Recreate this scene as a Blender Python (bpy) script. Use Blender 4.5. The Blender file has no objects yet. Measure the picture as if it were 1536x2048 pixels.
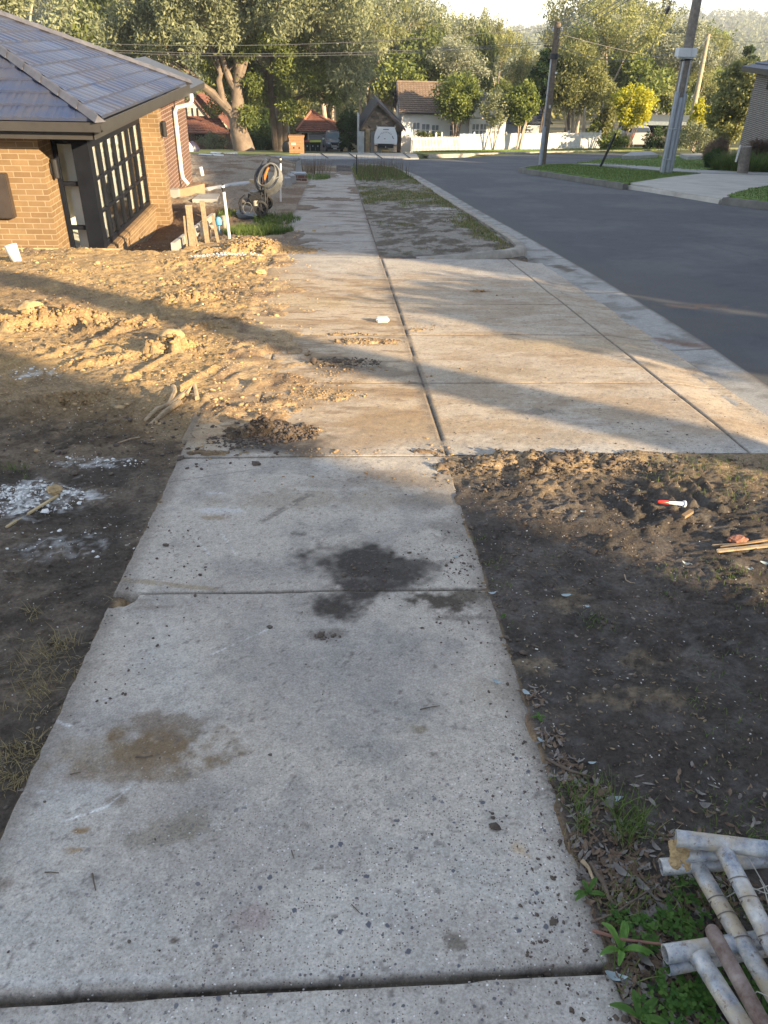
import bpy, bmesh, math, random
import numpy as np
from mathutils import Vector, Matrix
random.seed(7)
RS = np.random.RandomState(11)
S = bpy.context.scene
COL = S.collection
R_ = math.radians

# ------------------------------------------------------------------ camera
F = 1540.0; CX, CY = 768.0, 1024.0
def _cam():
    down = np.array([705-CX, -(3450-CY), -F]); down /= np.linalg.norm(down)
    a = np.array([672-CX, CY-245, -F]); a /= np.linalg.norm(a)
    y = a-down*np.dot(a, down); y /= np.linalg.norm(y)
    sl = math.atan2(np.dot(a, down), np.dot(a, y))
    z = -down; x = np.cross(y, z)
    return np.array([x, y, z]), math.tan(sl), 1.6/math.cos(sl)
RM, SLOPE, CZ = _cam()
CAMP = np.array([0, 0, CZ])
cam = bpy.data.cameras.new('camera'); camo = bpy.data.objects.new('camera', cam); COL.objects.link(camo)
cam.sensor_fit = 'VERTICAL'; cam.sensor_height = 36; cam.sensor_width = 27; cam.lens = F/2048*36
cam.clip_start = 0.05; cam.clip_end = 6000
m4 = Matrix.Identity(4)
for i in range(3):
    for j in range(3): m4[i][j] = RM[i][j]
    m4[i][3] = CAMP[i]
camo.matrix_world = m4
S.camera = camo
S.render.resolution_x, S.render.resolution_y = 768, 1024
# ------------------------------------------------------------------ light
SUN_EL = R_(17); LD = np.array([-0.75, 0.66, 0]); LD /= np.linalg.norm(LD)
ld = Vector((LD[0]*math.cos(SUN_EL), LD[1]*math.cos(SUN_EL), -math.sin(SUN_EL)))
sun = bpy.data.lights.new('sun', 'SUN'); sun.energy = 5.0; sun.angle = R_(0.55); sun.color = (1.0, 0.77, 0.47)
suno = bpy.data.objects.new('sun', sun); COL.objects.link(suno)
suno.rotation_euler = ld.to_track_quat('-Z', 'Y').to_euler(); suno.location = (20, -20, 30)
W = bpy.data.worlds.new('World'); S.world = W; W.use_nodes = True
nt = W.node_tree; nt.nodes.clear()
sky = nt.nodes.new('ShaderNodeTexSky'); sky.sky_type = 'NISHITA'; sky.sun_disc = False
sky.sun_elevation = SUN_EL; sky.sun_rotation = math.atan2(-LD[0], -LD[1]); sky.altitude = 100; sky.dust_density = 0.1; sky.ozone_density = 2.2
hs = nt.nodes.new('ShaderNodeHueSaturation'); hs.inputs['Saturation'].default_value = 0.5
bg = nt.nodes.new('ShaderNodeBackground'); bg.inputs['Strength'].default_value = 0.115
wo = nt.nodes.new('ShaderNodeOutputWorld')
nt.links.new(sky.outputs[0], hs.inputs['Color']); nt.links.new(hs.outputs[0], bg.inputs[0]); nt.links.new(bg.outputs[0], wo.inputs[0])
S.view_settings.view_transform = 'Standard'; S.view_settings.look = 'None'
S.view_settings.exposure = 1.75; S.view_settings.gamma = 1.0
S.cycles.max_bounces = 6; S.cycles.diffuse_bounces = 3; S.cycles.transparent_max_bounces = 6; S.cycles.glossy_bounces = 3
S.cycles.volume_bounces = 0

# ------------------------------------------------------------------ ground height and pixel helpers
def sstep(a, b, v):
    t = np.clip((np.asarray(v, float)-a)/(b-a), 0, 1); return t*t*(3-2*t)
def H(x, y):
    x = np.asarray(x, float); y = np.asarray(y, float)
    z = -SLOPE*np.minimum(y, 36)
    z = z - .115*np.clip(y-36, 0, 34) - .13*np.clip(y-70, 0, 25) - .06*np.clip(y-95, 0, 155)
    z = z + .028*np.clip(x-6, 0, 60)*sstep(45, 66, y)
    return z
def hz(x, y): return float(H(x, y))
def ray(px, py):
    d = RM @ np.array([px-CX, CY-py, -F]); return d/np.linalg.norm(d)
def onY(px, py, Y):
    d = ray(px, py); return CAMP+d*(Y/d[1])
def onX(px, py, X):
    d = ray(px, py); return CAMP+d*(X/d[0])
def G(px, py, off=0.0):
    d = ray(px, py); lo, hi = 0.2, 400.0
    t = None
    Y = 0.3; step = .02
    while Y < 400:
        p = CAMP+d*(Y/d[1])
        if p[2] < H(p[0], p[1])+off: break
        Y *= 1.01
    a, b = Y/1.01, Y
    for i in range(30):
        m = (a+b)/2; p = CAMP+d*(m/d[1])
        if p[2] < H(p[0], p[1])+off: b = m
        else: a = m
    return CAMP+d*(b/d[1])

# ------------------------------------------------------------------ numpy noise
def _h(ix, iy, seed):
    n = (ix.astype(np.int64)*374761393 + iy.astype(np.int64)*668265263 + seed*974711) & 0x7fffffff
    n = ((n ^ (n >> 13))*1274126177) & 0x7fffffff
    n = n ^ (n >> 16)
    return (n & 0xffff)/65535.0
def vn(x, y, seed=0):
    ix = np.floor(x); iy = np.floor(y); fx = x-ix; fy = y-iy
    fx = fx*fx*(3-2*fx); fy = fy*fy*(3-2*fy)
    a = _h(ix, iy, seed); b = _h(ix+1, iy, seed); c = _h(ix, iy+1, seed); d = _h(ix+1, iy+1, seed)
    return (a*(1-fx)+b*fx)*(1-fy)+(c*(1-fx)+d*fx)*fy
def fbm(x, y, s, octv=4, seed=0, gain=.5):
    v = 0; a = 1; t = 0
    for i in range(octv):
        v = v + a*vn(x*s+17.3*i, y*s-9.1*i, seed+i); t += a; a *= gain; s *= 2.03
    return v/t
def ridged(x, y, s, octv=3, seed=0):
    v = 0; a = 1; t = 0
    for i in range(octv):
        v = v+a*(1-np.abs(2*vn(x*s+7*i, y*s+3*i, seed+i)-1)); t += a; a *= .5; s *= 2.1
    return v/t
def blob(x, y, cx, cy, rx, ry, rot=0, seed=1, edge=.5, ns=6.0):
    c, s = math.cos(rot), math.sin(rot)
    u = ((x-cx)*c+(y-cy)*s)/rx; v = (-(x-cx)*s+(y-cy)*c)/ry
    d = np.sqrt(u*u+v*v)*.9+(fbm(x, y, ns/max(min(rx, ry), .02)*.25, 4, seed, .62)-.5)*min(1.5, edge*1.9)
    return 1-sstep(1-edge*.75, 1, d)
def segd(x, y, a, b):
    ax, ay = a; bx, by = b; L = (bx-ax)**2+(by-ay)**2
    t = np.clip(((x-ax)*(bx-ax)+(y-ay)*(by-ay))/L, 0, 1)
    return np.hypot(x-ax-t*(bx-ax), y-ay-t*(by-ay))

# ------------------------------------------------------------------ materials
def newmat(name):
    m = bpy.data.materials.new(name); m.use_nodes = True
    n = m.node_tree; b = n.nodes['Principled BSDF']
    return m, n, b
def N(n, t, **k):
    o = n.nodes.new(t)
    for a, v in k.items():
        if a in o.inputs: o.inputs[a].default_value = v
        else: setattr(o, a, v)
    return o
def mixc(n, fac, a, b, mode='MIX'):
    o = n.nodes.new('ShaderNodeMix'); o.data_type = 'RGBA'; o.blend_type = mode
    for s, v in ((0, fac), (6, a), (7, b)):
        if hasattr(v, 'node'): n.links.new(v, o.inputs[s])
        else: o.inputs[s].default_value = v if s == 0 else (tuple(v)+(1,) if len(v) == 3 else v)
    return o.outputs[2]
def noise(n, scale, detail=4, rough=.6, vec=None, out=0):
    o = N(n, 'ShaderNodeTexNoise'); o.inputs['Scale'].default_value = scale; o.inputs['Detail'].default_value = detail; o.inputs['Roughness'].default_value = rough
    if vec is not None: n.links.new(vec, o.inputs['Vector'])
    return o.outputs[out]
def ramp(n, v, stops):
    o = N(n, 'ShaderNodeValToRGB'); e = o.color_ramp.elements
    while len(e) < len(stops): e.new(.5)
    for i, (p, c) in enumerate(stops):
        e[i].position = p; e[i].color = tuple(c)+(1,) if hasattr(c, '__len__') else (c, c, c, 1)
    n.links.new(v, o.inputs[0]); return o.outputs[0]
def bump(n, b, h, strength=.5, dist=.01):
    o = N(n, 'ShaderNodeBump'); o.inputs['Strength'].default_value = strength; o.inputs['Distance'].default_value = dist
    n.links.new(h, o.inputs['Height']); n.links.new(o.outputs[0], b.inputs['Normal'])
def objc(n):
    return N(n, 'ShaderNodeTexCoord').outputs['Object']
MC = {}
def M(name, col, rough=.6, var=.25, scale=8, metal=0, bmp=.3, dist=.004, spec=None, col2=None, detail=5):
    """mottled surface: base colour varied by noise, with relief"""
    if name in MC: return MC[name]
    m, n, b = newmat(name); v = objc(n)
    f = noise(n, scale, detail, .65, v)
    c2 = col2 if col2 else tuple(max(0, c*(1-var)) for c in col); c1 = tuple(min(1, c*(1+var)) for c in col)
    c = ramp(n, f, [(.3, c2), (.7, c1)])
    n.links.new(c, b.inputs['Base Color'])
    b.inputs['Roughness'].default_value = rough; b.inputs['Metallic'].default_value = metal
    if spec is not None: b.inputs['Specular IOR Level'].default_value = spec
    if bmp: bump(n, b, noise(n, scale*6, 4, .7, v), bmp, dist)
    MC[name] = m; return m
def brickmat(name, c1, c2, mortar, w=.24, h=.086, ms=.011):
    m, n, b = newmat(name); v = objc(n)
    sp = N(n, 'ShaderNodeSeparateXYZ'); n.links.new(v, sp.inputs[0])
    ad = N(n, 'ShaderNodeMath', operation='ADD'); n.links.new(sp.outputs[0], ad.inputs[0]); n.links.new(sp.outputs[1], ad.inputs[1])
    cb = N(n, 'ShaderNodeCombineXYZ'); n.links.new(ad.outputs[0], cb.inputs[0]); n.links.new(sp.outputs[2], cb.inputs[1])
    t = N(n, 'ShaderNodeTexBrick'); n.links.new(cb.outputs[0], t.inputs['Vector'])
    t.inputs['Scale'].default_value = 1; t.inputs['Brick Width'].default_value = w; t.inputs['Row Height'].default_value = h
    t.inputs['Mortar Size'].default_value = ms; t.inputs['Mortar Smooth'].default_value = .2; t.inputs['Bias'].default_value = 0
    t.inputs['Color1'].default_value = c1+(1,); t.inputs['Color2'].default_value = c2+(1,); t.inputs['Mortar'].default_value = mortar+(1,)
    f = noise(n, 5, 5, .7, v); c = mixc(n, .55, t.outputs[0], ramp(n, f, [(.3, .55), (.7, 1.0)]), 'MULTIPLY')
    n.links.new(c, b.inputs['Base Color']); b.inputs['Roughness'].default_value = .85
    iv = N(n, 'ShaderNodeMath', operation='SUBTRACT'); iv.inputs[0].default_value = 1; n.links.new(t.outputs['Fac'], iv.inputs[1])
    bump(n, b, iv.outputs[0], .6, .006)
    return m
def attrmat(name, rough=.9, fine=90, amt=.35, specks=None, bd=.006, bs=.7, spec=.3, stones=None, coarse=None):
    """base colour from the mesh's own 'alb' attribute plus fine procedural grain"""
    m, n, b = newmat(name); v = objc(n)
    a = N(n, 'ShaderNodeAttribute', attribute_name='alb')
    f = noise(n, fine, 6, .75, v)
    c = mixc(n, 1, a.outputs['Color'], ramp(n, f, [(.28, 1-amt), (.72, 1+amt)]), 'MULTIPLY')
    if coarse:
        c = mixc(n, 1, c, ramp(n, noise(n, coarse[0], 5, .7, v), [(.3, 1-coarse[1]), (.7, 1+coarse[1])]), 'MULTIPLY')
    for (sc, th, colr, amount) in (stones or []):
        vo = N(n, 'ShaderNodeTexVoronoi', feature='F1'); vo.inputs['Scale'].default_value = sc; vo.inputs['Randomness'].default_value = 1
        wv = N(n, 'ShaderNodeVectorMath', operation='ADD'); ns = noise(n, sc*1.3, 2, .5, v, 1)
        sc2 = N(n, 'ShaderNodeVectorMath', operation='SCALE'); sc2.inputs['Scale'].default_value = .7/sc; n.links.new(ns, sc2.inputs[0])
        n.links.new(v, wv.inputs[0]); n.links.new(sc2.outputs[0], wv.inputs[1]); n.links.new(wv.outputs[0], vo.inputs['Vector'])
        k = ramp(n, vo.outputs['Distance'], [(th*.75, 1), (th, 0)])
        sel = N(n, 'ShaderNodeMath', operation='GREATER_THAN'); sel.inputs[1].default_value = amount
        sp = N(n, 'ShaderNodeSeparateColor'); n.links.new(vo.outputs['Color'], sp.inputs[0]); n.links.new(sp.outputs[0], sel.inputs[0])
        mu = N(n, 'ShaderNodeMath', operation='MULTIPLY'); n.links.new(k, mu.inputs[0]); n.links.new(sel.outputs[0], mu.inputs[1])
        at = N(n, 'ShaderNodeAttribute', attribute_name='agg')
        mu2 = N(n, 'ShaderNodeMath', operation='MULTIPLY'); n.links.new(mu.outputs[0], mu2.inputs[0]); n.links.new(at.outputs['Fac'], mu2.inputs[1])
        c = mixc(n, mu2.outputs[0], c, colr)
    n.links.new(c, b.inputs['Base Color']); b.inputs['Roughness'].default_value = rough; b.inputs['Specular IOR Level'].default_value = spec
    bump(n, b, f, bs, bd)
    return m
def leafmat(name, c1, c2, trans=.35, scale=.9):
    m, n, b = newmat(name)
    a = N(n, 'ShaderNodeAttribute', attribute_name='var')
    oi = N(n, 'ShaderNodeObjectInfo')
    c = mixc(n, a.outputs['Fac'], c1, c2)
    h = N(n, 'ShaderNodeHueSaturation'); mr = N(n, 'ShaderNodeMapRange'); mr.inputs['To Min'].default_value = .75; mr.inputs['To Max'].default_value = 1.25
    n.links.new(oi.outputs['Random'], mr.inputs['Value']); n.links.new(mr.outputs[0], h.inputs['Value']); n.links.new(c, h.inputs['Color'])
    b.inputs['Roughness'].default_value = .55; b.inputs['Specular IOR Level'].default_value = .25
    n.links.new(h.outputs[0], b.inputs['Base Color'])
    tr = N(n, 'ShaderNodeBsdfTranslucent'); n.links.new(h.outputs[0], tr.inputs['Color'])
    mx = N(n, 'ShaderNodeMixShader'); mx.inputs[0].default_value = trans
    n.links.new(b.outputs[0], mx.inputs[1]); n.links.new(tr.outputs[0], mx.inputs[2])
    n.links.new(mx.outputs[0], n.nodes['Material Output'].inputs['Surface'])
    return m
def glassmat(name, tint=(.85, .9, .9), refl=.10):
    m, n, b = newmat(name)
    g = N(n, 'ShaderNodeBsdfGlossy'); g.inputs['Roughness'].default_value = .02
    t = N(n, 'ShaderNodeBsdfTransparent'); t.inputs[0].default_value = tint+(1,)
    fr = N(n, 'ShaderNodeFresnel'); fr.inputs[0].default_value = 1.28
    ad = N(n, 'ShaderNodeMath', operation='ADD'); ad.inputs[1].default_value = refl; ad.use_clamp = True; hv = N(n, 'ShaderNodeMath', operation='MULTIPLY'); hv.inputs[1].default_value = .55; n.links.new(fr.outputs[0], hv.inputs[0]); n.links.new(hv.outputs[0], ad.inputs[0])
    mx = N(n, 'ShaderNodeMixShader'); n.links.new(ad.outputs[0], mx.inputs[0]); n.links.new(t.outputs[0], mx.inputs[1]); n.links.new(g.outputs[0], mx.inputs[2])
    n.links.new(mx.outputs[0], n.nodes['Material Output'].inputs['Surface'])
    return m

# ------------------------------------------------------------------ mesh builder
class MB:
    def __init__(s): s.v = []; s.f = []
    def add(s, vs, fs):
        o = len(s.v); s.v += [tuple(map(float, v)) for v in vs]; s.f += [tuple(i+o for i in f) for f in fs]; return s
    def box(s, c, d, rz=0, rx=0, ry=0, bev=0):
        hx, hy, h2 = d[0]/2, d[1]/2, d[2]/2
        M_ = Matrix.Rotation(rz, 3, 'Z') @ Matrix.Rotation(ry, 3, 'Y') @ Matrix.Rotation(rx, 3, 'X')
        if bev <= 0:
            vs = [M_ @ Vector((x, y, z)) + Vector(c) for z in (-h2, h2) for x, y in ((-hx, -hy), (hx, -hy), (hx, hy), (-hx, hy))]
            return s.add(vs, [(0, 3, 2, 1), (4, 5, 6, 7), (0, 1, 5, 4), (1, 2, 6, 5), (2, 3, 7, 6), (3, 0, 4, 7)])
        bm = bmesh.new(); bmesh.ops.create_cube(bm, size=1)
        for v in bm.verts: v.co = Vector((v.co.x*d[0], v.co.y*d[1], v.co.z*d[2]))
        bmesh.ops.bevel(bm, geom=bm.edges[:], offset=bev, segments=2, affect='EDGES')
        bm.verts.index_update()
        s.add([M_ @ v.co + Vector(c) for v in bm.verts], [[v.index for v in f.verts] for f in bm.faces]); bm.free(); return s
    def b2(s, a, b):
        return s.box([(a[i]+b[i])/2 for i in range(3)], [abs(b[i]-a[i]) for i in range(3)])
    def tube(s, pts, rad, n=8, caps=True, jit=0, sd=0):
        pts = [Vector(p) for p in pts]; k = len(pts)
        if not hasattr(rad, '__len__'): rad = [rad]*k
        rg = random.Random(sd); rings = []; up = None
        for i, p in enumerate(pts):
            t = (pts[min(i+1, k-1)]-pts[max(i-1, 0)]).normalized()
            if up is None:
                up = Vector((0, 0, 1)) if abs(t.z) < .9 else Vector((1, 0, 0))
            u = t.cross(up).normalized(); w = u.cross(t).normalized(); up = w
            rings.append([p+(u*math.cos(2*math.pi*j/n)+w*math.sin(2*math.pi*j/n))*rad[i]*(1+rg.uniform(-jit, jit)) for j in range(n)])
        vs = [v for r in rings for v in r]
        fs = [(i*n+j, i*n+(j+1) % n, (i+1)*n+(j+1) % n, (i+1)*n+j) for i in range(k-1) for j in range(n)]
        if caps: fs += [tuple(range(n-1, -1, -1)), tuple((k-1)*n+j for j in range(n))]
        return s.add(vs, fs)
    def lathe(s, c, prof, n=16, axis='Z'):
        vs = []
        for r, h in prof:
            for j in range(n):
                a = 2*math.pi*j/n; x, y = r*math.cos(a), r*math.sin(a)
                p = (x, y, h) if axis == 'Z' else ((h, x, y) if axis == 'X' else (x, h, y))
                vs.append((c[0]+p[0], c[1]+p[1], c[2]+p[2]))
        k = len(prof)
        fs = [(i*n+j, i*n+(j+1) % n, (i+1)*n+(j+1) % n, (i+1)*n+j) for i in range(k-1) for j in range(n)]
        fs += [tuple(range(n-1, -1, -1)), tuple((k-1)*n+j for j in range(n))]
        return s.add(vs, fs)
    def loft(s, secs):
        """closed sections (lists of points, same count) joined and capped"""
        n = len(secs[0]); vs = [p for q in secs for p in q]; k = len(secs)
        fs = [(i*n+j, i*n+(j+1) % n, (i+1)*n+(j+1) % n, (i+1)*n+j) for i in range(k-1) for j in range(n)]
        fs += [tuple(range(n-1, -1, -1)), tuple((k-1)*n+j for j in range(n))]
        return s.add(vs, fs)
    def xform(s, mat):
        s.v = [tuple(mat @ Vector(v)) for v in s.v]; return s
def wloc(p):
    o = Vector((0, 0, 0))
    while p: o += p.location; p = p.parent
    return o
def obj(name, mb, mat, parent=None, smooth=False, origin=None):
    """one mesh object; vertices are given in world coordinates"""
    v = np.array(mb.v, dtype=float)
    if parent is None:
        lo, hi = v.min(0), v.max(0)
        org = np.array(origin, float) if origin is not None else np.array([(lo[0]+hi[0])/2, (lo[1]+hi[1])/2, lo[2]])
        loc = org
    else:
        org = np.array(wloc(parent)); loc = np.zeros(3)
    me = bpy.data.meshes.new(name); me.from_pydata([tuple(p) for p in v-org], [], mb.f)
    bm = bmesh.new(); bm.from_mesh(me); bmesh.ops.recalc_face_normals(bm, faces=bm.faces); bm.to_mesh(me); bm.free()
    if smooth:
        me.polygons.foreach_set('use_smooth', [True]*len(me.polygons))
        try: me.set_sharp_from_angle(angle=R_(40))
        except Exception: pass
    me.materials.append(mat)
    o = bpy.data.objects.new(name, me); COL.objects.link(o); o.location = Vector(loc)
    if parent: o.parent = parent
    return o
def tag(o, label=None, cat=None, group=None, kind=None):
    if label: o['label'] = label
    if cat: o['category'] = cat
    if group: o['group'] = group
    if kind: o['kind'] = kind
    return o
def thing(name, label, cat, loc, group=None):
    o = bpy.data.objects.new(name, None); COL.objects.link(o); o.location = Vector([float(q) for q in loc]); o.empty_display_size = .2
    return tag(o, label, cat, group)
def copytree(r, loc=None, rz=None, sc=None, label=None, parent=None):
    c = r.copy(); COL.objects.link(c)
    if parent: c.parent = parent
    if loc is not None: c.location = Vector([float(q) for q in loc])
    if rz is not None: c.rotation_euler = (0, 0, rz)
    if sc is not None: c.scale = (sc,)*3 if not hasattr(sc, '__len__') else sc
    if label: c['label'] = label
    for ch in [q for q in bpy.data.objects if q.parent == r]: copytree(ch, parent=c)
    return c
def npmesh(name, V, Fq, mat, attrs=None, smooth=False, parent=None, loc=(0, 0, 0), kind=None):
    me = bpy.data.meshes.new(name); V = np.asarray(V, np.float32); Fq = np.asarray(Fq, np.int32); k = Fq.shape[1]
    me.vertices.add(len(V)); me.vertices.foreach_set('co', V.ravel())
    me.loops.add(Fq.size); me.loops.foreach_set('vertex_index', Fq.ravel())
    me.polygons.add(len(Fq)); me.polygons.foreach_set('loop_start', np.arange(0, Fq.size, k, dtype=np.int32))
    if smooth: me.polygons.foreach_set('use_smooth', np.ones(len(Fq), bool))
    me.update(calc_edges=True)
    for a, arr in (attrs or {}).items():
        if arr.ndim == 2:
            at = me.attributes.new(a, 'FLOAT_COLOR', 'POINT'); c = np.ones((len(V), 4), np.float32); c[:, :3] = arr; at.data.foreach_set('color', c.ravel())
        else:
            at = me.attributes.new(a, 'FLOAT', 'POINT'); at.data.foreach_set('value', arr.astype(np.float32).ravel())
    me.materials.append(mat)
    o = bpy.data.objects.new(name, me); COL.objects.link(o); o.location = Vector([float(q) for q in loc])
    if parent: o.parent = parent
    if kind: o['kind'] = kind
    return o
def gridmesh(name, xs, ys, zf, mat, colf=None, aggf=None, mask=None):
    X, Y = np.meshgrid(xs, ys); Z = zf(X, Y); n, m = len(xs), len(ys)
    V = np.stack([X.ravel(), Y.ravel(), Z.ravel()], 1)
    i = np.arange(n*m).reshape(m, n)
    Fq = np.stack([i[:-1, :-1].ravel(), i[:-1, 1:].ravel(), i[1:, 1:].ravel(), i[1:, :-1].ravel()], 1)
    if mask is not None:
        xc = (X[:-1, :-1]+X[1:, 1:]).ravel()/2; yc = (Y[:-1, :-1]+Y[1:, 1:]).ravel()/2
        Fq = Fq[mask(xc, yc)]
    at = {}
    if colf is not None: at['alb'] = colf(X, Y, Z).reshape(-1, 3)
    if aggf is not None: at['agg'] = aggf(X, Y).ravel()
    return npmesh(name, V, Fq, mat, at, True, kind='structure')
def lerp3(a, b, t):
    a = np.asarray(a, float); b = np.asarray(b, float); return a*(1-t[..., None])+b*t[..., None]

# common materials
HAZE = .00036
NB1, NB2 = 6.6, 9.5       # wall-top heights of the houses added across the street for their shade
m_black = M('black_plastic', (.018, .019, .022), .45, .3, 20, bmp=.1)
m_galv = M('galvanised_steel', (.42, .43, .45), .45, .25, 14, metal=.6, bmp=.25, dist=.002)
m_wood = M('weathered_timber', (.30, .23, .15), .85, .35, 30, bmp=.6)
m_white = M('white_plastic', (.72, .72, .70), .4, .08, 6, bmp=.1)
m_conc = M('plain_concrete', (.36, .34, .31), .9, .2, 12, bmp=.5)

# ================================================================== GROUND
PL, PR = -0.86, 0.58                    # footpath edges
DY0, DY1 = 3.65, 10.45                  # driveway crossing
def xe(y):                              # asphalt's left edge
    return np.interp(y, [0, 5, 6.3, 9.4, 13.6, 18, 24, 29, 32, 33.5, 34.6, 35.2], [3.05, 3.08, 3.16, 3.2, 3.14, 3.05, 3.0, 2.93, 2.75, 2.3, 1.2, -1.0])
RKP = [G(1536, 420), G(1440, 405), G(1350, 392), G(1250, 378), G(1170, 363), G(1100, 352), G(1060, 345), G(1040, 341), G(1055, 337), G(1110, 332), G(1200, 326)]
RKX = [p[0] for p in RKP[:8]]; RKY = [p[1] for p in RKP[:8]]
def xr(y): return np.interp(y, [-5]+RKY, [11.5]+RKX)
def p2(px, py): q = G(px, py); return (q[0], q[1])
# relief: (px, py, rx, ry, rot, height, clump)
BUMPS = []
def bp(px, py, rx, ry, h, clump=.5, rot=0): q = G(px, py); BUMPS.append((q[0], q[1], rx, ry, rot, h, clump))
for a in ((20, 652, .5, .16, .09, 1), (140, 640, .38, .15, .10, 1), (240, 655, .34, .13, .07, 1), (330, 640, .3, .1, .03, .8),
          (342, 705, .20, .13, .10, 1), (410, 660, .22, .10, .05, .9), (380, 600, .42, .14, .07, .9), (320, 568, .5, .12, .04, .7), (440, 575, .3, .1, .04, .7),
          (225, 720, .32, .09, .05, 1), (140, 800, .36, .10, .05, 1), (40, 815, .3, .12, .03, 1), (500, 500, .55, .45, .13, .9), (590, 500, .4, .3, .05, .8), (430, 520, .7, .3, .05, .7),
          (120, 545, .6, .2, .03, .5), (565, 862, .16, .13, .035, .9), (740, 680, .28, .10, .012, 1), (620, 790, .36, .14, .015, 1), (700, 735, .26, .14, .008, .7), (440, 800, .3, .2, .02, 1),
          (1000, 925, .28, .10, .03, 1), (1120, 925, .32, .12, .035, 1), (1250, 915, .3, .09, .02, .9), (1400, 940, .4, .14, .01, 1),
          (1225, 1090, .07, .12, .018, 1), (1345, 1040, .2, .07, .02, 1), (1080, 970, .3, .12, .015, 1), (1130, 1190, .09, .07, .012, .8), (1170, 1235, .06, .05, .02, 1), (1280, 1310, .10, .05, .012, .8), (1320, 1400, .14, .05, .01, .8),
          (60, 970, .3, .2, .02, .6), (15, 930, .16, .12, .06, .8), (230, 1290, .12, .1, -.01, .3)):
    bp(*a[:6], a[6] if len(a) > 6 else .5)
TREAD = [((1290, 968), (1350, 1012)), ((1330, 960), (1385, 1010)), ((1262, 985), (1310, 1020)), ((1365, 958), (1420, 1010)), ((1405, 965), (1440, 1020)), ((1235, 1000), (1275, 1030)),
         ((10, 735), (120, 700)), ((60, 760), (180, 705)), ((180, 690), (300, 640)), ((110, 700), (260, 660)), ((250, 760), (380, 700)), ((330, 800), (430, 740))]
TREAD = [(p2(*a), p2(*b)) for a, b in TREAD]
def slabin(x, y):
    """signed distance inside the paved areas (positive inside)"""
    a = np.minimum(np.minimum(x-PL, PR-x), 30.5-y)
    b = np.minimum(np.minimum(x-PL, 3.0-x), np.minimum(y-DY0, DY1-y))
    return np.maximum(a, b)
def cover(x, y):
    """loose soil lying on the paving, metres"""
    n = fbm(x, y, 9, 4, 50); n2 = fbm(x, y, 2.2, 4, 51); c = np.zeros_like(x)-.012
    # left lot soil spilling over the crossing
    e = sstep(-.2, -1.0, x+(n2-.5)*1.5)*sstep(DY0+.15, DY0+.9, y)*sstep(13.2, 11.2, y)
    c = c+.05*e*(n*1.25)
    for (px, py, rx, ry, a) in ((565, 862, .2, .15, .03), (500, 865, .16, .1, .03), (740, 682, .3, .12, .016), (690, 668, .25, .06, .014), (640, 790, .34, .15, .017), (520, 820, .3, .18, .022), (900, 935, .10, .07, .02),
                                (600, 760, .3, .12, .012), (860, 905, .12, .05, .012), (700, 905, .5, .05, .008), (410, 905, .25, .05, .015), (960, 582, .10, .07, .016), (680, 725, .25, .14, .012), (850, 660, .15, .08, .013), (480, 700, .25, .25, .012)):
        q = p2(px, py); c = c+a*1.5*blob(x, y, q[0], q[1], rx, ry, 0, 60, .8)*(.35+n)
    # far path: soil drifts across
    for (px, py, rx, ry, a) in ((680, 398, .8, .5, .02), (600, 415, .4, .8, .025), (590, 372, .5, 1.5, .03), (650, 352, .5, 2., .02), (715, 380, .35, 1.5, .02), (585, 470, .2, .8, .02), (610, 500, .4, .3, .012), (690, 345, .4, 2, .025)):
        q = p2(px, py); c = c+a*1.4*blob(x, y, q[0], q[1], rx, ry, 0, 61, .8)*(.35+n)
    return c
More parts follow.
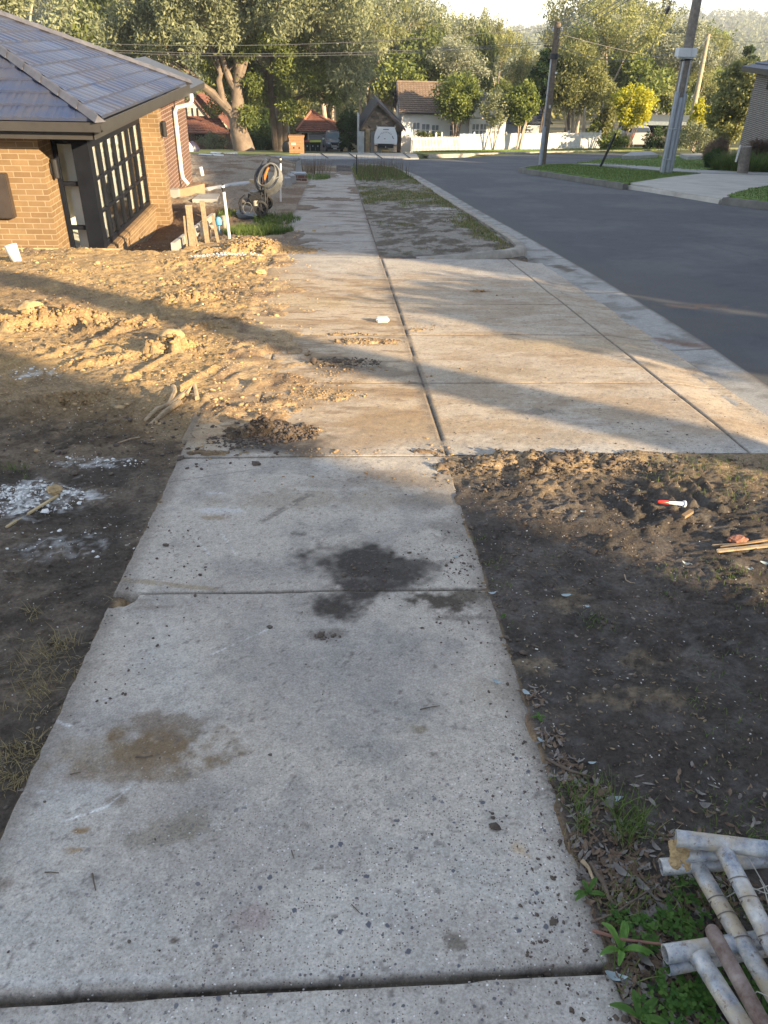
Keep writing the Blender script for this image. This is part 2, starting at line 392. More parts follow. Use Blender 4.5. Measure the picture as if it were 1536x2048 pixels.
def terr(X, Y):
    z = H(X, Y); n1 = fbm(X, Y, 1.3, 3, 5)-.5; n2 = fbm(X, Y, 7, 4, 6, .6)-.5; n3 = fbm(X, Y, 34, 3, 7, .6)-.5
    ncl = .55*ridged(X, Y, 17, 4, 9)+.45*fbm(X, Y, 38, 3, 19, .6); ncf = fbm(X, Y, 60, 2, 10)
    si = slabin(X, Y)+(fbm(X, Y, 9, 3, 12)-.5)*.05
    left = (X < 0)
    far = sstep(0, 12, Y)
    rough = np.where(left, 1.15+.3*far, .95)
    off = np.where(left, -.016, .0015)+n1*np.where(left, .05, .035)*(1+far)+n2*.034*rough+n3*.017*rough+np.clip(ridged(X, Y, 21, 3, 14)-.62, 0, 1)*.055*sstep(.40, .55, fbm(X, Y, 2.2, 3, 15))
    # edges keep close to the slab level
    k = sstep(-.5, 0, si); off = off*(1-k*.6)+k*.6*(np.where(left, -.014, .002)+n3*.007+n2*.008)
    # verge rises to the kerb beyond the crossing
    vg = sstep(10.7, 11.3, Y)*sstep(PR+.1, 2.3, X)*sstep(xe(Y)+.1, xe(Y)-.3, X)
    off = off+vg*.085
    # left lot gently raised at its far end
    lot = sstep(PL-.2, PL-2.5, X)*sstep(15, 36, Y)*sstep(38, 36.4, Y); off = off+lot*.30; off = off+.028*left*sstep(4.1, 4.6, Y)*sstep(13, 12, Y)*sstep(-2.2, -1.2, X)
    lot2 = sstep(11, 13, Y)*sstep(PL, PL-1.5, X)*sstep(38, 36, Y)
    off = off+lot2*(ridged(X, Y, 1.1, 3, 22)-.5)*.12
    for (cx, cy, rx, ry, rot, h, cl) in BUMPS:
        w = (np.abs(X-cx) < rx*2) & (np.abs(Y-cy) < ry*2)
        if not w.any(): continue
        xx, yy = X[w], Y[w]
        b = blob(xx, yy, cx, cy, rx, ry, rot, int(abs(cx*77+cy*31)) % 97, .9)
        off[w] += h*b*(.38+cl*.75*ncl[w]) + b*cl*.022*(ncf[w]-.4)
    for a, b in TREAD:
        d = segd(X, Y, a, b)+(n2)*.03+n3*.02; off = off+(.030 if a[0] > 0 else .024)*(1-sstep(0, .026 if a[0] > 0 else .04, np.abs(d)))*(.6+.8*ncl)
    # clods scattered over the left lot and the verge's far end
    cm = np.where(left, sstep(4.0, 5.5, Y)*.8+.12, sstep(3.25, 3.55, Y+.25*(n1))*sstep(3.75, 3.6, Y)*1.0+.05)
    off = off+cm*.035*np.clip(ncl-.62, 0, 1)*4*(fbm(X, Y, 3, 3, 33) > .47)
    # flat worn mud on the right verge
    cv = cover(X, Y); zin = -.045+np.clip(cv+.012, 0, 1)+.033*sstep(-.010, .004, cv)-.06*sstep(2.15, 2.4, X)*(Y < DY1+.1)
    t = sstep(.018, .045, si)
    z2 = z+off*(1-t)+zin*t
    # under road and gutter
    rd = sstep(0, .05, X-(xe(Y)-.64))*(Y < 60)*(Y > -9)
    rd = np.where((Y > 36.6) & (X < 5), 1, rd)*(Y < 75)
    offr = X-xr(Y)-.75*(Y > 17); inroad = (rd > .5) & ((offr < 0) | (Y > RKY[7]))
    z2 = np.where(inroad, z-.16, z2)
    z2 = np.where((rd > .5) & ~inroad, z+.05, z2)
    # trench dug beside the house
    tr = sstep(-2.15, -2.4, X)*sstep(11.05, 11.2, Y)*sstep(17.0, 15.2, Y)
    z2 = z2-tr*(.38+.10*n2)
    # house platform
    hp = sstep(-4.1, -4.3, X)*sstep(11.1, 11.2, Y)*sstep(24, 22, Y); z2 = np.where(hp > 0, np.minimum(z2, -1.5)*hp+z2*(1-hp), z2)
    return z2
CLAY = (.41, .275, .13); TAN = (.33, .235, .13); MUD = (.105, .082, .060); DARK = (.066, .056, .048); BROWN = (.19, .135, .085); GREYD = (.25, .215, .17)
def terrcol(X, Y, Z):
    n1 = fbm(X, Y, 1.1, 4, 70); n2 = fbm(X, Y, 5, 4, 71); n3 = fbm(X, Y, 22, 3, 72); n4 = fbm(X, Y, 70, 2, 73)
    sh = X.shape
    c = np.zeros(sh+(3,))+np.array(DARK)
    left = sstep(-.2, -.9, X) if False else (X < .0).astype(float)
    # right verge near: dark wet soil, browner drier patches
    c = lerp3(c, (.12, .10, .085), sstep(.46, .66, n2*.6+n1*.4)*.8); c = lerp3(c, (.105, .098, .092), sstep(.5, .7, n3)*.5)
    c = lerp3(c, (.14, .13, .12), sstep(.5, .75, fbm(X, Y, 1.6, 3, 75))*.5*sstep(1.0, 1.9, X))
    for px, py, rx, ry in ((1130, 1200, .12, .09), (1060, 1330, .09, .05), (1290, 1400, .2, .06), (1000, 940, .35, .15), (1200, 930, .5, .15), (1450, 960, .5, .2), (1290, 1320, .1, .06)):
        q = p2(px, py); c = lerp3(c, (.20, .155, .105), blob(X, Y, q[0], q[1], rx, ry, 0, 76, .9)*sstep(.35, .6, n3)*.8)
    c = lerp3(c, (.30, .22, .135), sstep(3.2, 3.55, Y+(n2-.5)*.7)*sstep(5, 3.8, Y)*.75*(X > .3))
    # left near
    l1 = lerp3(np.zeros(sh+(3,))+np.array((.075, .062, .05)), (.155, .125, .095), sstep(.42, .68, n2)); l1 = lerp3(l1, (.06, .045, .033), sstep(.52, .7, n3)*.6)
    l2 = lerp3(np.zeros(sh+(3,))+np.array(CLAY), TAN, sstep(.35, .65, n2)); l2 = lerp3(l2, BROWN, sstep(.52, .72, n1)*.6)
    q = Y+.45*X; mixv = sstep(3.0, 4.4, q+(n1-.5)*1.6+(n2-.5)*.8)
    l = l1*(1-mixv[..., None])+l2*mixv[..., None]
    fl = sstep(10.5, 13.5, Y+(n1-.5)*3)
    l = lerp3(l, GREYD, fl*.9); l = lerp3(l, (.17, .115, .075), fl*sstep(.45, .65, n1)*.9)
    tr = sstep(-2.1, -2.4, X)*sstep(11.05, 11.2, Y)*sstep(17.5, 16, Y); l = lerp3(l, (.11, .07, .045), tr)
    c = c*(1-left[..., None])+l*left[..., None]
    # soil lying on the crossing
    s = sstep(0, .03, slabin(X, Y)); sc = lerp3(np.zeros(sh+(3,))+np.array((.38, .27, .155)), (.2, .14, .09), sstep(.4, .7, n2))
    sc = lerp3(sc, (.16, .13, .105), sstep(10.5, 12, Y)*.8); c = c*(1-s[..., None])+sc*s[..., None]
    for px, py, rx, ry in ((565, 862, .24, .2), (500, 870, .3, .15), (680, 722, .26, .15), (400, 890, .4, .18), (250, 880, .6, .25), (110, 870, .5, .25), (330, 610, .4, .12), (470, 640, .3, .12)):
        q = p2(px, py); c = lerp3(c, (.045, .036, .028), blob(X, Y, q[0], q[1], rx, ry, 0, 79, 1.1)*(.9 if rx < .32 else .55)*sstep(.3, .55, n3))
    # far verge: grey soil with thin grass
    vg = sstep(10.4, 11, Y)*(X > PR)*(X < 3.2)
    vc = lerp3(np.zeros(sh+(3,))+np.array((.26, .235, .20)), (.12, .10, .075), sstep(.42, .6, n2))
    vc = lerp3(vc, (.10, .11, .05), sstep(.45, .7, n1+(Y-20)*.02)*.5); c = c*(1-vg[..., None])+vc*vg[..., None]
    # grassed ground to the right and far away
    gr = np.where((X > 7) & (Y < 60), 1., 0.); c = lerp3(c, (.10, .17, .03), gr*.9)
    gf = ((Y > 44)).astype(float); c = lerp3(c, (.09, .10, .04), gf*.9)
    # white plaster crumbs
    wp = np.zeros(sh)
    for px, py, rx, ry, a in ((60, 1000, .30, .17, 1), (20, 985, .25, .12, 1), (190, 925, .2, .08, .6), (450, 512, .5, .14, 1), (480, 500, .3, .1, .9), (80, 745, .15, .1, .6), (130, 1090, .2, .1, .4), (510, 1000, .01, .01, 0), (870, 425, .5, .4, .5)):
        q = p2(px, py); wp = np.maximum(wp, a*blob(X, Y, q[0], q[1], rx, ry, .2, 81, .8))
    c = lerp3(c, (.62, .62, .60), wp*sstep(.48, .62, n4*.5+n3*.5+wp*.08)*.9)
    # tone varied at random by two sizes of noise
    c = c*(.86+.3*n3+.12*n4)[..., None]
    return np.clip(c, .01, .9)
def axis(c0, lo, hi, d0, k):
    r = [c0]
    while r[-1] < hi: r.append(r[-1]+d0+k*abs(r[-1]-c0))
    l = [c0]
    while l[-1] > lo: l.append(l[-1]-d0-k*abs(l[-1]-c0))
    return np.array(l[::-1][:-1]+r)
ys = [.25]
while ys[-1] < 78: ys.append(ys[-1]+(.0085+.0031*max(0, ys[-1]-1.5) if ys[-1] < 40 else .0085+.0045*ys[-1]*2))
xs = axis(0.2, -16, 30, .0105, .0058)
m_soil = attrmat('soil', .95, 60, .5, bd=.012, bs=1.0, spec=.2, stones=[(90, .28, (.62, .60, .56), .965), (26, .2, (.30, .26, .22), .9)], coarse=(12, .2))
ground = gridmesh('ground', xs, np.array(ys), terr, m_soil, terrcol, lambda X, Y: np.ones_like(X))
tag(ground, 'bare churned soil of the building lot and the verges', kind='structure')
# ground all around and behind (coarse), down into the valley
m_field = attrmat('far_ground', .95, 3, .3, bd=.05)
def fieldz(X, Y):
    z = H(X, Y)
    d = np.hypot(X, Y)
    hill = sstep(420, 1250, Y)*(4+9*(fbm(X, Y, .004, 3, 91)-.4)+sstep(.10, .42, X/np.maximum(Y, 1))*31)
    z = z+hill
    inner = (X > -15.5) & (X < 29.5) & (Y > .4) & (Y < 77)
    return np.where(inner, z-.6, z-.015)
fx = np.concatenate([np.arange(-1500, -60, 60), np.arange(-60, -16, 4), [-15.9, -15], np.arange(-10, 29, 4), [29.2, 29.9], np.arange(34, 90, 4), np.arange(100, 1600, 60)])
fy = np.concatenate([np.arange(-120, -4, 6), [-3, 0, .3, .45], np.arange(4, 76, 4), [77.2, 77.9], np.arange(82, 300, 8), np.arange(310, 1500, 40)])
far = gridmesh('terrain', fx.astype(float), fy.astype(float), fieldz, m_field, lambda X, Y, Z: lerp3(np.zeros(X.shape+(3,))+np.array((.09, .095, .045)), (.17, .15, .08), sstep(.4, .6, fbm(X, Y, .02, 3, 93))))

# ---- concrete
C0 = (.445, .398, .338)
LINES = [((240, 1160), (435, 1180), .022, (.24, .17, .08), .55), ((340, 962), (560, 930), .007, (.16, .14, .12), .7), ((560, 930), (640, 922), .005, (.16, .14, .12), .5),
         ((520, 1045), (625, 985), .022, (.13, .11, .09), .6), ((120, 1645), (215, 1612), .004, (.8, .8, .78), .8), ((215, 1612), (262, 1570), .003, (.7, .7, .68), .5), ((420, 1310), (545, 1255), .006, (.7, .7, .68), .5),
         ((392, 1078), (420, 1110), .004, (.7, .7, .68), .6), ((440, 1062), (472, 1110), .004, (.7, .7, .68), .55), ((110, 1440), (140, 1452), .007, (.8, .8, .78), .8), ((205, 1395), (270, 1420), .003, (.7, .7, .68), .5),
         ((460, 1625), (443, 1690), .006, (.2, .17, .12), .6), ((443, 1690), (458, 1720), .005, (.2, .17, .12), .5), ((430, 1820), (412, 1870), .006, (.2, .17, .12), .6), ((412, 1870), (440, 1920), .005, (.2, .17, .12), .55),
         ((0, 1592), (110, 1580), .002, (.7, .7, .68), .5), ((380, 1355), (398, 1346), .003, (.8, .8, .78), .8), ((0, 1965), (1200, 1935), .018, (.55, .54, .52), .35)]
LINES = [(p2(*a), p2(*b), w, c, k) for a, b, w, c, k in LINES]
BLOTS = [(745, 1125, .21, .16, (.055, .047, .040), 1.1), (700, 1180, .16, .10, (.06, .05, .043), 1.05), (830, 1130, .13, .05, (.08, .07, .06), .75), (675, 1215, .12, .07, (.06, .05, .042), 1.0), (900, 1200, .16, .06, (.08, .065, .05), 1.1),
         (940, 1190, .1, .04, (.12, .1, .075), .8), (930, 1235, .12, .02, (.10, .085, .07), .6), (660, 1270, .07, .03, (.11, .09, .07), .6), (600, 1070, .04, .02, (.08, .07, .06), .7), (310, 1215, .10, .015, (.16, .12, .09), .5), (260, 1205, .10, .02, (.16, .13, .10), .5),
         (300, 1500, .20, .07, (.19, .135, .08), 1.1), (230, 1540, .18, .05, (.22, .165, .11), .75), (340, 1450, .14, .05, (.17, .125, .085), .75), (180, 1500, .12, .06, (.23, .18, .12), .5), (350, 1555, .08, .02, (.18, .13, .08), .5),
         (160, 1660, .022, .012, (.24, .15, .06), .9), (240, 1595, .03, .02, (.17, .13, .09), .7), (330, 1670, .10, .04, (.2, .17, .12), .55), (380, 1640, .06, .04, (.2, .17, .12), .5), (840, 1455, .03, .02, (.17, .14, .09), .7), (150, 1700, .02, .012, (.3, .2, .1), .8),
         (830, 960, .3, .12, (.22, .17, .12), .65), (870, 1000, .14, .1, (.17, .14, .11), .65), (900, 1060, .09, .09, (.17, .15, .125), .6), (760, 1000, .2, .1, (.26, .21, .15), .45), (560, 1000, .3, .1, (.27, .22, .16), .5), (440, 1020, .09, .03, (.6, .6, .6), .5), (430, 985, .05, .015, (.55, .55, .55), .5), (430, 1035, .06, .02, (.25, .18, .11), .7),
         (910, 1880, .03, .02, (.14, .12, .09), .8), (505, 1840, .04, .03, (.35, .25, .24), .5), (1040, 1700, .02, .02, (.5, .33, .15), .5), (980, 1385, .1, .06, (.27, .23, .18), .4), (10, 1770, .03, .02, (.18, .14, .1), .6), (350, 1880, .012, .008, (.1, .07, .05), .9),
         (690, 730, .26, .2, (.10, .08, .06), .8), (760, 745, .25, .15, (.16, .13, .1), .6), (990, 740, .35, .16, (.27, .20, .12), .6), (1080, 822, .16, .06, (.16, .13, .10), .7), (960, 805, .16, .05, (.2, .17, .13), .6), (760, 850, .5, .28, (.30, .215, .13), .75), (720, 880, .35, .1, (.30, .22, .14), .7), (650, 905, .3, .1, (.28, .21, .14), .6),
         (560, 880, .3, .2, (.06, .048, .038), .9), (900, 850, .5, .15, (.33, .25, .16), .6), (1100, 880, .5, .12, (.30, .23, .15), .5), (1000, 690, .6, .18, (.36, .28, .18), .4), (960, 583, .14, .05, (.3, .16, .09), .6), (640, 605, .4, .3, (.44, .34, .2), .5),
         (1160, 690, .7, .25, (.42, .34, .22), .4), (870, 610, .5, .3, (.38, .31, .22), .4), (700, 960, .25, .1, (.22, .18, .14), .4)]
BLOTS = [(p2(a, b)+(rx*1.22, ry*1.3, c, k)) for a, b, rx, ry, c, k in BLOTS]
CHIPS = [(p2(110, 1445), .03)]
def conccol(X, Y, Z):
    n1 = fbm(X, Y, 1.4, 4, 100); n2 = fbm(X, Y, 6, 5, 101, .6); n3 = fbm(X, Y, 30, 4, 102, .65); n4 = fbm(X, Y, 110, 2, 103)
    c = np.zeros(X.shape+(3,))+np.array(C0)
    c = lerp3(c, (.47, .455, .425), sstep(.5, .75, n1)*.7); c = lerp3(c, (.28, .262, .235), sstep(.5, .72, n2)*.6)
    # pale, worn front slab
    c = lerp3(c, (.52, .495, .455), sstep(1.6, .8, Y)*.6); c = lerp3(c, (.28, .25, .225), sstep(.48, .7, fbm(X, Y, 2.6, 5, 106, .6))*.45)
    # damp grey smears on the middle slab
    c = lerp3(c, (.25, .242, .235), blob(X, Y, .05, 1.9, .4, .45, .3, 108, .9)*.35)
    # dust of the building lot on the crossing
    d = sstep(3.6, 4.4, Y)*sstep(10.2, 8.0, Y+(n1-.5)*2); c = lerp3(c, (.47, .355, .225), d*(.45+.4*n2)*np.where(X < PR+.05, 1, .6))
    d2 = sstep(-.3, -.9, X+(n2-.5)*.6)*sstep(3.6, 4, Y)*sstep(12, 10, Y); c = lerp3(c, (.40, .29, .16), d2*.8)
    sm = sstep(.46, .64, fbm(X*.8, Y*1.7, 2.6, 5, 109, .6)); c = lerp3(c, (.30, .205, .115), sm*sstep(3.7, 4.1, Y)*sstep(10.4, 8.5, Y)*np.where(X < PR, .8, .45)); c = lerp3(c, (.22, .15, .09), sstep(.55, .7, fbm(X*.7, Y*2, 7, 4, 111, .6))*sstep(3.7, 4.1, Y)*sstep(10.4, 8.5, Y)*np.where(X < PR, .7, .35))
    c = lerp3(c, (.30, .27, .235), sstep(10.3, 11, Y)*.5)
    c = lerp3(c, (.17, .14, .11), sstep(10.3, 11, Y)*sstep(.52, .66, fbm(X*.5, Y*1.1, 4, 4, 107))*.75)
    for (cx, cy, rx, ry, col, k) in BLOTS:
        w = (np.abs(X-cx) < rx*2.2) & (np.abs(Y-cy) < ry*2.2)
        if w.any():
            b = blob(X[w], Y[w], cx, cy, rx, ry, 0, int(abs(cx*331+cy*97)) % 89+110, .95, 6)*k*np.clip(.5+1.2*n3[w], 0, 1)
            c[w] = lerp3(c[w], col, np.clip(b, 0, 1))
    for a, b, wd, col, k in LINES:
        d_ = segd(X, Y, a, b)+(n2-.5)*.012; m = (1-sstep(wd*.4, wd, np.abs(d_)))*sstep(.32, .5, n3)*k; c = lerp3(c, col, m)
    # grime along edges and joints
    e = np.minimum(np.abs(X-PL), np.abs(X-PR)); c = lerp3(c, (.15, .125, .10), (1-sstep(.0, .10, e+(n2-.5)*.10))*.65*((Y < 3.7) | (X < PR+.03)))
    g = groove(X, Y); c = lerp3(c, (.045, .036, .028), g)
    g2 = groove(X, Y, 3.0); c = lerp3(c, (.2, .17, .13), g2*.35*sstep(.35, .6, n3))
    # pits and specks
    sp = sstep(.66, .74, n4*.55+fbm(X, Y, 55, 2, 104)*.45); c = lerp3(c, (.13, .11, .10), sp*.6)
    return np.clip(c*(.88+.24*n3)[..., None], .01, .9)
JY = [G(600, 1969)[1], G(600, 1184)[1], DY0+.01, G(1000, 765)[1], G(1000, 670)[1], G(1000, 609)[1], G(1000, 561)[1], DY1]
def groove(X, Y, wide=1.0):
    g = np.zeros_like(X); wob = (fbm(X, Y, 5, 3, 120)-.5)*.012
    for j, y0 in enumerate(JY):
        wd = (.0085, .0035, .006, .005, .005, .005, .005, .007)[j]*wide
        g = np.maximum(g, 1-sstep(wd*.75, wd*1.5, np.abs(Y-y0-wob*(.6 if j > 0 else 1)-(.012*X if j == 0 else 0))))
    cr = (Y > DY0) & (Y < DY1+.3)
    g = np.maximum(g, (1-sstep(.002, .0075, np.abs(X-PR-wob*1.2)))*cr)
    g = np.maximum(g, (1-sstep(.003*wide, .008*wide, np.abs(X-2.28-wob*.6)))*cr)
    g = np.maximum(g, (1-sstep(.003*wide, .008*wide, np.abs(X-(-.50+.0*Y)-wob*.6)))*((Y > 4.2) & (Y < 6.4)))
    for y0 in np.arange(12, 30, 1.5): g = np.maximum(g, (1-sstep(.004*wide, .01*wide, np.abs(Y-y0-wob)))*(Y > 11)*(X < PR+.1))
    return g
def pathz(X, Y):
    n = fbm(X, Y, 25, 3, 130)-.5; z = H(X, Y)+n*.0035+(fbm(X, Y, 1.2, 2, 131)-.5)*.012
    z = z-.011*groove(X, Y)*np.where(np.abs(Y-JY[0]) < .06, 2.0, 1.0)
    e = np.minimum(np.where((Y > DY0+.25) & (Y < 12.5), 9, X-PL), np.where((Y > DY0) & (Y < DY1), 9, PR-X))+(fbm(X, Y, 26, 4, 133, .6)-.5)*.014
    z = z-.05*(1-sstep(-.012, .012, e))
    # notch at the joint on the left edge
    z = z-.05*blob(X, Y, PL+.005, JY[1]-.035, .10, .05, .2, 134, .4)
    return z
def agg(X, Y): return np.clip(.12+.85*sstep(1.75, 1.0, Y)*sstep(-.9, .1, X)+.25*sstep(1.75, 1.0, Y)+.8*sstep(.30, .52, X+(fbm(X, Y, 4, 2, 140)-.5)*.2)*sstep(2.0, 1.3, Y), 0, 1)*sstep(.3, .5, fbm(X, Y, 3, 3, 141)+.12)
m_path = attrmat('footpath_concrete', .9, 150, .42, bd=.002, bs=.5, stones=[(48, .36, (.12, .12, .14), .968), (90, .36, (.12, .115, .125), .93), (170, .38, (.16, .135, .11), .76), (120, .3, (.72, .70, .66), .93)], coarse=(45, .16))
yy = [.2]
while yy[-1] < DY0+.02: yy.append(yy[-1]+.0052+.0008*yy[-1])
pnear = gridmesh('footpath', np.arange(PL-.03, PR+.035, .0065), np.array(yy), pathz, m_path, conccol, agg)
yy = [yy[-1]]
while yy[-1] < DY1+.01: yy.append(yy[-1]+.010+.0016*(yy[-1]-3))
def dz(X, Y): return pathz(X, Y)+.0*X-sstep(2.28, 2.68, X)*.045
dr = gridmesh('driveway', np.arange(PL-.02, 2.765, .0125), np.array(yy), dz, m_path, conccol, lambda X, Y: np.zeros_like(X)+.12)
yy = np.arange(DY1+.015, 30.5, .035)
pfar = gridmesh('path', np.arange(PL-.02, PR+.03, .03), yy, pathz, m_path, conccol, lambda X, Y: np.zeros_like(X)+.1)
# gutter
def gx(y): return xe(y)-.47
yy = np.concatenate([np.arange(-2, 12, .03), np.arange(12, 35, .08)])
def ribbon(name, ylist, offs, zf, mat, colf=None):
    """strip along the kerb line: offs are offsets from the asphalt edge"""
    Yg, O = np.meshgrid(ylist, offs, indexing='ij'); Xg = xe(Yg)+O; Zg = zf(Xg, Yg, O)
    n, m = O.shape; i = np.arange(n*m).reshape(n, m)
    Fq = np.stack([i[:-1, :-1].ravel(), i[:-1, 1:].ravel(), i[1:, 1:].ravel(), i[1:, :-1].ravel()], 1)
    V = np.stack([Xg.ravel(), Yg.ravel(), Zg.ravel()], 1)
    at = {'alb': colf(Xg, Yg).reshape(-1, 3), 'agg': np.zeros(n*m)+.12}
    return npmesh(name, V, Fq, mat, at, True, kind='structure')
def gcol(X, Y):
    n = fbm(X, Y, 5, 4, 150); c = lerp3(np.zeros(X.shape+(3,))+np.array((.33, .32, .30)), (.22, .205, .185), sstep(.45, .7, n)); o = X-xe(Y)
    c = lerp3(c, (.10, .085, .07), sstep(-.02, .0, o)*.8)
    for y0 in list(np.arange(1.2, 34, 2.4)): c = lerp3(c, (.09, .075, .06), (1-sstep(.006, .02, np.abs(Y-y0-.02*np.sin(X*9))))*.8)
    q = p2(1380, 685); c = lerp3(c, (.16, .09, .06), blob(X, Y, q[0], q[1]+.15, .3, .12, -.6, 151, .8)*.8)
    for px, py in ((1135, 532), (1120, 525)):
        q = p2(px, py); c = lerp3(c, (.10, .075, .05), blob(X, Y, q[0], q[1], .12, .2, 0, 152, .8)*.8)
    return c*(.85+.3*fbm(X, Y, 40, 2, 153))[..., None]
gut = ribbon('gutter', yy, np.linspace(-.66, 0.0, 16), lambda X, Y, O: H(X, Y)-.05-.03*sstep(-.47, -.50, O)+.018*np.abs(O+.30)*2+(fbm(X, Y, 3, 2, 155)-.5)*.006, m_path, gcol)
# kerb with rounded nose, turning in at the crossing
kb = MB()
pts = [(1.05, 10.50), (1.4, 10.47), (1.75, 10.47), (2.05, 10.5), (2.3, 10.58), (2.47, 10.72), (2.57, 10.95), (2.6, 11.3)]+[(float(xe(y))-.545, y) for y in np.arange(11.8, 34.6, .5)]
hs_ = [.0, .03, .06, .085, .10, .11, .115, .12]+[.12]*100
secs = []
for i, (x, y) in enumerate(pts):
    a = Vector(pts[max(i-1, 0)]+(0,)); b = Vector(pts[min(i+1, len(pts)-1)]+(0,)); t = (b-a).normalized(); nn = Vector((t.y, -t.x, 0))
    z0 = hz(x, y)-.03; h = hs_[i]+.03; w = .075
    pr = [(-w, -.08), (-w, h-.012), (-w+.02, h), (w-.045, h), (w-.015, h-.02), (w, h-.06), (w+.012, -.08)]
    secs.append([(x+nn.x*u, y+nn.y*u, z0+v) for u, v in pr])
kb.loft(secs)
m_kerb = M('kerb_concrete', (.30, .275, .235), .92, .35, 5, bmp=.6, dist=.004)
ko = obj('kerb', kb, m_kerb, smooth=True); ko['kind'] = 'structure'
# ---- asphalt
def roadin(x, y):
    a = (x > xe(y)-.01) & (x < np.where(y < RKY[7], xr(y)+.02, 60)) & (y < 44.2+1.0*np.clip(x+.8, -2, 14))
    return a
RB = G(640, 319); RC = G(830, 318); RD_ = G(1200, 312)
def roadfar(x): return np.interp(x, [-30, -8, RB[0], RC[0], 14, 60], [G(340, 320)[1]-6, G(340, 320)[1], RB[1], RC[1], 62, 66])
def colroad(X, Y, Z):
    n = fbm(X, Y, .7, 4, 160); n2 = fbm(X, Y, 8, 4, 161)
    c = lerp3(np.zeros(X.shape+(3,))+np.array((.076, .080, .092)), (.108, .110, .116), sstep(.4, .7, n)); c = c*(.8+.4*n2)[..., None]
    # old patch seams and tracked mud
    for a, b in (((1380, 475), (1536, 470)), ((1390, 480), (1536, 520)), ((1050, 430), (1536, 450))):
        c = lerp3(c, (.04, .04, .045), (1-sstep(.01, .03, segd(X, Y, p2(*a), p2(*b))))*.35)
    q = p2(1390, 605); c = lerp3(c, (.20, .12, .07), blob(X, Y, q[0], q[1], .5, .12, 0, 163, .9)*.8*sstep(.35, .6, n2))
    q = p2(1460, 640); c = lerp3(c, (.09, .085, .08), blob(X, Y, q[0], q[1], .8, .5, .2, 164, .9)*.5)
    e = X-xe(Y); c = lerp3(c, (.09, .088, .085), (1-sstep(.0, .5, e+(n2-.5)*.3))*.7*(Y < 33))
    q = p2(1300, 560); c = lerp3(c, (.105, .10, .095), blob(X, Y, q[0], q[1], 1.4, 2.0, 0, 165, .9)*.5)
    return c
m_asph = attrmat('asphalt', .85, 160, .45, bd=.005, bs=.8, stones=[(110, .35, (.17, .165, .16), .75)])
rx_ = np.concatenate([np.arange(-24, -1, .5), np.arange(-1, 12, .06), np.arange(12, 60, .5)])
ry_ = np.concatenate([np.arange(-2, 14, .06), np.arange(14, 33, .15), np.arange(33, 68, .4)])
def maskroad(x, y):
    m = (x > np.where(y < 35.2, xe(y)-.03, -99)) & ((x < xr(y)+.4) | (y > RKY[7]+.8))
    m &= (y < roadfar(x)) & ~((y < 36.2) & (x < -1))
    return m
road = gridmesh('road', rx_, ry_, lambda X, Y: H(X, Y)-.045+.03*sstep(0, 2.5, X-xe(Y))*sstep(0, 2.0, np.abs(xr(Y)-X)), m_asph, colroad, lambda X, Y: np.ones_like(X), maskroad)

def sheet(name, pxs, off, mat, thick=0, kind='structure', cols=None, world=False, grow=0):
    """flat paving or lawn traced on the ground, with real thickness at its edge"""
    P = [tuple(p) if world else tuple(G(*p)) for p in pxs]
    bm = bmesh.new(); vs = [bm.verts.new((p[0], p[1], 0)) for p in P]; f = bm.faces.new(vs)
    xs_ = [p[0] for p in P]; ys_ = [p[1] for p in P]
    for v0, v1, ax in ((min(xs_), max(xs_), 0), (min(ys_), max(ys_), 1)):
        st = max(.5, (v1-v0)/30); k = math.ceil(v0/st)*st
        while k < v1:
            no = (1, 0, 0) if ax == 0 else (0, 1, 0)
            bmesh.ops.bisect_plane(bm, geom=bm.verts[:]+bm.edges[:]+bm.faces[:], plane_co=(k, 0, 0) if ax == 0 else (0, k, 0), plane_no=no); k += st
    if thick:
        be = [e for e in bm.edges if e.is_boundary]
        r = bmesh.ops.extrude_edge_only(bm, edges=be); nv = set(v for v in r['geom'] if isinstance(v, bmesh.types.BMVert))
    else: nv = set()
    for v in bm.verts: v.co.z = hz(v.co.x, v.co.y)+off-(thick if v in nv else 0)
    bmesh.ops.recalc_face_normals(bm, faces=bm.faces)
    me = bpy.data.meshes.new(name); bm.to_mesh(me); bm.free(); me.materials.append(mat)
    o = bpy.data.objects.new(name, me); COL.objects.link(o); o['kind'] = kind; return o
m_lawn = M('lawn', (.12, .20, .03), .95, .45, 3, bmp=.9, dist=.03, col2=(.06, .10, .022))
m_drygrass = M('dry_lawn', (.15, .17, .05), .95, .4, 2, bmp=.9, dist=.03, col2=(.07, .09, .03))
m_pconc = M('pale_concrete', (.42, .40, .36), .9, .18, 1.5, bmp=.4)
m_gconc = M('grey_concrete', (.30, .30, .29), .9, .2, 2, bmp=.4)
m_dark_k = M('dark_kerb', (.14, .135, .12), .95, .3, 3, bmp=.5)
# right-hand kerb island: lawn, kerb, footpath, neighbour's driveway
sheet('lawn', [(1050, 341), (1105, 349), (1180, 360), (1256, 372), (1330, 360), (1400, 352), (1330, 349), (1200, 338), (1140, 333), (1095, 334)], .10, m_lawn, .12)
sheet('lawn', [(1150, 331), (1200, 322), (1290, 313), (1420, 313), (1440, 340), (1400, 347), (1300, 339)], .10, m_lawn, .02)
sheet('lawn', [(1452, 398), (1500, 384), (1560, 374), (1620, 372), (1620, 425), (1536, 412)], .10, m_lawn, .12)
sheet('footpath', [(1140, 333), (1200, 334), (1300, 345), (1395, 351), (1620, 358), (1620, 352), (1536, 350), (1400, 345), (1300, 338), (1210, 330)], .105, m_gconc, .1)
sheet('driveway', [(1256, 371), (1330, 359), (1400, 350.5), (1620, 357), (1620, 372), (1500, 385), (1443, 404), (1350, 390)], .085, m_pconc, .12)
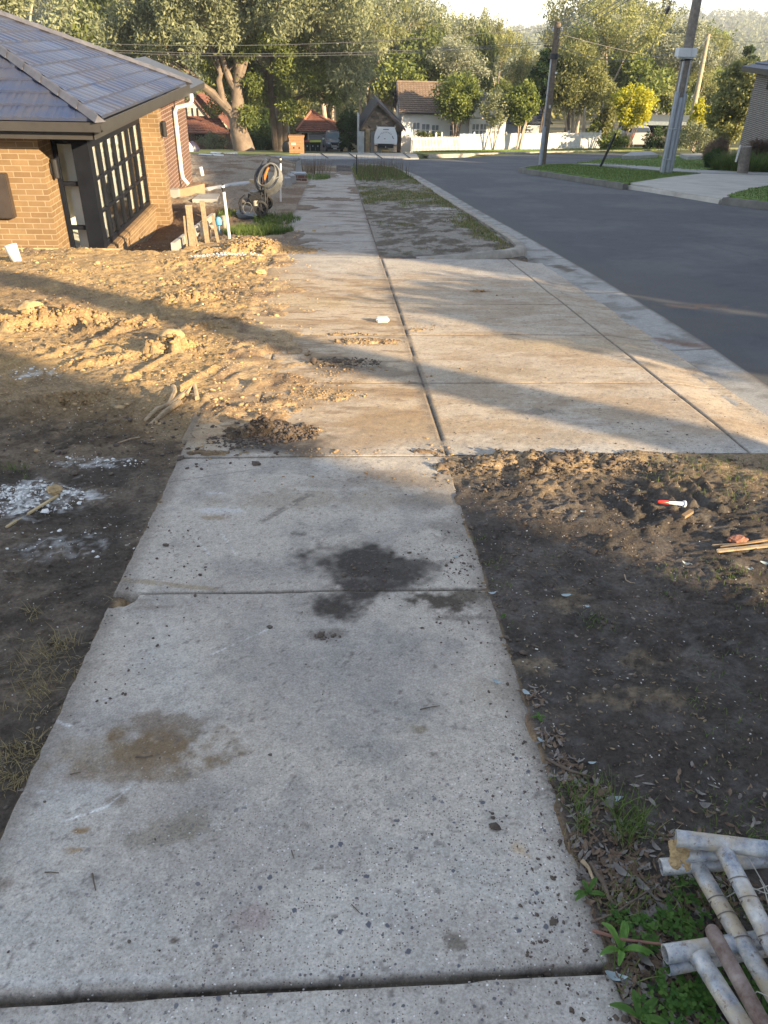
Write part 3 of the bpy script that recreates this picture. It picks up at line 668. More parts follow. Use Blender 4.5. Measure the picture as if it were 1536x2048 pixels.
def kerbline(pxs, name='kerb', h=.11, mat=m_kerb, w=.08, world=False):
    P = [tuple(p) if world else tuple(G(*p)) for p in pxs]
    secs = []
    for i, p in enumerate(P):
        a = Vector(P[max(i-1, 0)]); b = Vector(P[min(i+1, len(P)-1)]); t = (b-a); t.z = 0; t.normalize(); nn = Vector((t.y, -t.x, 0)); z0 = hz(p[0], p[1])
        secs.append([(p[0]+nn.x*u, p[1]+nn.y*u, z0+v) for u, v in ((-w, -.15), (-w, h), (-w+.02, h+.012), (w-.02, h+.012), (w, h-.02), (w+.01, -.15))])
    m = MB().loft(secs); o = obj(name, m, mat, smooth=True); o['kind'] = 'structure'; return o
kerbline([(1110, 333), (1060, 338), (1040, 342), (1060, 346), (1100, 352), (1170, 363), (1250, 376)], mat=m_dark_k)
kerbline([(1447, 405), (1500, 411), (1560, 419), (1620, 428)], mat=m_dark_k)
kerbline([(1256, 375), (1300, 381), (1350, 389), (1400, 397), (1443, 404)], h=.05, mat=m_pconc)
# far side of the cross street
sheet('footpath', [(300, 320.5), (300, 314.5), (600, 311), (600, 317.5)], .03, m_gconc, .1)
sheet('driveway', [(600, 319), (600, 307.5), (700, 306), (832, 306.5), (838, 318)], .03, m_gconc, .1)
sheet('lawn', [(250, 314.5), (250, 300), (420, 300), (585, 303.5), (600, 307), (600, 311)], .06, m_drygrass, .1)
def at(px, py, Y): q = onY(px, py, Y); return (q[0], q[1], q[2])
P0 = [(6.4, 57.5), (6.0, 66), (7, 71.5), (34, 72), (40, 66), (14, 63.0), (9, 60)]
sheet('lawn', [(x, y, 0) for x, y in P0], .07, m_drygrass, .12, world=True)
kerbline([(6.3, 57.4, 0), (9, 59.7, 0), (14, 62.7, 0), (24, 64.8, 0), (40, 65.6, 0)], world=True, h=.08)
for k, px in enumerate((650, 706, 758, 815)):
    a = G(px-8, 307.5); b = G(px+6, 318); j = MB(); j.tube([(a[0], a[1], a[2]+.034), (b[0], b[1], b[2]+.034)], .035, 4); jo = obj('paving_joint', j, M('joint_tar', (.05, .05, .05), .9)); jo['kind'] = 'structure'

# ================================================================== NEAR HOUSE
m_tan = brickmat('tan_brick', (.27, .175, .09), (.20, .125, .062), (.36, .28, .18), w=.235, h=.077, ms=.007)
m_redb = brickmat('red_brick', (.16, .075, .05), (.115, .055, .04), (.30, .24, .20))
m_frame = M('black_frame', (.010, .012, .018), .5, .2, 6, bmp=.05, spec=.12)
m_gutter = M('dark_gutter', (.05, .048, .048), .4, .12, 4, bmp=.1, spec=.25)
m_tile = M('glazed_tile', (.020, .034, .082), .42, .3, 2.2, bmp=.25, dist=.004, spec=.55, col2=(.06, .06, .075))
m_inner = M('interior_wall', (.78, .76, .72), .9, .08, 2, bmp=0)
m_glass = glassmat('window_glass', (.95, .97, .97), 0.0)
def house():
    YF, YB, XC = 11.9, 12.45, -4.1          # front wall, recessed glazing, return wall
    XW = onY(206, 495, YB)[0]; XW = -3.6
    YP = 15.85; XP = -3.24; ZB = -1.95; ZE = .22; YE = 18.6
    base = (-5.5, 15.0, ZB)
    h = thing('brick_house', 'tan brick house with dark blue glazed tile hip roof and black framed corner windows', 'house', base)
    T = .23
    w = MB()
    w.b2((-12.5, YF, ZB), (XC, YF+T, ZE))                    # front
    w.b2((XC-T, YF+T+.001, ZB), (XC-.001, YB, ZE))           # return
    w.b2((XW-.02, YB+.11, ZB), (XW+.11, YP, -1.42))           # brick below side window
    w.b2((XW-.14, YP, ZB), (XP, YP+.36, ZE))                 # pillar
    obj('wall', w, m_tan, h)
    sl = MB(); sl.loft([[(XW-.04, y, -1.418), (XW+.14, y, -1.44), (XW+.14, y, -1.50), (XW-.04, y, -1.49)] for y in (YB+.08, YP-.003)]); obj('sill', sl, m_tan, h)
    w = MB(); w.b2((XP-.85, YP+.363, ZB-.4), (XP-.62, 22.5, .05)); w.b2((-12.5, 22.3, ZB-.4), (XP-.86, 22.5, .05)); obj('rear_wall', w, m_redb, h)
    # interior
    r = MB(); zf = -1.62
    r.b2((-9.5, YB+.25, zf-.05), (XW-.06, YE-.6, zf)); r.b2((-9.6, YE-.6, zf), (XW-.2, YE-.5, ZE)); r.b2((-9.7, YB+.2, zf), (-9.6, YE-.6, ZE)); r.b2((-6.3, 13.9, zf+.002), (-6.2, YE-.62, ZE-.03))
    r.b2((-9.55, YB+.3, ZE-.02), (XW-.1, YE-.55, ZE+.03))
    obj('interior', r, m_inner, h)
    for q in (((-5.6, 14.6, zf+.003), (-4.6, 14.66, -.1)), ((-5.9, 13.4, zf+.003), (-5.85, 13.85, -.2)), ((-4.3, 14.9, -1.0), (-4.25, 15.6, .1))): obj('inner_screen', MB().b2(*q), m_inner, h)
    # front-facing narrow glazing: three panes, black frame
    x0, x1 = XC+.005, XW-.20
    fr = MB(); fr.b2((x0, YB-.03, ZB), (x0+.055, YB+.05, ZE-.02)); fr.b2((XW-.205, YB-.06, ZB), (XW+.03, YB+.10, ZE-.02))
    zs = [-1.6, -1.12, -.50, .02]
    for z in zs[1:3]: fr.b2((x0+.055, YB-.02, z-.03), (x1, YB+.04, z+.03))
    fr.b2((x0+.055, YB-.02, .04), (x1, YB+.04, ZE-.02)); fr.b2((x0+.055, YB-.02, -1.95), (x1, YB+.04, -1.75))
    wf = obj('window', fr, m_frame, h); g = MB(); g.b2((x0+.05, YB+.008, -1.8), (x1+.01, YB+.014, .05)); obj('pane', g, m_glass, wf)
    # side windows: seven lights, three rows
    fr = MB(); zt, zb = -.02, -1.40
    ysp = [YB+.10, YB+.58, YB+1.02, YB+1.50, YB+1.98, YB+2.46, YB+2.86, YP]
    fr.b2((XW-.03, YB+.10, zt), (XW+.028, YP, ZE-.02)); fr.b2((XW-.03, YB+.10, zb-.02), (XW+.035, YP-.003, zb+.04))
    for i, y in enumerate(ysp):
        wd = .075 if i in (1, 6) else .05
        if i in (0,): continue
        fr.b2((XW-.03, y-wd, zb+.04), (XW+.03, y-.001, zt))
    fr.b2((XW-.03, YB+.10, zb+.04), (XW+.03, YB+.15, zt))
    for z in (zb+.48, zb+.94): fr.b2((XW-.02, YB+.13, z-.02), (XW+.024, YP-.04, z+.02))
    wf = obj('window', fr, m_frame, h); g = MB(); g.b2((XW-.004, YB+.12, zb+.02), (XW+.003, YP-.03, zt+.02)); obj('pane', g, m_glass, wf)
    # pale sheets added behind the panes to make them look bright
    for a, b, zz in ((0, 1, -1.38), (1, 2, -.55), (2, 3, -1.0), (3, 4, -.9), (4, 5, -1.3), (5, 6, -.5), (6, 7, -1.37)): obj('added_backing', MB().b2((XW-.045, ysp[a]+.06, zz), (XW-.04, ysp[b]-.06, zt)), m_inner, h)
    obj('added_backing', MB().b2((XC+.1, YB+.16, -1.7), (XC+.30, YB+.165, 0)), m_inner, h)
    # eaves: fascia, gutter, soffit
    XE, YE0, YE1, ZG = -3.14, 11.45, 18.75, .43
    s_ = MB(); s_.b2((-12.5, YE0+.09, ZE+.0), (XE-.09, YE1-.09, ZE+.045)); obj('soffit', s_, m_gutter, h)
    fa = MB(); fa.b2((-12.5, YE0+.06, ZE-.01), (XE-.075, YE0+.085, ZG-.055)); fa.b2((XE-.09, YE0+.06, ZE-.01), (XE-.065, YE1-.07, ZG-.055)); fa.b2((-12.5, YE1-.085, ZE-.01), (XE-.07, YE1-.06, ZG-.055)); obj('fascia', fa, m_gutter, h)
    gu = MB()
    def gs(y, sgn): return None
    gp = [(0, .0), (0, .115), (.012, .115), (.014, .02), (.085, .02), (.085, -.003)]
    gu.loft([[(x, YE0-.06+u*1.0, ZG-.115+v) for u, v in gp] for x in (-12.5, XE+.06)])
    gu.loft([[(XE+.06-u, y, ZG-.115+v) for u, v in gp] for y in (YE0-.06+.001, YE1+.05)])
    obj('gutter', gu, m_gutter, h)
    # roof planes built of overlapping ribbed tile courses
    tp = math.tan(R_(23)); crs = .33
    def rz(x, y): return ZG+.01+tp*min(XE-x, y-YE0, YE1-y)
    half = (YE1-YE0)/2; nC = int(half/ (crs*math.cos(R_(23))))+1; dc = crs*math.cos(R_(23))
    rt = MB()
    def course(side, k):
        d0, d1 = k*dc, min((k+1)*dc+.02, half)
        if side == 'E': a0, b0 = YE0+d0, YE1-d0; a1, b1 = YE0+d1, YE1-d1
        else: a0, b0 = -12.5, XE-d0; a1, b1 = -12.5, XE-d1
        st = .037; n = max(2, int((b0-a0)/st)); vs = []
        for i in range(n+1):
            u = a0+(b0-a0)*i/n; ph = (u % .30)/.30
            rib = .012*abs(math.sin(ph*math.pi*3)) + (.012 if ph < .12 else 0); wav = .004*math.sin(u*9.1+k*2)
            for (d, up) in ((d0, -.004), (d0, .026+rib+wav), (d1, .004+rib*.8)):
                uu = min(max(u, a0+(d-d0) if side == 'E' else a0), b0-(d-d0))
                z = ZG+.01+tp*d+up
                vs.append((XE-d, uu, z) if side == 'E' else (uu, YE0+d, z) if side == 'S' else (uu, YE1-d, z))
        fs = []
        for i in range(n):
            for q in range(2): fs.append((i*3+q, (i+1)*3+q, (i+1)*3+q+1, i*3+q+1))
        rt.add(vs, fs)
    for k in range(nC):
        course('E', k); course('S', k); course('N', k)
    ro = obj('roof', rt, m_tile, h)
    # hip cappings
    for sy, yy0 in ((1, YE0), (-1, YE1)):
        cp = MB(); L = half; n = int(L/.30)
        for i in range(n):
            d0, d1 = i*L/n-.02, (i+1)*L/n+.02
            secs = []
            for d, sc in ((d0, 1.12), (d1, .92)):
                x, y, z = XE-d, yy0+sy*d, ZG+.01+tp*d+.03; e = .095*sc
                c = (Vector((1, sy*0, 0))*1, Vector((0, -sy, 0)))
                secs.append([(x+e*1.1, y+.0, z-.025), (x+e*.55, y-sy*e*.3, z+.05*sc), (x, y, z+.075*sc), (x+e*.3, y-sy*e*.55, z+.05*sc), (x, y-sy*e*1.1, z-.025), (x, y, z-.05)])
            cp.loft(secs)
        obj('ridge_capping', cp, M('ridge_tile', (.10, .10, .115), .38, .3, 5, bmp=.4), ro)
    # meter box, wall lights
    a = onY(0, 345, YF); b = onY(35, 434, YF)
    mb = MB().box(((b[0]-.55+b[0])/2, YF-.06, (onY(20, 345, YF)[2]+b[2])/2), (.55, .12, onY(20, 345, YF)[2]-b[2]), bev=.012); obj('meter_box', mb, M('meter_box_paint', (.05, .04, .036), .45, .2, 4), h)
    def light(p, ax):
        l = MB(); l.box(p, (.03, .10, .16) if ax == 'X' else (.10, .03, .16), bev=.006); q = (p[0]+(.05 if ax == 'X' else 0), p[1]-(0 if ax == 'X' else .05), p[2])
        l.lathe((q[0], q[1], q[2]-.13), [(.038, 0), (.045, .01), (.045, .25), (.036, .26)], 12); obj('wall_light', l, m_black, h)
    q = onX(101, 337, XC); light((XC+.016, q[1], q[2]), 'X')
    q = onX(324, 256, XP); light((XP+.016, YP+.15, q[2]), 'X')
    # rear eave and downpipe
    e = MB(); zE = .10; e.b2((XP-.8, 18.9, zE), (XP-.15, 23, zE+.12)); e.loft([[(XP-.15, y, zE+.12), (XP-1.6, y, zE+.66), (XP-1.6, y, zE+.60), (XP-.2, y, zE+.10)] for y in (18.8, 23.1)]); obj('rear_eave', e, m_gutter, h)
    dp = MB(); a = onY(377, 213, 20.5); xw = XP-.62+.07
    dp.tube([(xw+.42, 20.6, zE+.02), (xw+.42, 20.6, zE-.12), (xw+.36, 20.6, zE-.2), (xw+.06, 20.6, zE-.26), (xw, 20.6, zE-.36), (xw, 20.6, -1.55), (xw+.02, 20.6, -1.72), (xw+.14, 20.55, -1.85)], .048, 12)
    for z in (-.6, -1.3): dp.lathe((xw, 20.6, z), [(.056, 0), (.056, .05)], 12)
    obj('downpipe', dp, m_white, h, smooth=True)
    return h
house()

# ---- timber edging, trench wall and bits of the building site
m_pine = M('pine_board', (.47, .36, .20), .85, .25, 18, bmp=.5)
b = MB(); zt = onY(120, 497, 11.02)[2]
b.box((-4.9, 11.02, zt-.10), (3.9, .05, .20), rz=.012, bev=.006); obj('timber_sleeper', b, m_pine); tag(bpy.data.objects['timber_sleeper'], 'long pine edging board on the ground along the front of the tan brick house', 'board')
b = MB(); b.box((-2.55, 10.98, onY(250, 505, 11)[2]-.07), (.8, .06, .12), rz=-.03, bev=.01); tag(obj('timber_board', b, m_wood), 'short weathered board at the right end of the pine edging', 'board')
b = MB()
for i in range(6):
    y0, y1 = 11.15+i*.66, 11.79+i*.66; b.box((-2.28, (y0+y1)/2, hz(0, (y0+y1)/2)+.02-.2), (.07, .64, .50), rx=-math.atan(SLOPE), bev=.006)
tag(obj('retaining_wall', b, m_conc), 'low grey concrete plank retaining wall beside the trench by the house', 'wall')
def stake(px, py, tp, dx, w, th, label, mat=m_wood, name='timber_stake', split=0):
    a = G(px, py); t = onY(tp[0], tp[1], a[1]+.0); h = t[2]-a[2]
    m = MB(); k = 6; secs = []
    for i in range(k):
        f = i/(k-1); c = Vector(a)*(1-f)+Vector(t)*f; c.z -= .05*(1-f); ww = w*(1-.05*math.sin(i*2.1)); 
        secs.append([(c.x-ww, c.y-th, c.z), (c.x+ww, c.y-th, c.z), (c.x+ww, c.y+th, c.z), (c.x-ww, c.y+th, c.z)])
    m.loft(secs)
    if split: m.loft([[(c[0][0]-.05, c[0][1]+.02, c[0][2]-.03), (c[0][0]-.02, c[0][1]+.02, c[0][2]-.03), (c[0][0]-.02, c[0][1]+.06, c[0][2]-.03), (c[0][0]-.05, c[0][1]+.06, c[0][2]-.03)] for c in secs[:-1]])
    return tag(obj(name, m, mat), label, 'stake', 'survey stakes by the trench')
stake(385, 490, (377, 410), 0, .043, .02, 'thick grey stake standing leftmost beside the trench wall, split at the back', split=1)
stake(415, 484, (404, 402), 0, .032, .02, 'grey stake behind the upright clay pipe', split=0)
stake(437, 484, (425, 430), 0, .018, .018, 'thin pointed stake just left of the white pole')
stake(395, 488, (388, 455), 0, .010, .01, 'short pale peg low between the two thick stakes')
c_ = onY(410, 455, 11.95); m = MB(); m.lathe((c_[0], c_[1], c_[2]-.16), [(.075, -.42), (.05, -.02), (.07, 0), (.08, .06), (.08, .12), (.07, .135), (.068, .24), (.055, .25), (.055, .02)], 16)
m_clay = M('clay_pipe_plastic', (.42, .36, .28), .7, .2, 8)
tag(obj('pipe_fitting', m, m_clay, smooth=True), 'beige socketed pipe fitting standing upright between the stakes', 'pipe')
a = onY(393, 461, 11.95); b_ = onY(430, 455, 11.95); m = MB(); m.tube([a, (Vector(a)+Vector(b_))/2+Vector((0, 0, .02)), b_], [.035, .03, .035], 8, jit=.2)
tag(obj('branch_rail', m, m_clay, smooth=True), 'short pale crossbar linking the upright fitting to the stakes', 'pipe')
def whitepole(pb, pt, r, label, cap=True):
    a = Vector(G(*pb)); t = Vector(onY(pt[0], pt[1], a.y)); a.z -= .05
    g = thing('marker_pole', label, 'pole', a, 'white marker poles on the site')
    d = (t-a); n = d.normalized()
    obj('shaft', MB().tube([a, a+d*.86], r, 10), m_white, g, smooth=True)
    obj('cap', MB().tube([a+d*.86, a+d*.90, a+d*.905, a+d*.93, a+d*.935, a+d], [r*.9, r*.9, r*1.25, r*1.25, r*.8, r*.7], 10), m_black, g)
    obj('band', MB().tube([a+d*.93, a+d*.96], r*1.15, 10), m_white, g)
whitepole((460, 482), (445, 366), .022, 'tall white pole with black tip in front of the dirt heap, nearest of the two')
whitepole((561, 404), (561, 313), .020, 'white pole with black tip behind the coiled hose')
# vertical pvc stub, long pipe, formwork board, blocks
a = Vector(G(408, 363)); t = Vector(onY(401, 334, a.y)); tag(obj('pipe_stub', MB().tube([a-Vector((0, 0, .1)), t], .055, 14), m_white, smooth=True), 'short white pipe stub standing upright in the dirt', 'pipe')
a = Vector(G(412, 387)); b_ = Vector(G(512, 372)); m = MB(); m.tube([a+Vector((0, 0, .06)), a*.5+b_*.5+Vector((0, 0, .09)), b_+Vector((0, 0, .08))], .075, 16); tag(obj('drain_pipe', m, M('grey_pvc', (.40, .40, .39), .5, .12, 3), smooth=True), 'long grey drain pipe lying on the dirt behind the pressure washer', 'pipe')
for (p, q, lab) in (((424, 320), (475, 318), 'nearer thin white pipe lying by the far path'), ((400, 321.5), (448, 324), 'thin white pipe lying leftmost by the far path'), ((424, 316), (470, 322), 'thin white pipe crossing the others by the far path')):
    a, b_ = Vector(G(p[0], p[1]+3)), Vector(G(q[0], q[1]+3)); tag(obj('thin_pipe', MB().tube([a+Vector((0, 0, .3)), b_+Vector((0, 0, .3))], .04, 8), m_white), lab, 'pipe', 'thin pipes lying near the far path')
a, b_ = Vector(G(352, 397)), Vector(G(410, 391)); m = MB(); d = (b_-a); m.box((a+b_)/2+Vector((0, 0, .10)), (d.length, .04, .24), rz=math.atan2(d.y, d.x), bev=.004)
tag(obj('formwork_board', m, M('ply_board', (.27, .19, .12), .85, .2, 4)), 'brown formwork board on edge left of the grey drain pipe', 'board')
a = Vector(G(352, 398)); tag(obj('concrete_block', MB().box(a+Vector((0, -.06, .10)), (.20, .2, .24), bev=.01), m_gconc), 'grey block at the left end of the formwork board', 'block', 'concrete blocks on the site')
sheet('concrete_slab', [(385, 405), (400, 394), (440, 393), (434, 405)], .07, m_gconc, .1, kind=None); o = [q for q in bpy.data.objects if q.name.startswith('concrete_slab')][0]; del o['kind']; tag(o, 'flat square concrete slab in the dirt behind the stakes', 'slab')
for i, (px, py, w_, hh, lab) in enumerate(((575, 368, .20, .22, 'grey block nearest the coiled hose'), (583, 361, .18, .22, 'grey block second in the row beside the path'), (590, 355, .2, .20, 'grey block at the far end of the row beside the path'))):
    a = Vector(G(px, py+4)); tag(obj('concrete_block', MB().box(a+Vector((0, 0, hh/2)), (w_, .30, hh), rz=.3+.2*i, rx=.1*i, bev=.012), m_gconc), lab, 'block', 'concrete blocks on the site')
a = Vector(G(597, 350)); m = MB(); m.loft([[(a.x-.12, a.y, a.z), (a.x+.12, a.y, a.z), (a.x+.12, a.y+.4, a.z), (a.x-.12, a.y+.4, a.z)], [(a.x-.04, a.y+.05, a.z+.42), (a.x+.07, a.y+.05, a.z+.44), (a.x+.07, a.y+.25, a.z+.42), (a.x-.04, a.y+.25, a.z+.40)]])
tag(obj('concrete_wedge', m, m_gconc), 'tall pale wedge of broken concrete beside the red bricks', 'block')
a = Vector(G(601, 361)); tag(obj('brick_stack', MB().box(a+Vector((0, .1, .07)), (.36, .30, .17), rz=.1, bev=.01), m_redb), 'low pile of dark red bricks beside the far path', 'bricks')
tag(obj('paver', MB().box(a+Vector((0, .1, .19)), (.34, .26, .05), rz=.15, bev=.008), M('blue_grey_paver', (.36, .39, .42), .8, .1)), 'blue-grey paver lying on the pile of red bricks', 'paver')
a = Vector(G(508, 378)); tag(obj('timber_offcut', MB().box(Vector(G(505, 374))+Vector((0, 0, .1)), (.16, .12, .18), rz=.3, bev=.006), m_pine), 'pale timber offcut behind the drain pipe', 'timber')
# white plastic container with torn opening, blue tap cover, small fittings
a = Vector(G(33, 521)); m = MB(); n = 20; secs = []
for z, r in ((-.02, .062), (.10, .070), (.19, .076)):
    secs.append([(a.x+r*math.cos(2*math.pi*j/n)-z*.18, a.y+r*math.sin(2*math.pi*j/n), a.z+z+(.025*math.cos(2*math.pi*j/n+.6) if z > .15 else 0)) for j in range(n)])
vs = [p for s_ in secs for p in s_]; m.add(vs, [(i*n+j, i*n+(j+1) % n, (i+1)*n+(j+1) % n, (i+1)*n+j) for i in range(2) for j in range(n)])
o = obj('plastic_tub', m, m_white, smooth=True); so = o.modifiers.new('t', 'SOLIDIFY'); so.thickness = .005; tag(o, 'open white plastic tub half sunk in the dirt before the brick house', 'tub')
a = onY(437, 441, 12.9); m = MB(); m.lathe((a[0], a[1], a[2]-.08), [(.01, -.3), (.012, 0), (.05, .02), (.055, .08), (.03, .13)], 10); tag(obj('tap_cover', m, M('blue_plastic', (.10, .35, .55), .5), smooth=True), 'small blue plastic cover on a peg behind the stakes', 'cap')
a = onY(449, 435, 13.2); m = MB(); m.lathe((a[0], a[1], a[2]-.05), [(.045, -.3), (.045, 0), (.06, .0), (.06, .07), (.04, .08)], 12); tag(obj('pipe_end', m, m_clay, smooth=True), 'beige pipe end standing behind the nearest white pole', 'pipe')

# ---- pressure washer with hose coil
def washer():
    b = Vector(G(520, 437)); s = 1.0; X0, Y0, Z0 = b.x, b.y, b.z
    g = thing('pressure_washer', 'black petrol pressure washer on two wheels with hose coiled over its handle', 'pressure washer', b)
    def P(px, py, dy=0): q = onY(px, py, Y0+dy); return Vector(q)
    m_w = M('grey_tyre', (.05, .048, .045), .8); m_rim = M('wheel_plastic', (.03, .03, .035), .5)
    for (px, py, dy, r) in ((522, 417, -.12, .135), (532, 404, .30, .135)):
        c = P(px, py, dy); c.z = max(c.z, hz(0, c.y)+r-.01)
        ty = MB(); n = 28; ty.loft([[(c.x+rr*math.cos(2*math.pi*j/10)*0+0, 0, 0) for j in range(10)] for rr in (1, 1)]) if False else None
        ty.v = []; ty.f = []
        ring = [(.135, -.022), (.137, 0), (.135, .022), (.105, .026), (.105, -.026)]
        k = len(ring); vs = []
        for j in range(n):
            a = 2*math.pi*j/n
            for rr, ww in ring: vs.append((c.x+rr*math.cos(a)*.96, c.y+ww+rr*math.cos(a)*-.25, c.z+rr*math.sin(a)))
        ty.add(vs, [(j*k+i, j*k+(i+1) % k, ((j+1) % n)*k+(i+1) % k, ((j+1) % n)*k+i) for j in range(n) for i in range(k)])
        wo_ = obj('wheel', ty, m_w, g, smooth=True)
        rm = MB(); rm.lathe((c.x, c.y, c.z), [(.035, -.035), (.035, .035)], 12, 'Y')
        for j in range(5):
            a = 2*math.pi*j/5+.3; rm.tube([(c.x, c.y, c.z), (c.x+.105*math.cos(a), c.y-.025*math.cos(a), c.z+.105*math.sin(a))], .014, 6)
        rm.lathe((c.x, c.y+.012, c.z), [(.10, -.004), (.10, .004)], 20, 'Y'); obj('rim', rm, m_rim, wo_)
    fr = MB()
    def T(pts, r, mb): mb.tube(pts, r, 8)
    for dy in (-.02, .22):
        T([P(482, 424, dy), P(478, 406, dy), P(481, 398, dy), P(489, 390, dy)], .014, fr); T([P(482, 424, dy), P(492, 434, dy), P(508, 436, dy), P(524, 430, dy), P(530, 420, dy)], .016, fr)
        T([P(530, 425, dy), P(530, 390, dy), P(527, 350, dy), P(540, 318, dy)], .015, fr)
    T([P(489, 390, -.02), P(489, 390, .22)], .014, fr); T([P(540, 318, -.02), P(540, 318, .22)], .015, fr); T([P(535, 425, .08), P(534, 350, .08)], .013, fr); T([P(523, 425, .08), P(523, 352, .08)], .013, fr)
    obj('frame', fr, m_black, g, smooth=True)
    tr = MB(); c = P(500, 428, .1); tr.loft([[(c.x-.20, c.y-.14, c.z-.05), (c.x+.16, c.y-.14, c.z-.07), (c.x+.16, c.y+.14, c.z-.07), (c.x-.20, c.y+.14, c.z-.05)], [(c.x-.24, c.y-.16, c.z+.05), (c.x+.16, c.y-.16, c.z-.03), (c.x+.16, c.y+.16, c.z-.03), (c.x-.24, c.y+.16, c.z+.05)]]); obj('tray', tr, M('blue_black_plastic', (.03, .045, .075), .5), g)
    en = MB(); c = P(510, 391, .08); en.box(c, (.24, .26, .14), ry=.12, bev=.03); en.box(c+Vector((.06, 0, -.10)), (.20, .22, .10), bev=.02); en.lathe((c.x-.02, c.y-.16, c.z-.02), [(.07, -.03), (.075, 0), (.06, .02)], 16, 'Y')
    obj('engine', en, m_black, g, smooth=True)
    pu = MB(); c = P(497, 403, .02); pu.lathe((c.x-.12, c.y, c.z), [(.03, 0), (.055, .01), (.055, .10), (.04, .11), (.04, .2)], 14, 'X'); pu.box((c.x+.04, c.y, c.z-.04), (.12, .12, .06), bev=.01); obj('pump', pu, M('cast_metal', (.13, .12, .11), .5, metal=.5), g, smooth=True)
    fl = MB(); c = P(511, 405, -.08); fl.lathe((c.x, c.y, c.z-.05), [(.02, -.01), (.048, 0), (.05, .07), (.03, .09)], 14); obj('filter', fl, M('beige_plastic', (.33, .31, .26), .6), g, smooth=True)
    tk = MB(); a, b2 = P(518, 349, .05), P(531, 324, .05); d = (b2-a); ang = math.atan2(d.z, d.x); tk.box((a+b2)/2, (.34, .16, .11), ry=-ang, bev=.02); obj('panel', tk, M('slate_plastic', (.05, .06, .085), .5), g)
    # hose coil
    rg = random.Random(5); hm = M('grey_hose', (.10, .105, .11), .55, .3, 20); ho = MB(); pts = []
    for i in range(0, 9*28):
        a = 2*math.pi*i/28; lp = i//28; f = lp/8
        cx, cy = (537-4*(1-f)+rg.uniform(-.15, .15), 346+9*f); rx_, ry2 = 18+10*f, 24+ 7*f*1.0
        if f < .5: rx_ = 15+6*f; ry2 = 22
        ux = rx_*math.cos(a)+.35*ry2*math.sin(a)*(1-f); uy = ry2*math.sin(a)
        pts.append(P(cx+ux, cy-uy+3, -.10+.03*lp+.02*math.sin(a*2)))
    ho.tube(pts, .0125, 7); obj('hose', ho, hm, g, smooth=True)
    ho = MB(); pts = []
    for i in range(3*22):
        a = 2*math.pi*i/22; pts.append(P(494+9*math.cos(a)+i*.02, 416+11*math.sin(a), -.08+.02*math.sin(i)))
    ho.tube(pts, .008, 6); obj('suction_hose', ho, hm, g, smooth=True)
    og = MB(); og.tube([P(528, 358, .0), P(532, 346, -.02), P(535, 338, 0), P(540, 332, .0)], [.03, .022, .02, .015], 8); og.tube([P(524, 370, .0), P(530, 360, 0)], .012, 6); obj('spray_gun', og, M('orange_plastic', (.55, .17, .04), .5), g, smooth=True)
washer()
# black metal picket at the end of the verge
a = Vector(G(713, 350)); t = Vector(onY(713.5, 309, a.y)); tag(obj('steel_picket', MB().box((a+t)/2, (.035, .03, (t-a).length), ry=0, bev=.004), m_black), 'slim black steel picket standing in the grass beside the footpath', 'post')
# ================================================================== POLES AND WIRES
m_pole = M('grey_pole_timber', (.20, .175, .15), .9, .35, 9, bmp=.7, dist=.01)
m_cond = M('grey_conduit', (.33, .36, .41), .45, .12, 5, metal=.3)
m_wire = M('wire', (.17, .16, .15), .5, .1, 5, bmp=0)
def vline(pb, pt, dy=0):
    a = Vector(G(*pb)); t = Vector(onY(pt[0], pt[1], a.y+dy)); return a, t
# near pole
a, t = vline((1328, 351), (1400, -30)); d = t-a; Ln = d.length; ext = a+d*1.55
g = thing('power_pole', 'tall grey timber power pole with metal cable cover and white box at right', 'power pole', a, 'power poles')
obj('pole', MB().tube([a-d*.02, a+d*.5, ext], [.19, .17, .14], 16, jit=.02), m_pole, g, smooth=True)
m = MB()
for dx, r, f0, f1 in ((-.13, .10, 0, .47), (.03, .11, 0, .44), (.16, .085, 0, .46)):
    o_ = Vector((dx, -.15, 0)); m.tube([a+o_, a+o_+d*f1], r, 8)
obj('cable_cover', m, m_cond, g, smooth=True)
m = MB()
for dx in (-.12, .15): m.tube([a+Vector((dx, -.12, 0))+d*.45, a+Vector((dx*.9, -.12, 0))+d*.645], .045, 8)
obj('conduit', m, m_galv, g, smooth=True)
m = MB()
for f in (.10, .27): m = MB(); m.tube([a+d*f+Vector((-.24, -.2, 0)), a+d*f+Vector((0, -.27, 0)), a+d*f+Vector((.25, -.18, 0))], .02, 6); obj('strap', m, m_galv, g)
bx = onY(1373, 105, a.y-.25); m = MB(); m.box((bx[0]-.12, bx[1], bx[2]), (.46, .32, .27), rz=.05, bev=.01); m.box((bx[0]+.26, bx[1]+.03, bx[2]), (.22, .3, .26), rz=-.3, bev=.01); m.box((bx[0]+.02, bx[1]+.1, bx[2]-.16), (.5, .3, .05)); BOX1 = Vector(bx)
obj('junction_box', m, M('box_paint', (.62, .64, .66), .45, .05, 4), g)
m = MB(); m.tube([a+d*.62+Vector((.2*math.cos(q), .2*math.sin(q)-.02, .02*q)) for q in np.linspace(0, 12, 40)], .018, 5); obj('cable_loop', m, m_black, g)
TOP1 = a+d*1.45; P1 = a
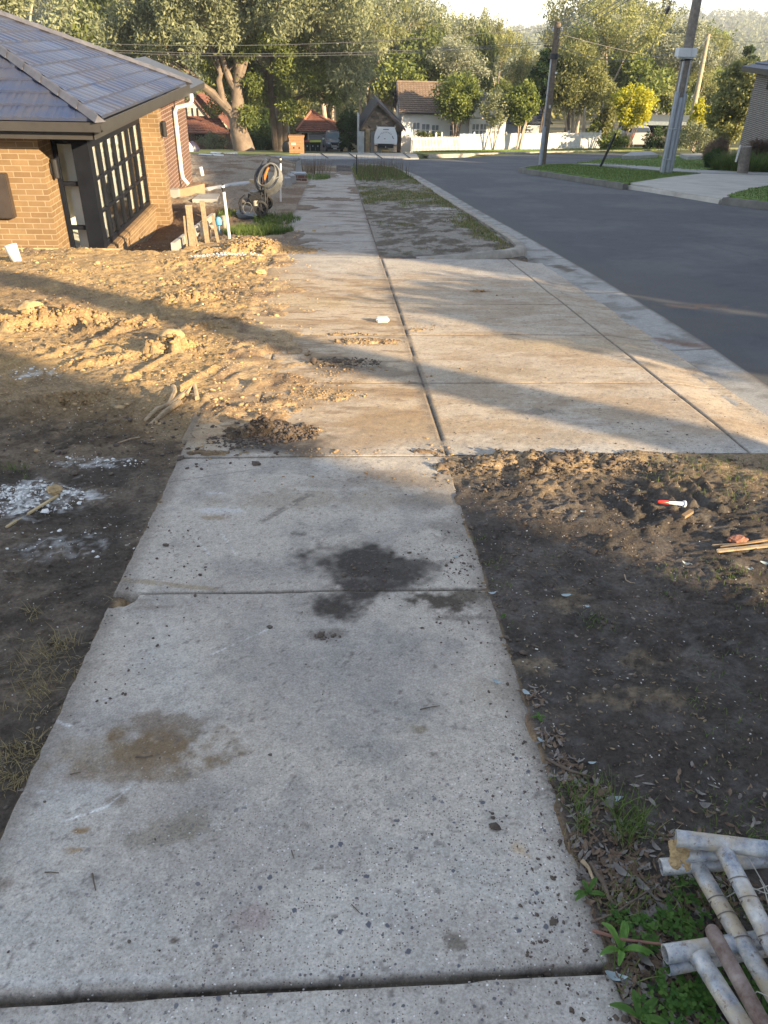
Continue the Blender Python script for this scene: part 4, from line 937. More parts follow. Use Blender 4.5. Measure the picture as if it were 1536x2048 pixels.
# far pole with crossarms
a, t = vline((1083, 334), (1116, 44)); d = t-a
g = thing('power_pole', 'weathered timber power pole at the road corner with wires at its top', 'power pole', a, 'power poles')
obj('pole', MB().tube([a-d*.02, a+d*.5, t], [.165, .15, .125], 14, jit=.03), M('brown_pole_timber', (.15, .115, .085), .9, .4, 9, bmp=.7, dist=.01), g, smooth=True)
obj('cable_cover', MB().tube([a+Vector((-.10, -.14, 0)), a+d*.30+Vector((-.10, -.13, 0))], .085, 8), m_cond, g, smooth=True)
obj('conduit', MB().tube([a+d*.30+Vector((-.13, -.1, 0)), a+d*.76+Vector((-.13, -.1, 0))], .035, 8), m_galv, g, smooth=True)
c = a+d*.78; obj('pole_band', MB().tube([c-d*.018, c+d*.018], .19, 12), m_black, g)
c = a+d*.67; obj('number_disc', MB().lathe((c.x+.13, c.y-.12, c.z), [(.04, -.02), (.05, 0), (.04, .02)], 10, 'Y'), m_white, g)
c = a+d*.44; obj('number_plate', MB().box((c.x+.02, c.y-.17, c.z), (.08, .01, .12)), M('plate', (.45, .45, .42), .4), g)
c = a+d*.86; obj('bracket', MB().box((c.x-.25, c.y, c.z-.08), (.45, .06, .05)).tube([(c.x-.35, c.y, c.z-.08), (c.x-.05, c.y, c.z-.35)], .02, 6), m_black, g)
for q, dz in ((-.16, .95), (.18, .955)):
    c = a+d*dz; obj('insulator', MB().lathe((c.x+q*1.0, c.y, c.z-.05), [(.03, 0), (.05, .03), (.03, .05), (.05, .08), (.02, .12)], 10), M('porcelain', (.55, .56, .58), .2), g)
TOP2 = t; P2 = a; D2 = d
# distant pole
a = Vector(onY(1398, 200, 66)); t = Vector(onY(1417, 68, 66)); a.z -= 2.2; a.x -= .25
g = thing('power_pole', 'slender sunlit power pole rising from the trees at far right', 'power pole', a, 'power poles')
obj('pole', MB().tube([a, t], [.20, .15], 10), M('pale_pole_timber', (.34, .29, .20), .9, .25, 5), g, smooth=True); TOP3 = t
# stay wire with insulator and black guard
a = Vector(G(1198, 339)); b = Vector(onY(1232, 266, a.y-.4)); tp = Vector(onY(1352, -20, a.y-3.3))
g = thing('stay_wire', 'steel stay wire with dark insulator and black lower guard, leaning right over the lawn', 'stay wire', a)
obj('guard', MB().tube([a, b], .055, 8), m_black, g, smooth=True)
q = a+(b-a)*.98; obj('wire', MB().tube([q, tp, tp+(tp-q)*.25], .014, 5), m_wire, g)
f = (tp-q); c0 = q+f*.885; obj('insulator', MB().tube([c0-f*.03, c0-f*.024, c0-f*.012, c0, c0+f*.012, c0+f*.02], [.02, .065, .05, .075, .06, .02], 10), M('brown_glaze', (.10, .08, .08), .3), g)
def wire(p, q, sag, label, r=.018, group='overhead wires', ext=0):
    p, q = Vector(p), Vector(q); n = 24; pts = []
    for i in range(n+1):
        f = i/n; c = p*(1-f)+q*f; c.z -= sag*4*f*(1-f); pts.append(c)
    return tag(obj('overhead_wire', MB().tube(pts, r, 5), m_wire), label, 'wire', group)
for k, (yl, yr, zt, lab) in enumerate(((76, 73, .97, 'highest of the pale wires crossing the gum trees at left'), (83, 82, .88, 'middle pale wire crossing the gum trees at left'), (88, 90, .865, 'lowest of the pale wires crossing the gum trees at left'))):
    wire(P2+D2*zt, onY(-60, yl-6, 46), .55, lab, .011)
for k, (px, lab) in enumerate(((1222, 'leftmost wire rising from the corner pole to the top edge'), (1262, 'second wire from the left rising from the corner pole'), (1300, 'third wire from the left rising from the corner pole'), (1318, 'rightmost wire rising from the corner pole to the top edge'))):
    e = Vector(onY(px, -40, 24)); wire(P2+D2*(.99-.03*k), e, .12, lab, .013)
wire(P2+D2*.86, BOX1+Vector((-.1, 0, .1)), .45, 'sagging service wire between the two timber poles', .014)
wire(BOX1+Vector((.2, .1, .15)), TOP3-Vector((0, 0, .1)), .25, 'thick wire from the white box to the distant pole', .016)
wire(P2+D2*.93, onY(1600, 118, 66), .7, 'thin wire running right from the corner pole behind the near pole', .010)
wire(TOP3-Vector((0, 0, .15)), onY(1600, 82, 60), .2, 'thin wire running right from the distant pole', .012)

# ================================================================== FAR STREET
m_terra = M('terracotta_tile', (.18, .075, .052), .8, .3, 2, bmp=.3)
m_cream = M('cream_paint', (.52, .49, .42), .7, .1, 2)
m_wb = M('white_weatherboard', (.70, .70, .68), .6, .06, 2)
m_greyd = M('grey_roller', (.30, .29, .29), .5, .06, 2)
m_btile = M('brown_tile', (.20, .145, .105), .85, .25, 3, bmp=.3)
m_slate = M('slate', (.035, .038, .048), .75, .2, 3)
m_void = M('interior_shade', (.018, .017, .016), .9)  # near-black colour stands in for the shade inside openings
def tileplane(mb, p0, p1, p2, p3, nc, nr, h=.05):
    """tiled roof plane; p0-p1 eave, p3-p2 ridge; ribbed both ways"""
    p0, p1, p2, p3 = map(Vector, (p0, p1, p2, p3)); up = (p1-p0).cross(p3-p0).normalized()
    if up.z < 0: up = -up
    L = ((p1-p0).length+(p2-p3).length)/2
    for r in range(nr):
        a0, a1 = p0.lerp(p3, r/nr), p0.lerp(p3, (r+1)/nr); b0, b1 = p1.lerp(p2, r/nr), p1.lerp(p2, (r+1)/nr)
        vs = []; fs = []; n = nc*3
        for i in range(n+1):
            f = i/n; hh = h*(.5 if i % 3 == 0 else .15 if i % 3 == 1 else .45)
            vs += [a0.lerp(b0, f)-up*.01, a0.lerp(b0, f)+up*(h*.9+hh), a1.lerp(b1, f)+up*hh]
        for i in range(n):
            for q in (0, 1): fs.append((i*3+q, (i+1)*3+q, (i+1)*3+q+1, i*3+q+1))
        mb.add(vs, fs)
def X_(px, py, Y): return onY(px, py, Y)[0]
def Z_(px, py, Y): return onY(px, py, Y)[2]
# --- red tiled garage
def garage():
    Y = 86.; zb = Z_(640, 304, Y)-.05; x0, x1 = X_(600, 290, Y), X_(681, 290, Y); ze = Z_(640, 263, Y); za = Z_(625, 224, Y+3)
    g = thing('garage', 'small garage with red tiled hip roof and grey roller door behind the bins', 'garage', ((x0+x1)/2, Y+3, zb))
    w = MB(); w.b2((x0, Y+.1, zb), (x0+.15, Y+6, ze)); w.b2((x1-.15, Y+.1, zb), (x1, Y+6, ze)); w.b2((x0, Y+5.8, zb), (x1, Y+6, ze-.01)); xm = X_(617, 290, Y)
    w.b2((xm-.02, Y+.2, zb), (xm+.1, Y+5.79, ze-.01)); obj('wall', w, m_redb, g)
    f = MB(); f.b2((x0-.02, Y, zb), (x0+.12, Y+.08, ze)); f.b2((xm-.06, Y, zb), (xm+.09, Y+.08, ze-.02)); f.b2((x1-.18, Y, zb), (x1-.06, Y+.08, ze)); f.b2((x0-.1, Y-.04, ze-.15), (x1+.05, Y+.085, ze+.03)); obj('door_frame', f, m_cream, g)
    d = MB(); n = 14; d.loft([[(x, Y+.12+(.02 if i % 2 else 0), zb+(ze-.2-zb)*i/n) for i in range(n+1)]+[(x, Y+.2, ze-.2), (x, Y+.2, zb)] for x in (xm+.1, x1-.16)]); obj('roller_door', d, m_greyd, g)
    r = MB(); xa = X_(624, 225, Y+3.2); e = .35; A = (x0-e, Y-e, ze); B = (x1+e, Y-e, ze); C = (x1+e, Y+6.3, ze); D = (x0-e, Y+6.3, ze); T0 = (xa-.05, Y+3.1, za); T1 = (xa+.05, Y+3.1, za)
    tileplane(r, A, B, T1, T0, 16, 11, .06); tileplane(r, B, C, (xa+.05, Y+3.15, za), T1, 14, 11, .06); tileplane(r, D, A, T0, (xa-.05, Y+3.15, za), 14, 11, .06); ro = obj('roof', r, m_terra, g)
    c = MB(); c.tube([Vector(B)+Vector((0, 0, .1)), Vector(T1)+Vector((0, 0, .12))], .12, 8, jit=.12); c.tube([Vector(A)+Vector((0, 0, .1)), Vector(T0)+Vector((0, 0, .12))], .12, 8, jit=.12); obj('ridge_capping', c, M('terracotta_ridge', (.26, .12, .08), .8), ro)
    v = MB(); q = onY(678, 251, Y-.3); v.box((q[0], Y-.1, q[2]), (.5, .5, .75)); obj('vent_box', v, m_terra, g)
garage()
# --- stone garage
m_stone = None
def stonemat():
    m, n, b = newmat('rubble_stone'); v = objc(n)
    vo = N(n, 'ShaderNodeTexVoronoi', feature='F1'); vo.inputs['Scale'].default_value = 2.6
    mp = N(n, 'ShaderNodeMapping'); mp.inputs['Scale'].default_value = (1, 1, 1.7); n.links.new(v, mp.inputs[0]); n.links.new(mp.outputs[0], vo.inputs['Vector'])
    sp = N(n, 'ShaderNodeSeparateColor'); n.links.new(vo.outputs['Color'], sp.inputs[0])
    c = ramp(n, sp.outputs[0], [(0, (.06, .045, .032)), (.4, (.17, .12, .075)), (.75, (.26, .19, .12)), (1, (.33, .26, .18))])
    c = mixc(n, ramp(n, vo.outputs['Distance'], [(.30, 0), (.42, .5)]), c, (.10, .09, .08)); n.links.new(c, b.inputs['Base Color']); b.inputs['Roughness'].default_value = .9
    bump(n, b, vo.outputs['Distance'], -.8, .05); return m
m_stone = stonemat()
def stonegarage():
    Y = 70.6; zb = Z_(760, 305, Y)-.05; x0, x1 = X_(727, 280, Y), X_(803, 280, Y); ze = Z_(723, 253, Y); za = Z_(755, 206, Y); xa = X_(755, 206, Y)
    g = thing('stone_garage', 'steep gabled garage of rough brown stone with the white utility vehicle parked in it', 'garage', ((x0+x1)/2, Y+3, zb))
    xo0, xo1, zo = X_(741, 280, Y), X_(801, 280, Y), Z_(770, 262, Y)
    w = MB()
    for (yy0, yy1) in ((Y, Y+.35),):
        w.loft([[(x0-.1, y, ze), (x0-.1, y, zo), (x1+.1, y, zo), (x1+.1, y, ze), (xa, y, za-.12)] for y in (yy0, yy1)])
        w.b2((x0, yy0, zb), (xo0, yy1, zo-.002)); w.b2((xo1, yy0, zb), (x1, yy1, zo-.002))
    w.b2((x0, Y+.36, zb), (x0+.3, Y+7, ze)); w.b2((x1-.3, Y+.36, zb), (x1, Y+7, ze)); obj('wall', w, m_stone, g)
    q = MB(); q.b2((X_(731, 280, Y), Y-.1, zb), (X_(740, 280, Y), Y-.003, Z_(735, 257, Y))); obj('pier', q, M('sandstone', (.36, .27, .17), .9, .35, 3), g)
    r = MB(); e = .3
    for sx, xx in ((-1, x0), (1, x1)):
        r.loft([[(xx+sx*e, y, ze-.25), (xa, y, za), (xa, y, za+.14), (xx+sx*e, y, ze-.10)] for y in (Y-.35, Y+7.2)])
    obj('roof', r, m_slate, g)
    bb = MB()
    for sx, xx in ((-1, x0), (1, x1)): bb.loft([[(xx+sx*e, y, ze-.32), (xa, y, za-.08), (xa, y, za+.16), (xx+sx*e, y, ze-.10)] for y in (Y-.42, Y-.36)])
    obj('barge_board', bb, M('bark_board', (.10, .08, .07), .8), g)
    iv = MB(); iv.b2((x0+.3, Y+6.6, zb), (x1-.3, Y+6.9, ze)); obj('rear_wall', iv, m_void, g)
    d = MB(); n = 9; xd0, xd1 = xo0+.03, xo0+1.0
    for i in range(n): d.b2((xd0+(xd1-xd0)*i/n+.01, Y+.42, zb), (xd0+(xd1-xd0)*(i+1)/n-.01, Y+.46, zo)); 
    obj('open_door', d, m_wb, g)
    # pale side wall / screen on the left
    s_ = MB(); xs0, xs1 = X_(716, 280, Y-.2), X_(726, 280, Y-.2); s_.b2((xs0, Y-.25, zb), (xs0+.10, Y+3, Z_(716, 232, Y))); s_.b2((xs0+.1, Y-.2, zb), (xs1+.1, Y-.1, Z_(720, 262, Y)))
    obj('screen_wall', s_, M('pale_render', (.42, .44, .45), .8, .2, 2), g)
stonegarage()
# --- white weatherboard cottage
def boards(mb, x0, x1, y, z0, z1, step=.17, th=.03):
    k = int((z1-z0)/step); pr = []
    for i in range(k): z = z0+i*step; pr += [(y-th, z), (y-.004, z+step)]
    pr += [(y+.1, z0+k*step), (y+.1, z0)]
    mb.loft([[(x, a, b) for a, b in pr] for x in (x0, x1)])
def sash(g, px0, py0, px1, py1, Y, cols=2):
    a = onY(px0, py0, Y); b = onY(px1, py1, Y); x0, z1, x1, z0 = a[0], a[2], b[0], b[2]; f = MB(); t = .07
    for u0, v0, u1, v1 in ((x0-t, z0-t, x1+t, z0), (x0-t, z1, x1+t, z1+t), (x0-t, z0, x0, z1), (x1, z0, x1+t, z1)): f.b2((u0, Y-.09, v0), (u1, Y-.02, v1))
    for i in range(1, cols): xm = x0+(x1-x0)*i/cols; f.b2((xm-.025, Y-.08, z0), (xm+.025, Y-.03, z1))
    zm = (z0+z1)/2; f.b2((x0, Y-.085, zm-.03), (x1, Y-.035, zm+.03)); w = obj('window', f, m_wb, g)
    p = MB(); p.b2((x0, Y-.05, z0), (x1, Y-.045, z1)); obj('pane', p, m_fglass, w)
m_fglass = M('curtained_glass', (.23, .25, .28), .12, .3, 3, bmp=0, spec=.6)
def cottage():
    Y = 75.; zb = Z_(860, 303, Y)-.3; x0 = X_(803, 260, Y); x1 = X_(945, 260, Y); ze = Z_(820, 224, Y); zr = Z_(820, 166, Y+3.2)
    g = thing('cottage', 'white weatherboard cottage with brown tiled roof behind the picket fence', 'house', ((x0+x1)/2, Y+4, zb))
    w = MB(); boards(w, x0, x1, Y, zb, ze); w.b2((x0-.0, Y+.11, zb), (x0+.15, Y+7, ze)); n = 18
    w.loft([[(x, Y+.12, ze), (x, Y+7, ze), (x, Y+3.5, zr-.15)] for x in (x0, x0+.15)])
    for i in range(14): w.b2((x0-.035, Y+.3+i*.48, zb), (x0-.001, Y+.36+i*.48, ze-.3))
    obj('wall', w, m_wb, g)
    r = MB(); tileplane(r, (x0-.25, Y-.35, ze-.05), (x1+.1, Y-.35, ze-.05), (x1+.1, Y+3.4, zr), (x0-.25, Y+3.4, zr), 26, 15, .06); tileplane(r, (x0-.25, Y+7.4, ze-.05), (x1+.1, Y+7.4, ze-.05), (x1+.1, Y+3.4, zr), (x0-.25, Y+3.4, zr), 26, 8, .06)
    obj('roof', r, m_btile, g)
    c = MB(); c.tube([(x0-.28, Y+3.4, zr+.07), (x1, Y+3.4, zr+.07)], .12, 6, jit=.1); obj('ridge_capping', c, m_btile, g)
    b = MB(); b.loft([[(x, Y-.4, ze-.25), (x, Y+3.4, zr-.12), (x, Y+7.4, ze-.25), (x, Y+7.4, ze-.0), (x, Y+3.4, zr+.08), (x, Y-.4, ze+.0)] for x in (x0-.35, x0-.27)]); obj('barge_board', b, M('dark_barge', (.05, .05, .06), .7), g)
    gt = MB(); gt.b2((x0-.2, Y-.48, ze-.12), (x1, Y-.37, ze+.0)); obj('gutter', gt, m_slate, g)
    sash(g, 826, 245, 838, 272, Y); sash(g, 844, 248, 858, 272, Y); sash(g, 864, 250, 876, 272, Y); sash(g, 900, 250, 912, 272, Y)
    # lit front wing
    Y2 = 74.2; a0, a1 = X_(938, 260, Y2), X_(1010, 260, Y2); z2 = Z_(970, 235, Y2); za = Z_(990, 190, Y2)
    w = MB(); boards(w, a0, a1, Y2, zb, z2); nb = 12
    w.loft([[(a0, y, z2), (a1, y, z2), ((a0+a1)/2, y, za)] for y in (Y2-.02, Y2+.1)]); w.b2((a0, Y2+.11, zb), (a0+.12, Y2+5, z2)); obj('wing_wall', w, m_wb, g)
    r = MB(); am = (a0+a1)/2
    for s_, q in ((-1, a0), (1, a1)): tileplane(r, (q+s_*.3, Y2-.3, z2-.12), (q+s_*.3, Y2+7, z2-.12), (am, Y2+7, za+.05), (am, Y2-.3, za+.05), 16, 8, .06)
    obj('wing_roof', r, M('dark_tile', (.085, .08, .085), .8), g)
    sash(g, 945, 248, 956, 272, Y2); sash(g, 961, 248, 971, 272, Y2); sash(g, 984, 248, 998, 272, Y2)
    # low wing right
    Y3 = 78.; b0, b1 = X_(1010, 270, Y3), X_(1095, 270, Y3); z3 = Z_(1050, 247, Y3)
    w = MB(); boards(w, b0, b1, Y3, zb, z3); obj('side_wall', w, M('blue_grey_boards', (.34, .38, .43), .6), g)
    r = MB(); tileplane(r, (b0, Y3-.3, z3), (b1+.3, Y3-.3, z3), (b1-1, Y3+3, z3+1.7), (b0, Y3+3, z3+1.7), 14, 8, .06); obj('side_roof', r, m_slate, g)
    sash(g, 1048, 252, 1060, 262, Y3)
cottage()
# --- picket fence
def fence():
    Y = 72.2; xa, xb = X_(822, 300, Y), X_(1196, 300, Y)
    def zg(x): return hz(x, Y)+.08
    g = thing('picket_fence', 'long white picket fence along the far verge in front of the cottage', 'fence', ((xa+xb)/2, Y, zg((xa+xb)/2)))
    p = MB(); x = xa; rg = random.Random(3)
    while x < xb:
        f = (x-xa)/(xb-xa); tall = 1.12 if f < .25 else 1.30; tall += .02*math.sin(x*3)
        h = tall+rg.uniform(-.015, .015); z = zg(x)+.04; w = .075 if f < .25 else .095
        p.add([(x, Y-.02, z), (x+w, Y-.02, z), (x+w, Y-.02, z+h-.05), (x+w/2, Y-.02, z+h), (x, Y-.02, z+h-.05), (x, Y, z), (x+w, Y, z), (x+w, Y, z+h-.05), (x+w/2, Y, z+h), (x, Y, z+h-.05)],
              [(0, 1, 2, 3, 4), (9, 8, 7, 6, 5), (0, 5, 6, 1), (1, 6, 7, 2), (2, 7, 8, 3), (3, 8, 9, 4), (4, 9, 5, 0)])
        x += .125 if f < .25 else .118
    obj('pickets', p, m_wb, g)
    for q in (.3, .95):
        r = MB(); r.loft([[(x, Y+.003, zg(x)+q), (x, Y+.04, zg(x)+q), (x, Y+.04, zg(x)+q+.08), (x, Y+.003, zg(x)+q+.08)] for x in (xa, (xa+xb)/2, xb)]); obj('rail', r, m_wb, g)
    for f in (0, .13, .16, .33, .5, .66, .83, 1):
        x = xa+(xb-xa)*f; m = MB(); m.b2((x-.06, Y+.043, zg(x)-.1), (x+.06, Y+.16, zg(x)+(1.35 if f > .05 else 1.3))); m.loft([[(x-.07*s, Y+.10-.07*s, zg(x)+z), (x+.07*s, Y+.10-.07*s, zg(x)+z), (x+.07*s, Y+.10+.07*s, zg(x)+z), (x-.07*s, Y+.10+.07*s, zg(x)+z)] for s, z in ((1, 1.35), (1, 1.38), (.1, 1.48))]); obj('post', m, m_wb, g)
    m = MB(); xx = X_(822, 300, Y)
    for i in range(8): m.b2((xx-.05, Y-1.8+i*.2, zg(xx)), (xx-.02, Y-1.7+i*.2, zg(xx)+1.05))
    obj('end_pickets', m, m_wb, g)
fence()
# --- red brick house at far left
def redhouse():
    Y = 76.; zb = Z_(400, 304, Y)-.1; x0, x1 = X_(330, 280, Y), X_(461, 280, Y); ze = Z_(400, 266, Y)
    g = thing('brick_house', 'dark red brick house with red tiled roof and half-timbered gable behind the big gum', 'house', ((x0+x1)/2, Y+3, zb))
    w = MB(); w.b2((x0, Y+1.6, zb), (x1-.2, Y+1.9, ze)); w.b2((x1-.4, Y+.0, zb), (x1-.1, Y+7, ze)); obj('wall', w, m_redb, g)
    w = MB(); a0, a1 = X_(434, 280, Y), X_(452, 280, Y); w.b2((a0, Y, zb), (a1, Y+.4, ze)); obj('pier', w, M('orange_brick', (.42, .23, .11), .9, .2, 6), g)
    v = MB(); v.b2((X_(385, 280, Y), Y+1.5, zb+.9), (X_(425, 280, Y), Y+1.55, ze-.1)); obj('window', v, m_void, g)
    r = MB(); zt = Z_(400, 234, Y+2.5); tileplane(r, (x0, Y-.4, ze), (x1+.1, Y-.4, ze), (x1-1.2, Y+2.4, zt), (x0, Y+2.4, zt), 22, 7, .07)
    xa = X_(400, 186, Y+4); zt2 = Z_(400, 186, Y+4); tileplane(r, (x1+.3, Y-.3, ze+.02), (x1+.3, Y+8, ze+.02), (xa, Y+5, zt2), (xa, Y+2.2, zt2), 16, 12, .07)
    tileplane(r, (X_(378, 250, Y+2.4), Y+2.45, Z_(390, 236, Y+2.4)), (x1-.9, Y+2.45, zt), (xa+.1, Y+2.6, zt2), (xa-.1, Y+2.6, zt2), 12, 10, .07)
    obj('roof', r, m_terra, g)
    q = MB(); q.loft([[(X_(366, 230, Y+1), y, Z_(366, 232, Y+1)), (X_(412, 230, Y+1), y, Z_(412, 232, Y+1)), (X_(384, 230, Y+1), y, Z_(384, 198, Y+1))] for y in (Y+1., Y+1.1)]); gb = obj('gable', q, m_cream, g)
    for px in (374, 386, 396): t = MB(); t.b2((X_(px, 230, Y+1)-.06, Y+.93, Z_(px, 233, Y+1)), (X_(px, 230, Y+1)+.06, Y+.99, Z_(px, 216, Y+1))); obj('gable_timber', t, m_black, gb)
    b = MB(); p1, p2_, p3 = onY(360, 218, Y+.9), onY(384, 194, Y+.9), onY(418, 236, Y+.9)
    b.tube([p1, p2_, p3], .12, 4); obj('barge_board', b, M('brown_board', (.09, .045, .035), .8), g)
    for k, (px, c, r_) in enumerate(((376, (.5, .42, .5), .35), (386, (.03, .03, .06), .4))):
        q = G(px, 305); m = MB(); rg = random.Random(k)
        secs = [[(q[0]+rr*math.cos(2*math.pi*j/10)*rg.uniform(.8, 1.15), q[1]+rr*.8*math.sin(2*math.pi*j/10), q[2]+z) for j in range(10)] for z, rr in ((0, r_), (.25, r_*1.1), (.5, r_*.8), (.68, r_*.3))]
        m.loft(secs); tag(obj('rubbish_bag', m, M('bag%d' % k, c, .4), smooth=True), ('pale bag of rubbish' if k == 0 else 'dark bag of rubbish')+' on the lawn before the red brick house', 'bag')
redhouse()
# --- paling fence, crate, bins, tyre mound
def palings():
    Y = 80.; xa, xb = X_(562, 290, Y), X_(604, 290, Y); g = thing('paling_fence', 'grey timber paling fence between the three-trunk tree and the garage', 'fence', (xa, Y, Z_(580, 303, Y)))
    p = MB(); x = xa; rg = random.Random(4); zb = Z_(580, 303, Y)
    while x < xb:
        f = (x-xa)/(xb-xa); p.b2((x, Y, zb), (x+.11, Y+.02, zb+1.45+.35*max(0, f-.6)*2+rg.uniform(-.03, .03))); x += .125
    obj('palings', p, m_wood, g); obj('rail', MB().b2((xa, Y+.021, zb+.9), (xb, Y+.07, zb+1.0)), m_wood, g)
palings()
a = Vector(G(594, 307.5)); m_crate = M('orange_crate_timber', (.33, .17, .085), .85, .2, 8)
g = thing('timber_crate', 'large orange-brown timber crate on the verge beside the bins', 'crate', a)
w_, h_, dp_ = .98, 1.05, .8; m = MB(); n = 6
for i in range(n): m.b2((a.x-w_/2, a.y-dp_/2, a.z+h_*i/n+.01), (a.x+w_/2, a.y-dp_/2+.03, a.z+h_*(i+1)/n-.012))
obj('slats', m, m_crate, g); m = MB(); m.b2((a.x-w_/2+.01, a.y-dp_/2+.032, a.z), (a.x+w_/2-.01, a.y+dp_/2, a.z+h_-.02)); obj('body', m, M('crate_inside', (.30, .16, .09), .9), g)
obj('lid', MB().b2((a.x-w_/2-.04, a.y-dp_/2-.03, a.z+h_), (a.x+w_/2+.04, a.y+dp_/2, a.z+h_+.09)), m_crate, g)
for sx in (-.2, .2): obj('handle_hole', MB().lathe((a.x+sx*.9, a.y-dp_/2-.005, a.z+.42), [(.055, -.004), (.055, .004)], 10, 'Y'), m_black, g)
obj('printed_label', MB().b2((a.x-w_/2+.14, a.y-dp_/2-.006, a.z+.58), (a.x-.03, a.y-dp_/2-.002, a.z+.74)), M('grey_print', (.4, .34, .3), .8), g)
a = Vector(G(576, 306)); m = MB(); secs = [[(a.x+r_*math.cos(2*math.pi*j/14), a.y+.4*math.sin(2*math.pi*j/14), a.z+z) for j in range(14)] for z, r_ in ((0, .36), (.35, .42), (.62, .36), (.75, .2))]; m.loft(secs)
tag(obj('covered_heap', m, m_black, smooth=True), 'rounded black covered heap left of the orange crate', 'heap')
def bin_(px, lidc, label, rot):
    Y = 83.; zb = Z_(px, 305, Y); x = X_(px, 300, Y); g = thing('wheelie_bin', label, 'bin', (x, Y, zb), 'wheelie bins'); g.rotation_euler = (0, 0, 0)
    b = MB(); b.loft([[(x-a_, Y-a_*1.1, zb+z), (x+a_, Y-a_*1.1, zb+z), (x+a_, Y+a_*1.1, zb+z), (x-a_, Y+a_*1.1, zb+z)] for z, a_ in ((.06, .20), (.9, .27), (.95, .29))]); obj('body', b, M('bin_green', (.018, .03, .028), .5), g)
    l = MB(); l.loft([[(x-.30, Y+v, zb+.955+h), (x+.30, Y+v, zb+.955+h), (x+.30, Y+v, zb+.985+h), (x-.30, Y+v, zb+.985+h)] for v, h in ((-.34, -.01), (0, .06), (.36, .07))]); obj('lid', l, M('lid_'+label.split()[0], lidc, .5), g)
    for s_ in (-1, 1): obj('wheel', MB().lathe((x+s_*.22, Y+.27, zb+.1), [(.1, -.03), (.1, .03)], 12, 'X'), m_black, g)
    obj('emblem', MB().b2((x-.05, Y-.31, zb+.55), (x+.05, Y-.295, zb+.68)), M('emblem_white', (.5, .5, .5), .6), g)
bin_(615, (.25, .02, .02), 'dark wheelie bin with dark red lid, leftmost of the three', 0)
bin_(626, (.35, .42, .05), 'green wheelie bin with yellow-green lid, middle of the three', 0)
bin_(636, (.05, .30, .17), 'green wheelie bin with bright green lid, rightmost of the three', 0)
# --- vehicles
m_tyre = M('tyre', (.02, .02, .02), .85); m_cg = M('car_glass', (.03, .04, .05), .08, .1, 2, bmp=0, spec=.8)
def wheel(g, c, r, w=.2):
    o = obj('wheel', MB().lathe(c, [(r*.6, -w/2), (r, -w/2+.02), (r, w/2-.02), (r*.6, w/2)], 20, 'X'), m_tyre, g, smooth=True)
    obj('rim', MB().lathe(c, [(r*.55, -w/2-.01), (r*.6, w/2+.01)], 12, 'X'), m_galv, o); return o
def sec(y, half, prof): return [(x*half, y, z) for x, z in prof]
def carbody(secs):
    """secs: (y, halfwidth, z bottom, z belt, z top, topwidth ratio)"""
    out = []
    for y, hw, z0, zb_, zt_, tr in secs:
        L = [(-.96, z0), (-1, z0+.12), (-1, zb_-.08), (-.96, zb_), (-tr, zt_-.06), (-tr+.08, zt_), (tr-.08, zt_), (tr, zt_-.06), (.96, zb_), (1, zb_-.08), (1, z0+.12), (.96, z0)]
        out.append([(x*hw, y, z) for x, z in L])
    return out
def place(mb, c, rz, sc=1.0):
    return mb.xform(Matrix.Translation(c) @ Matrix.Rotation(rz, 4, 'Z') @ Matrix.Scale(sc, 4))
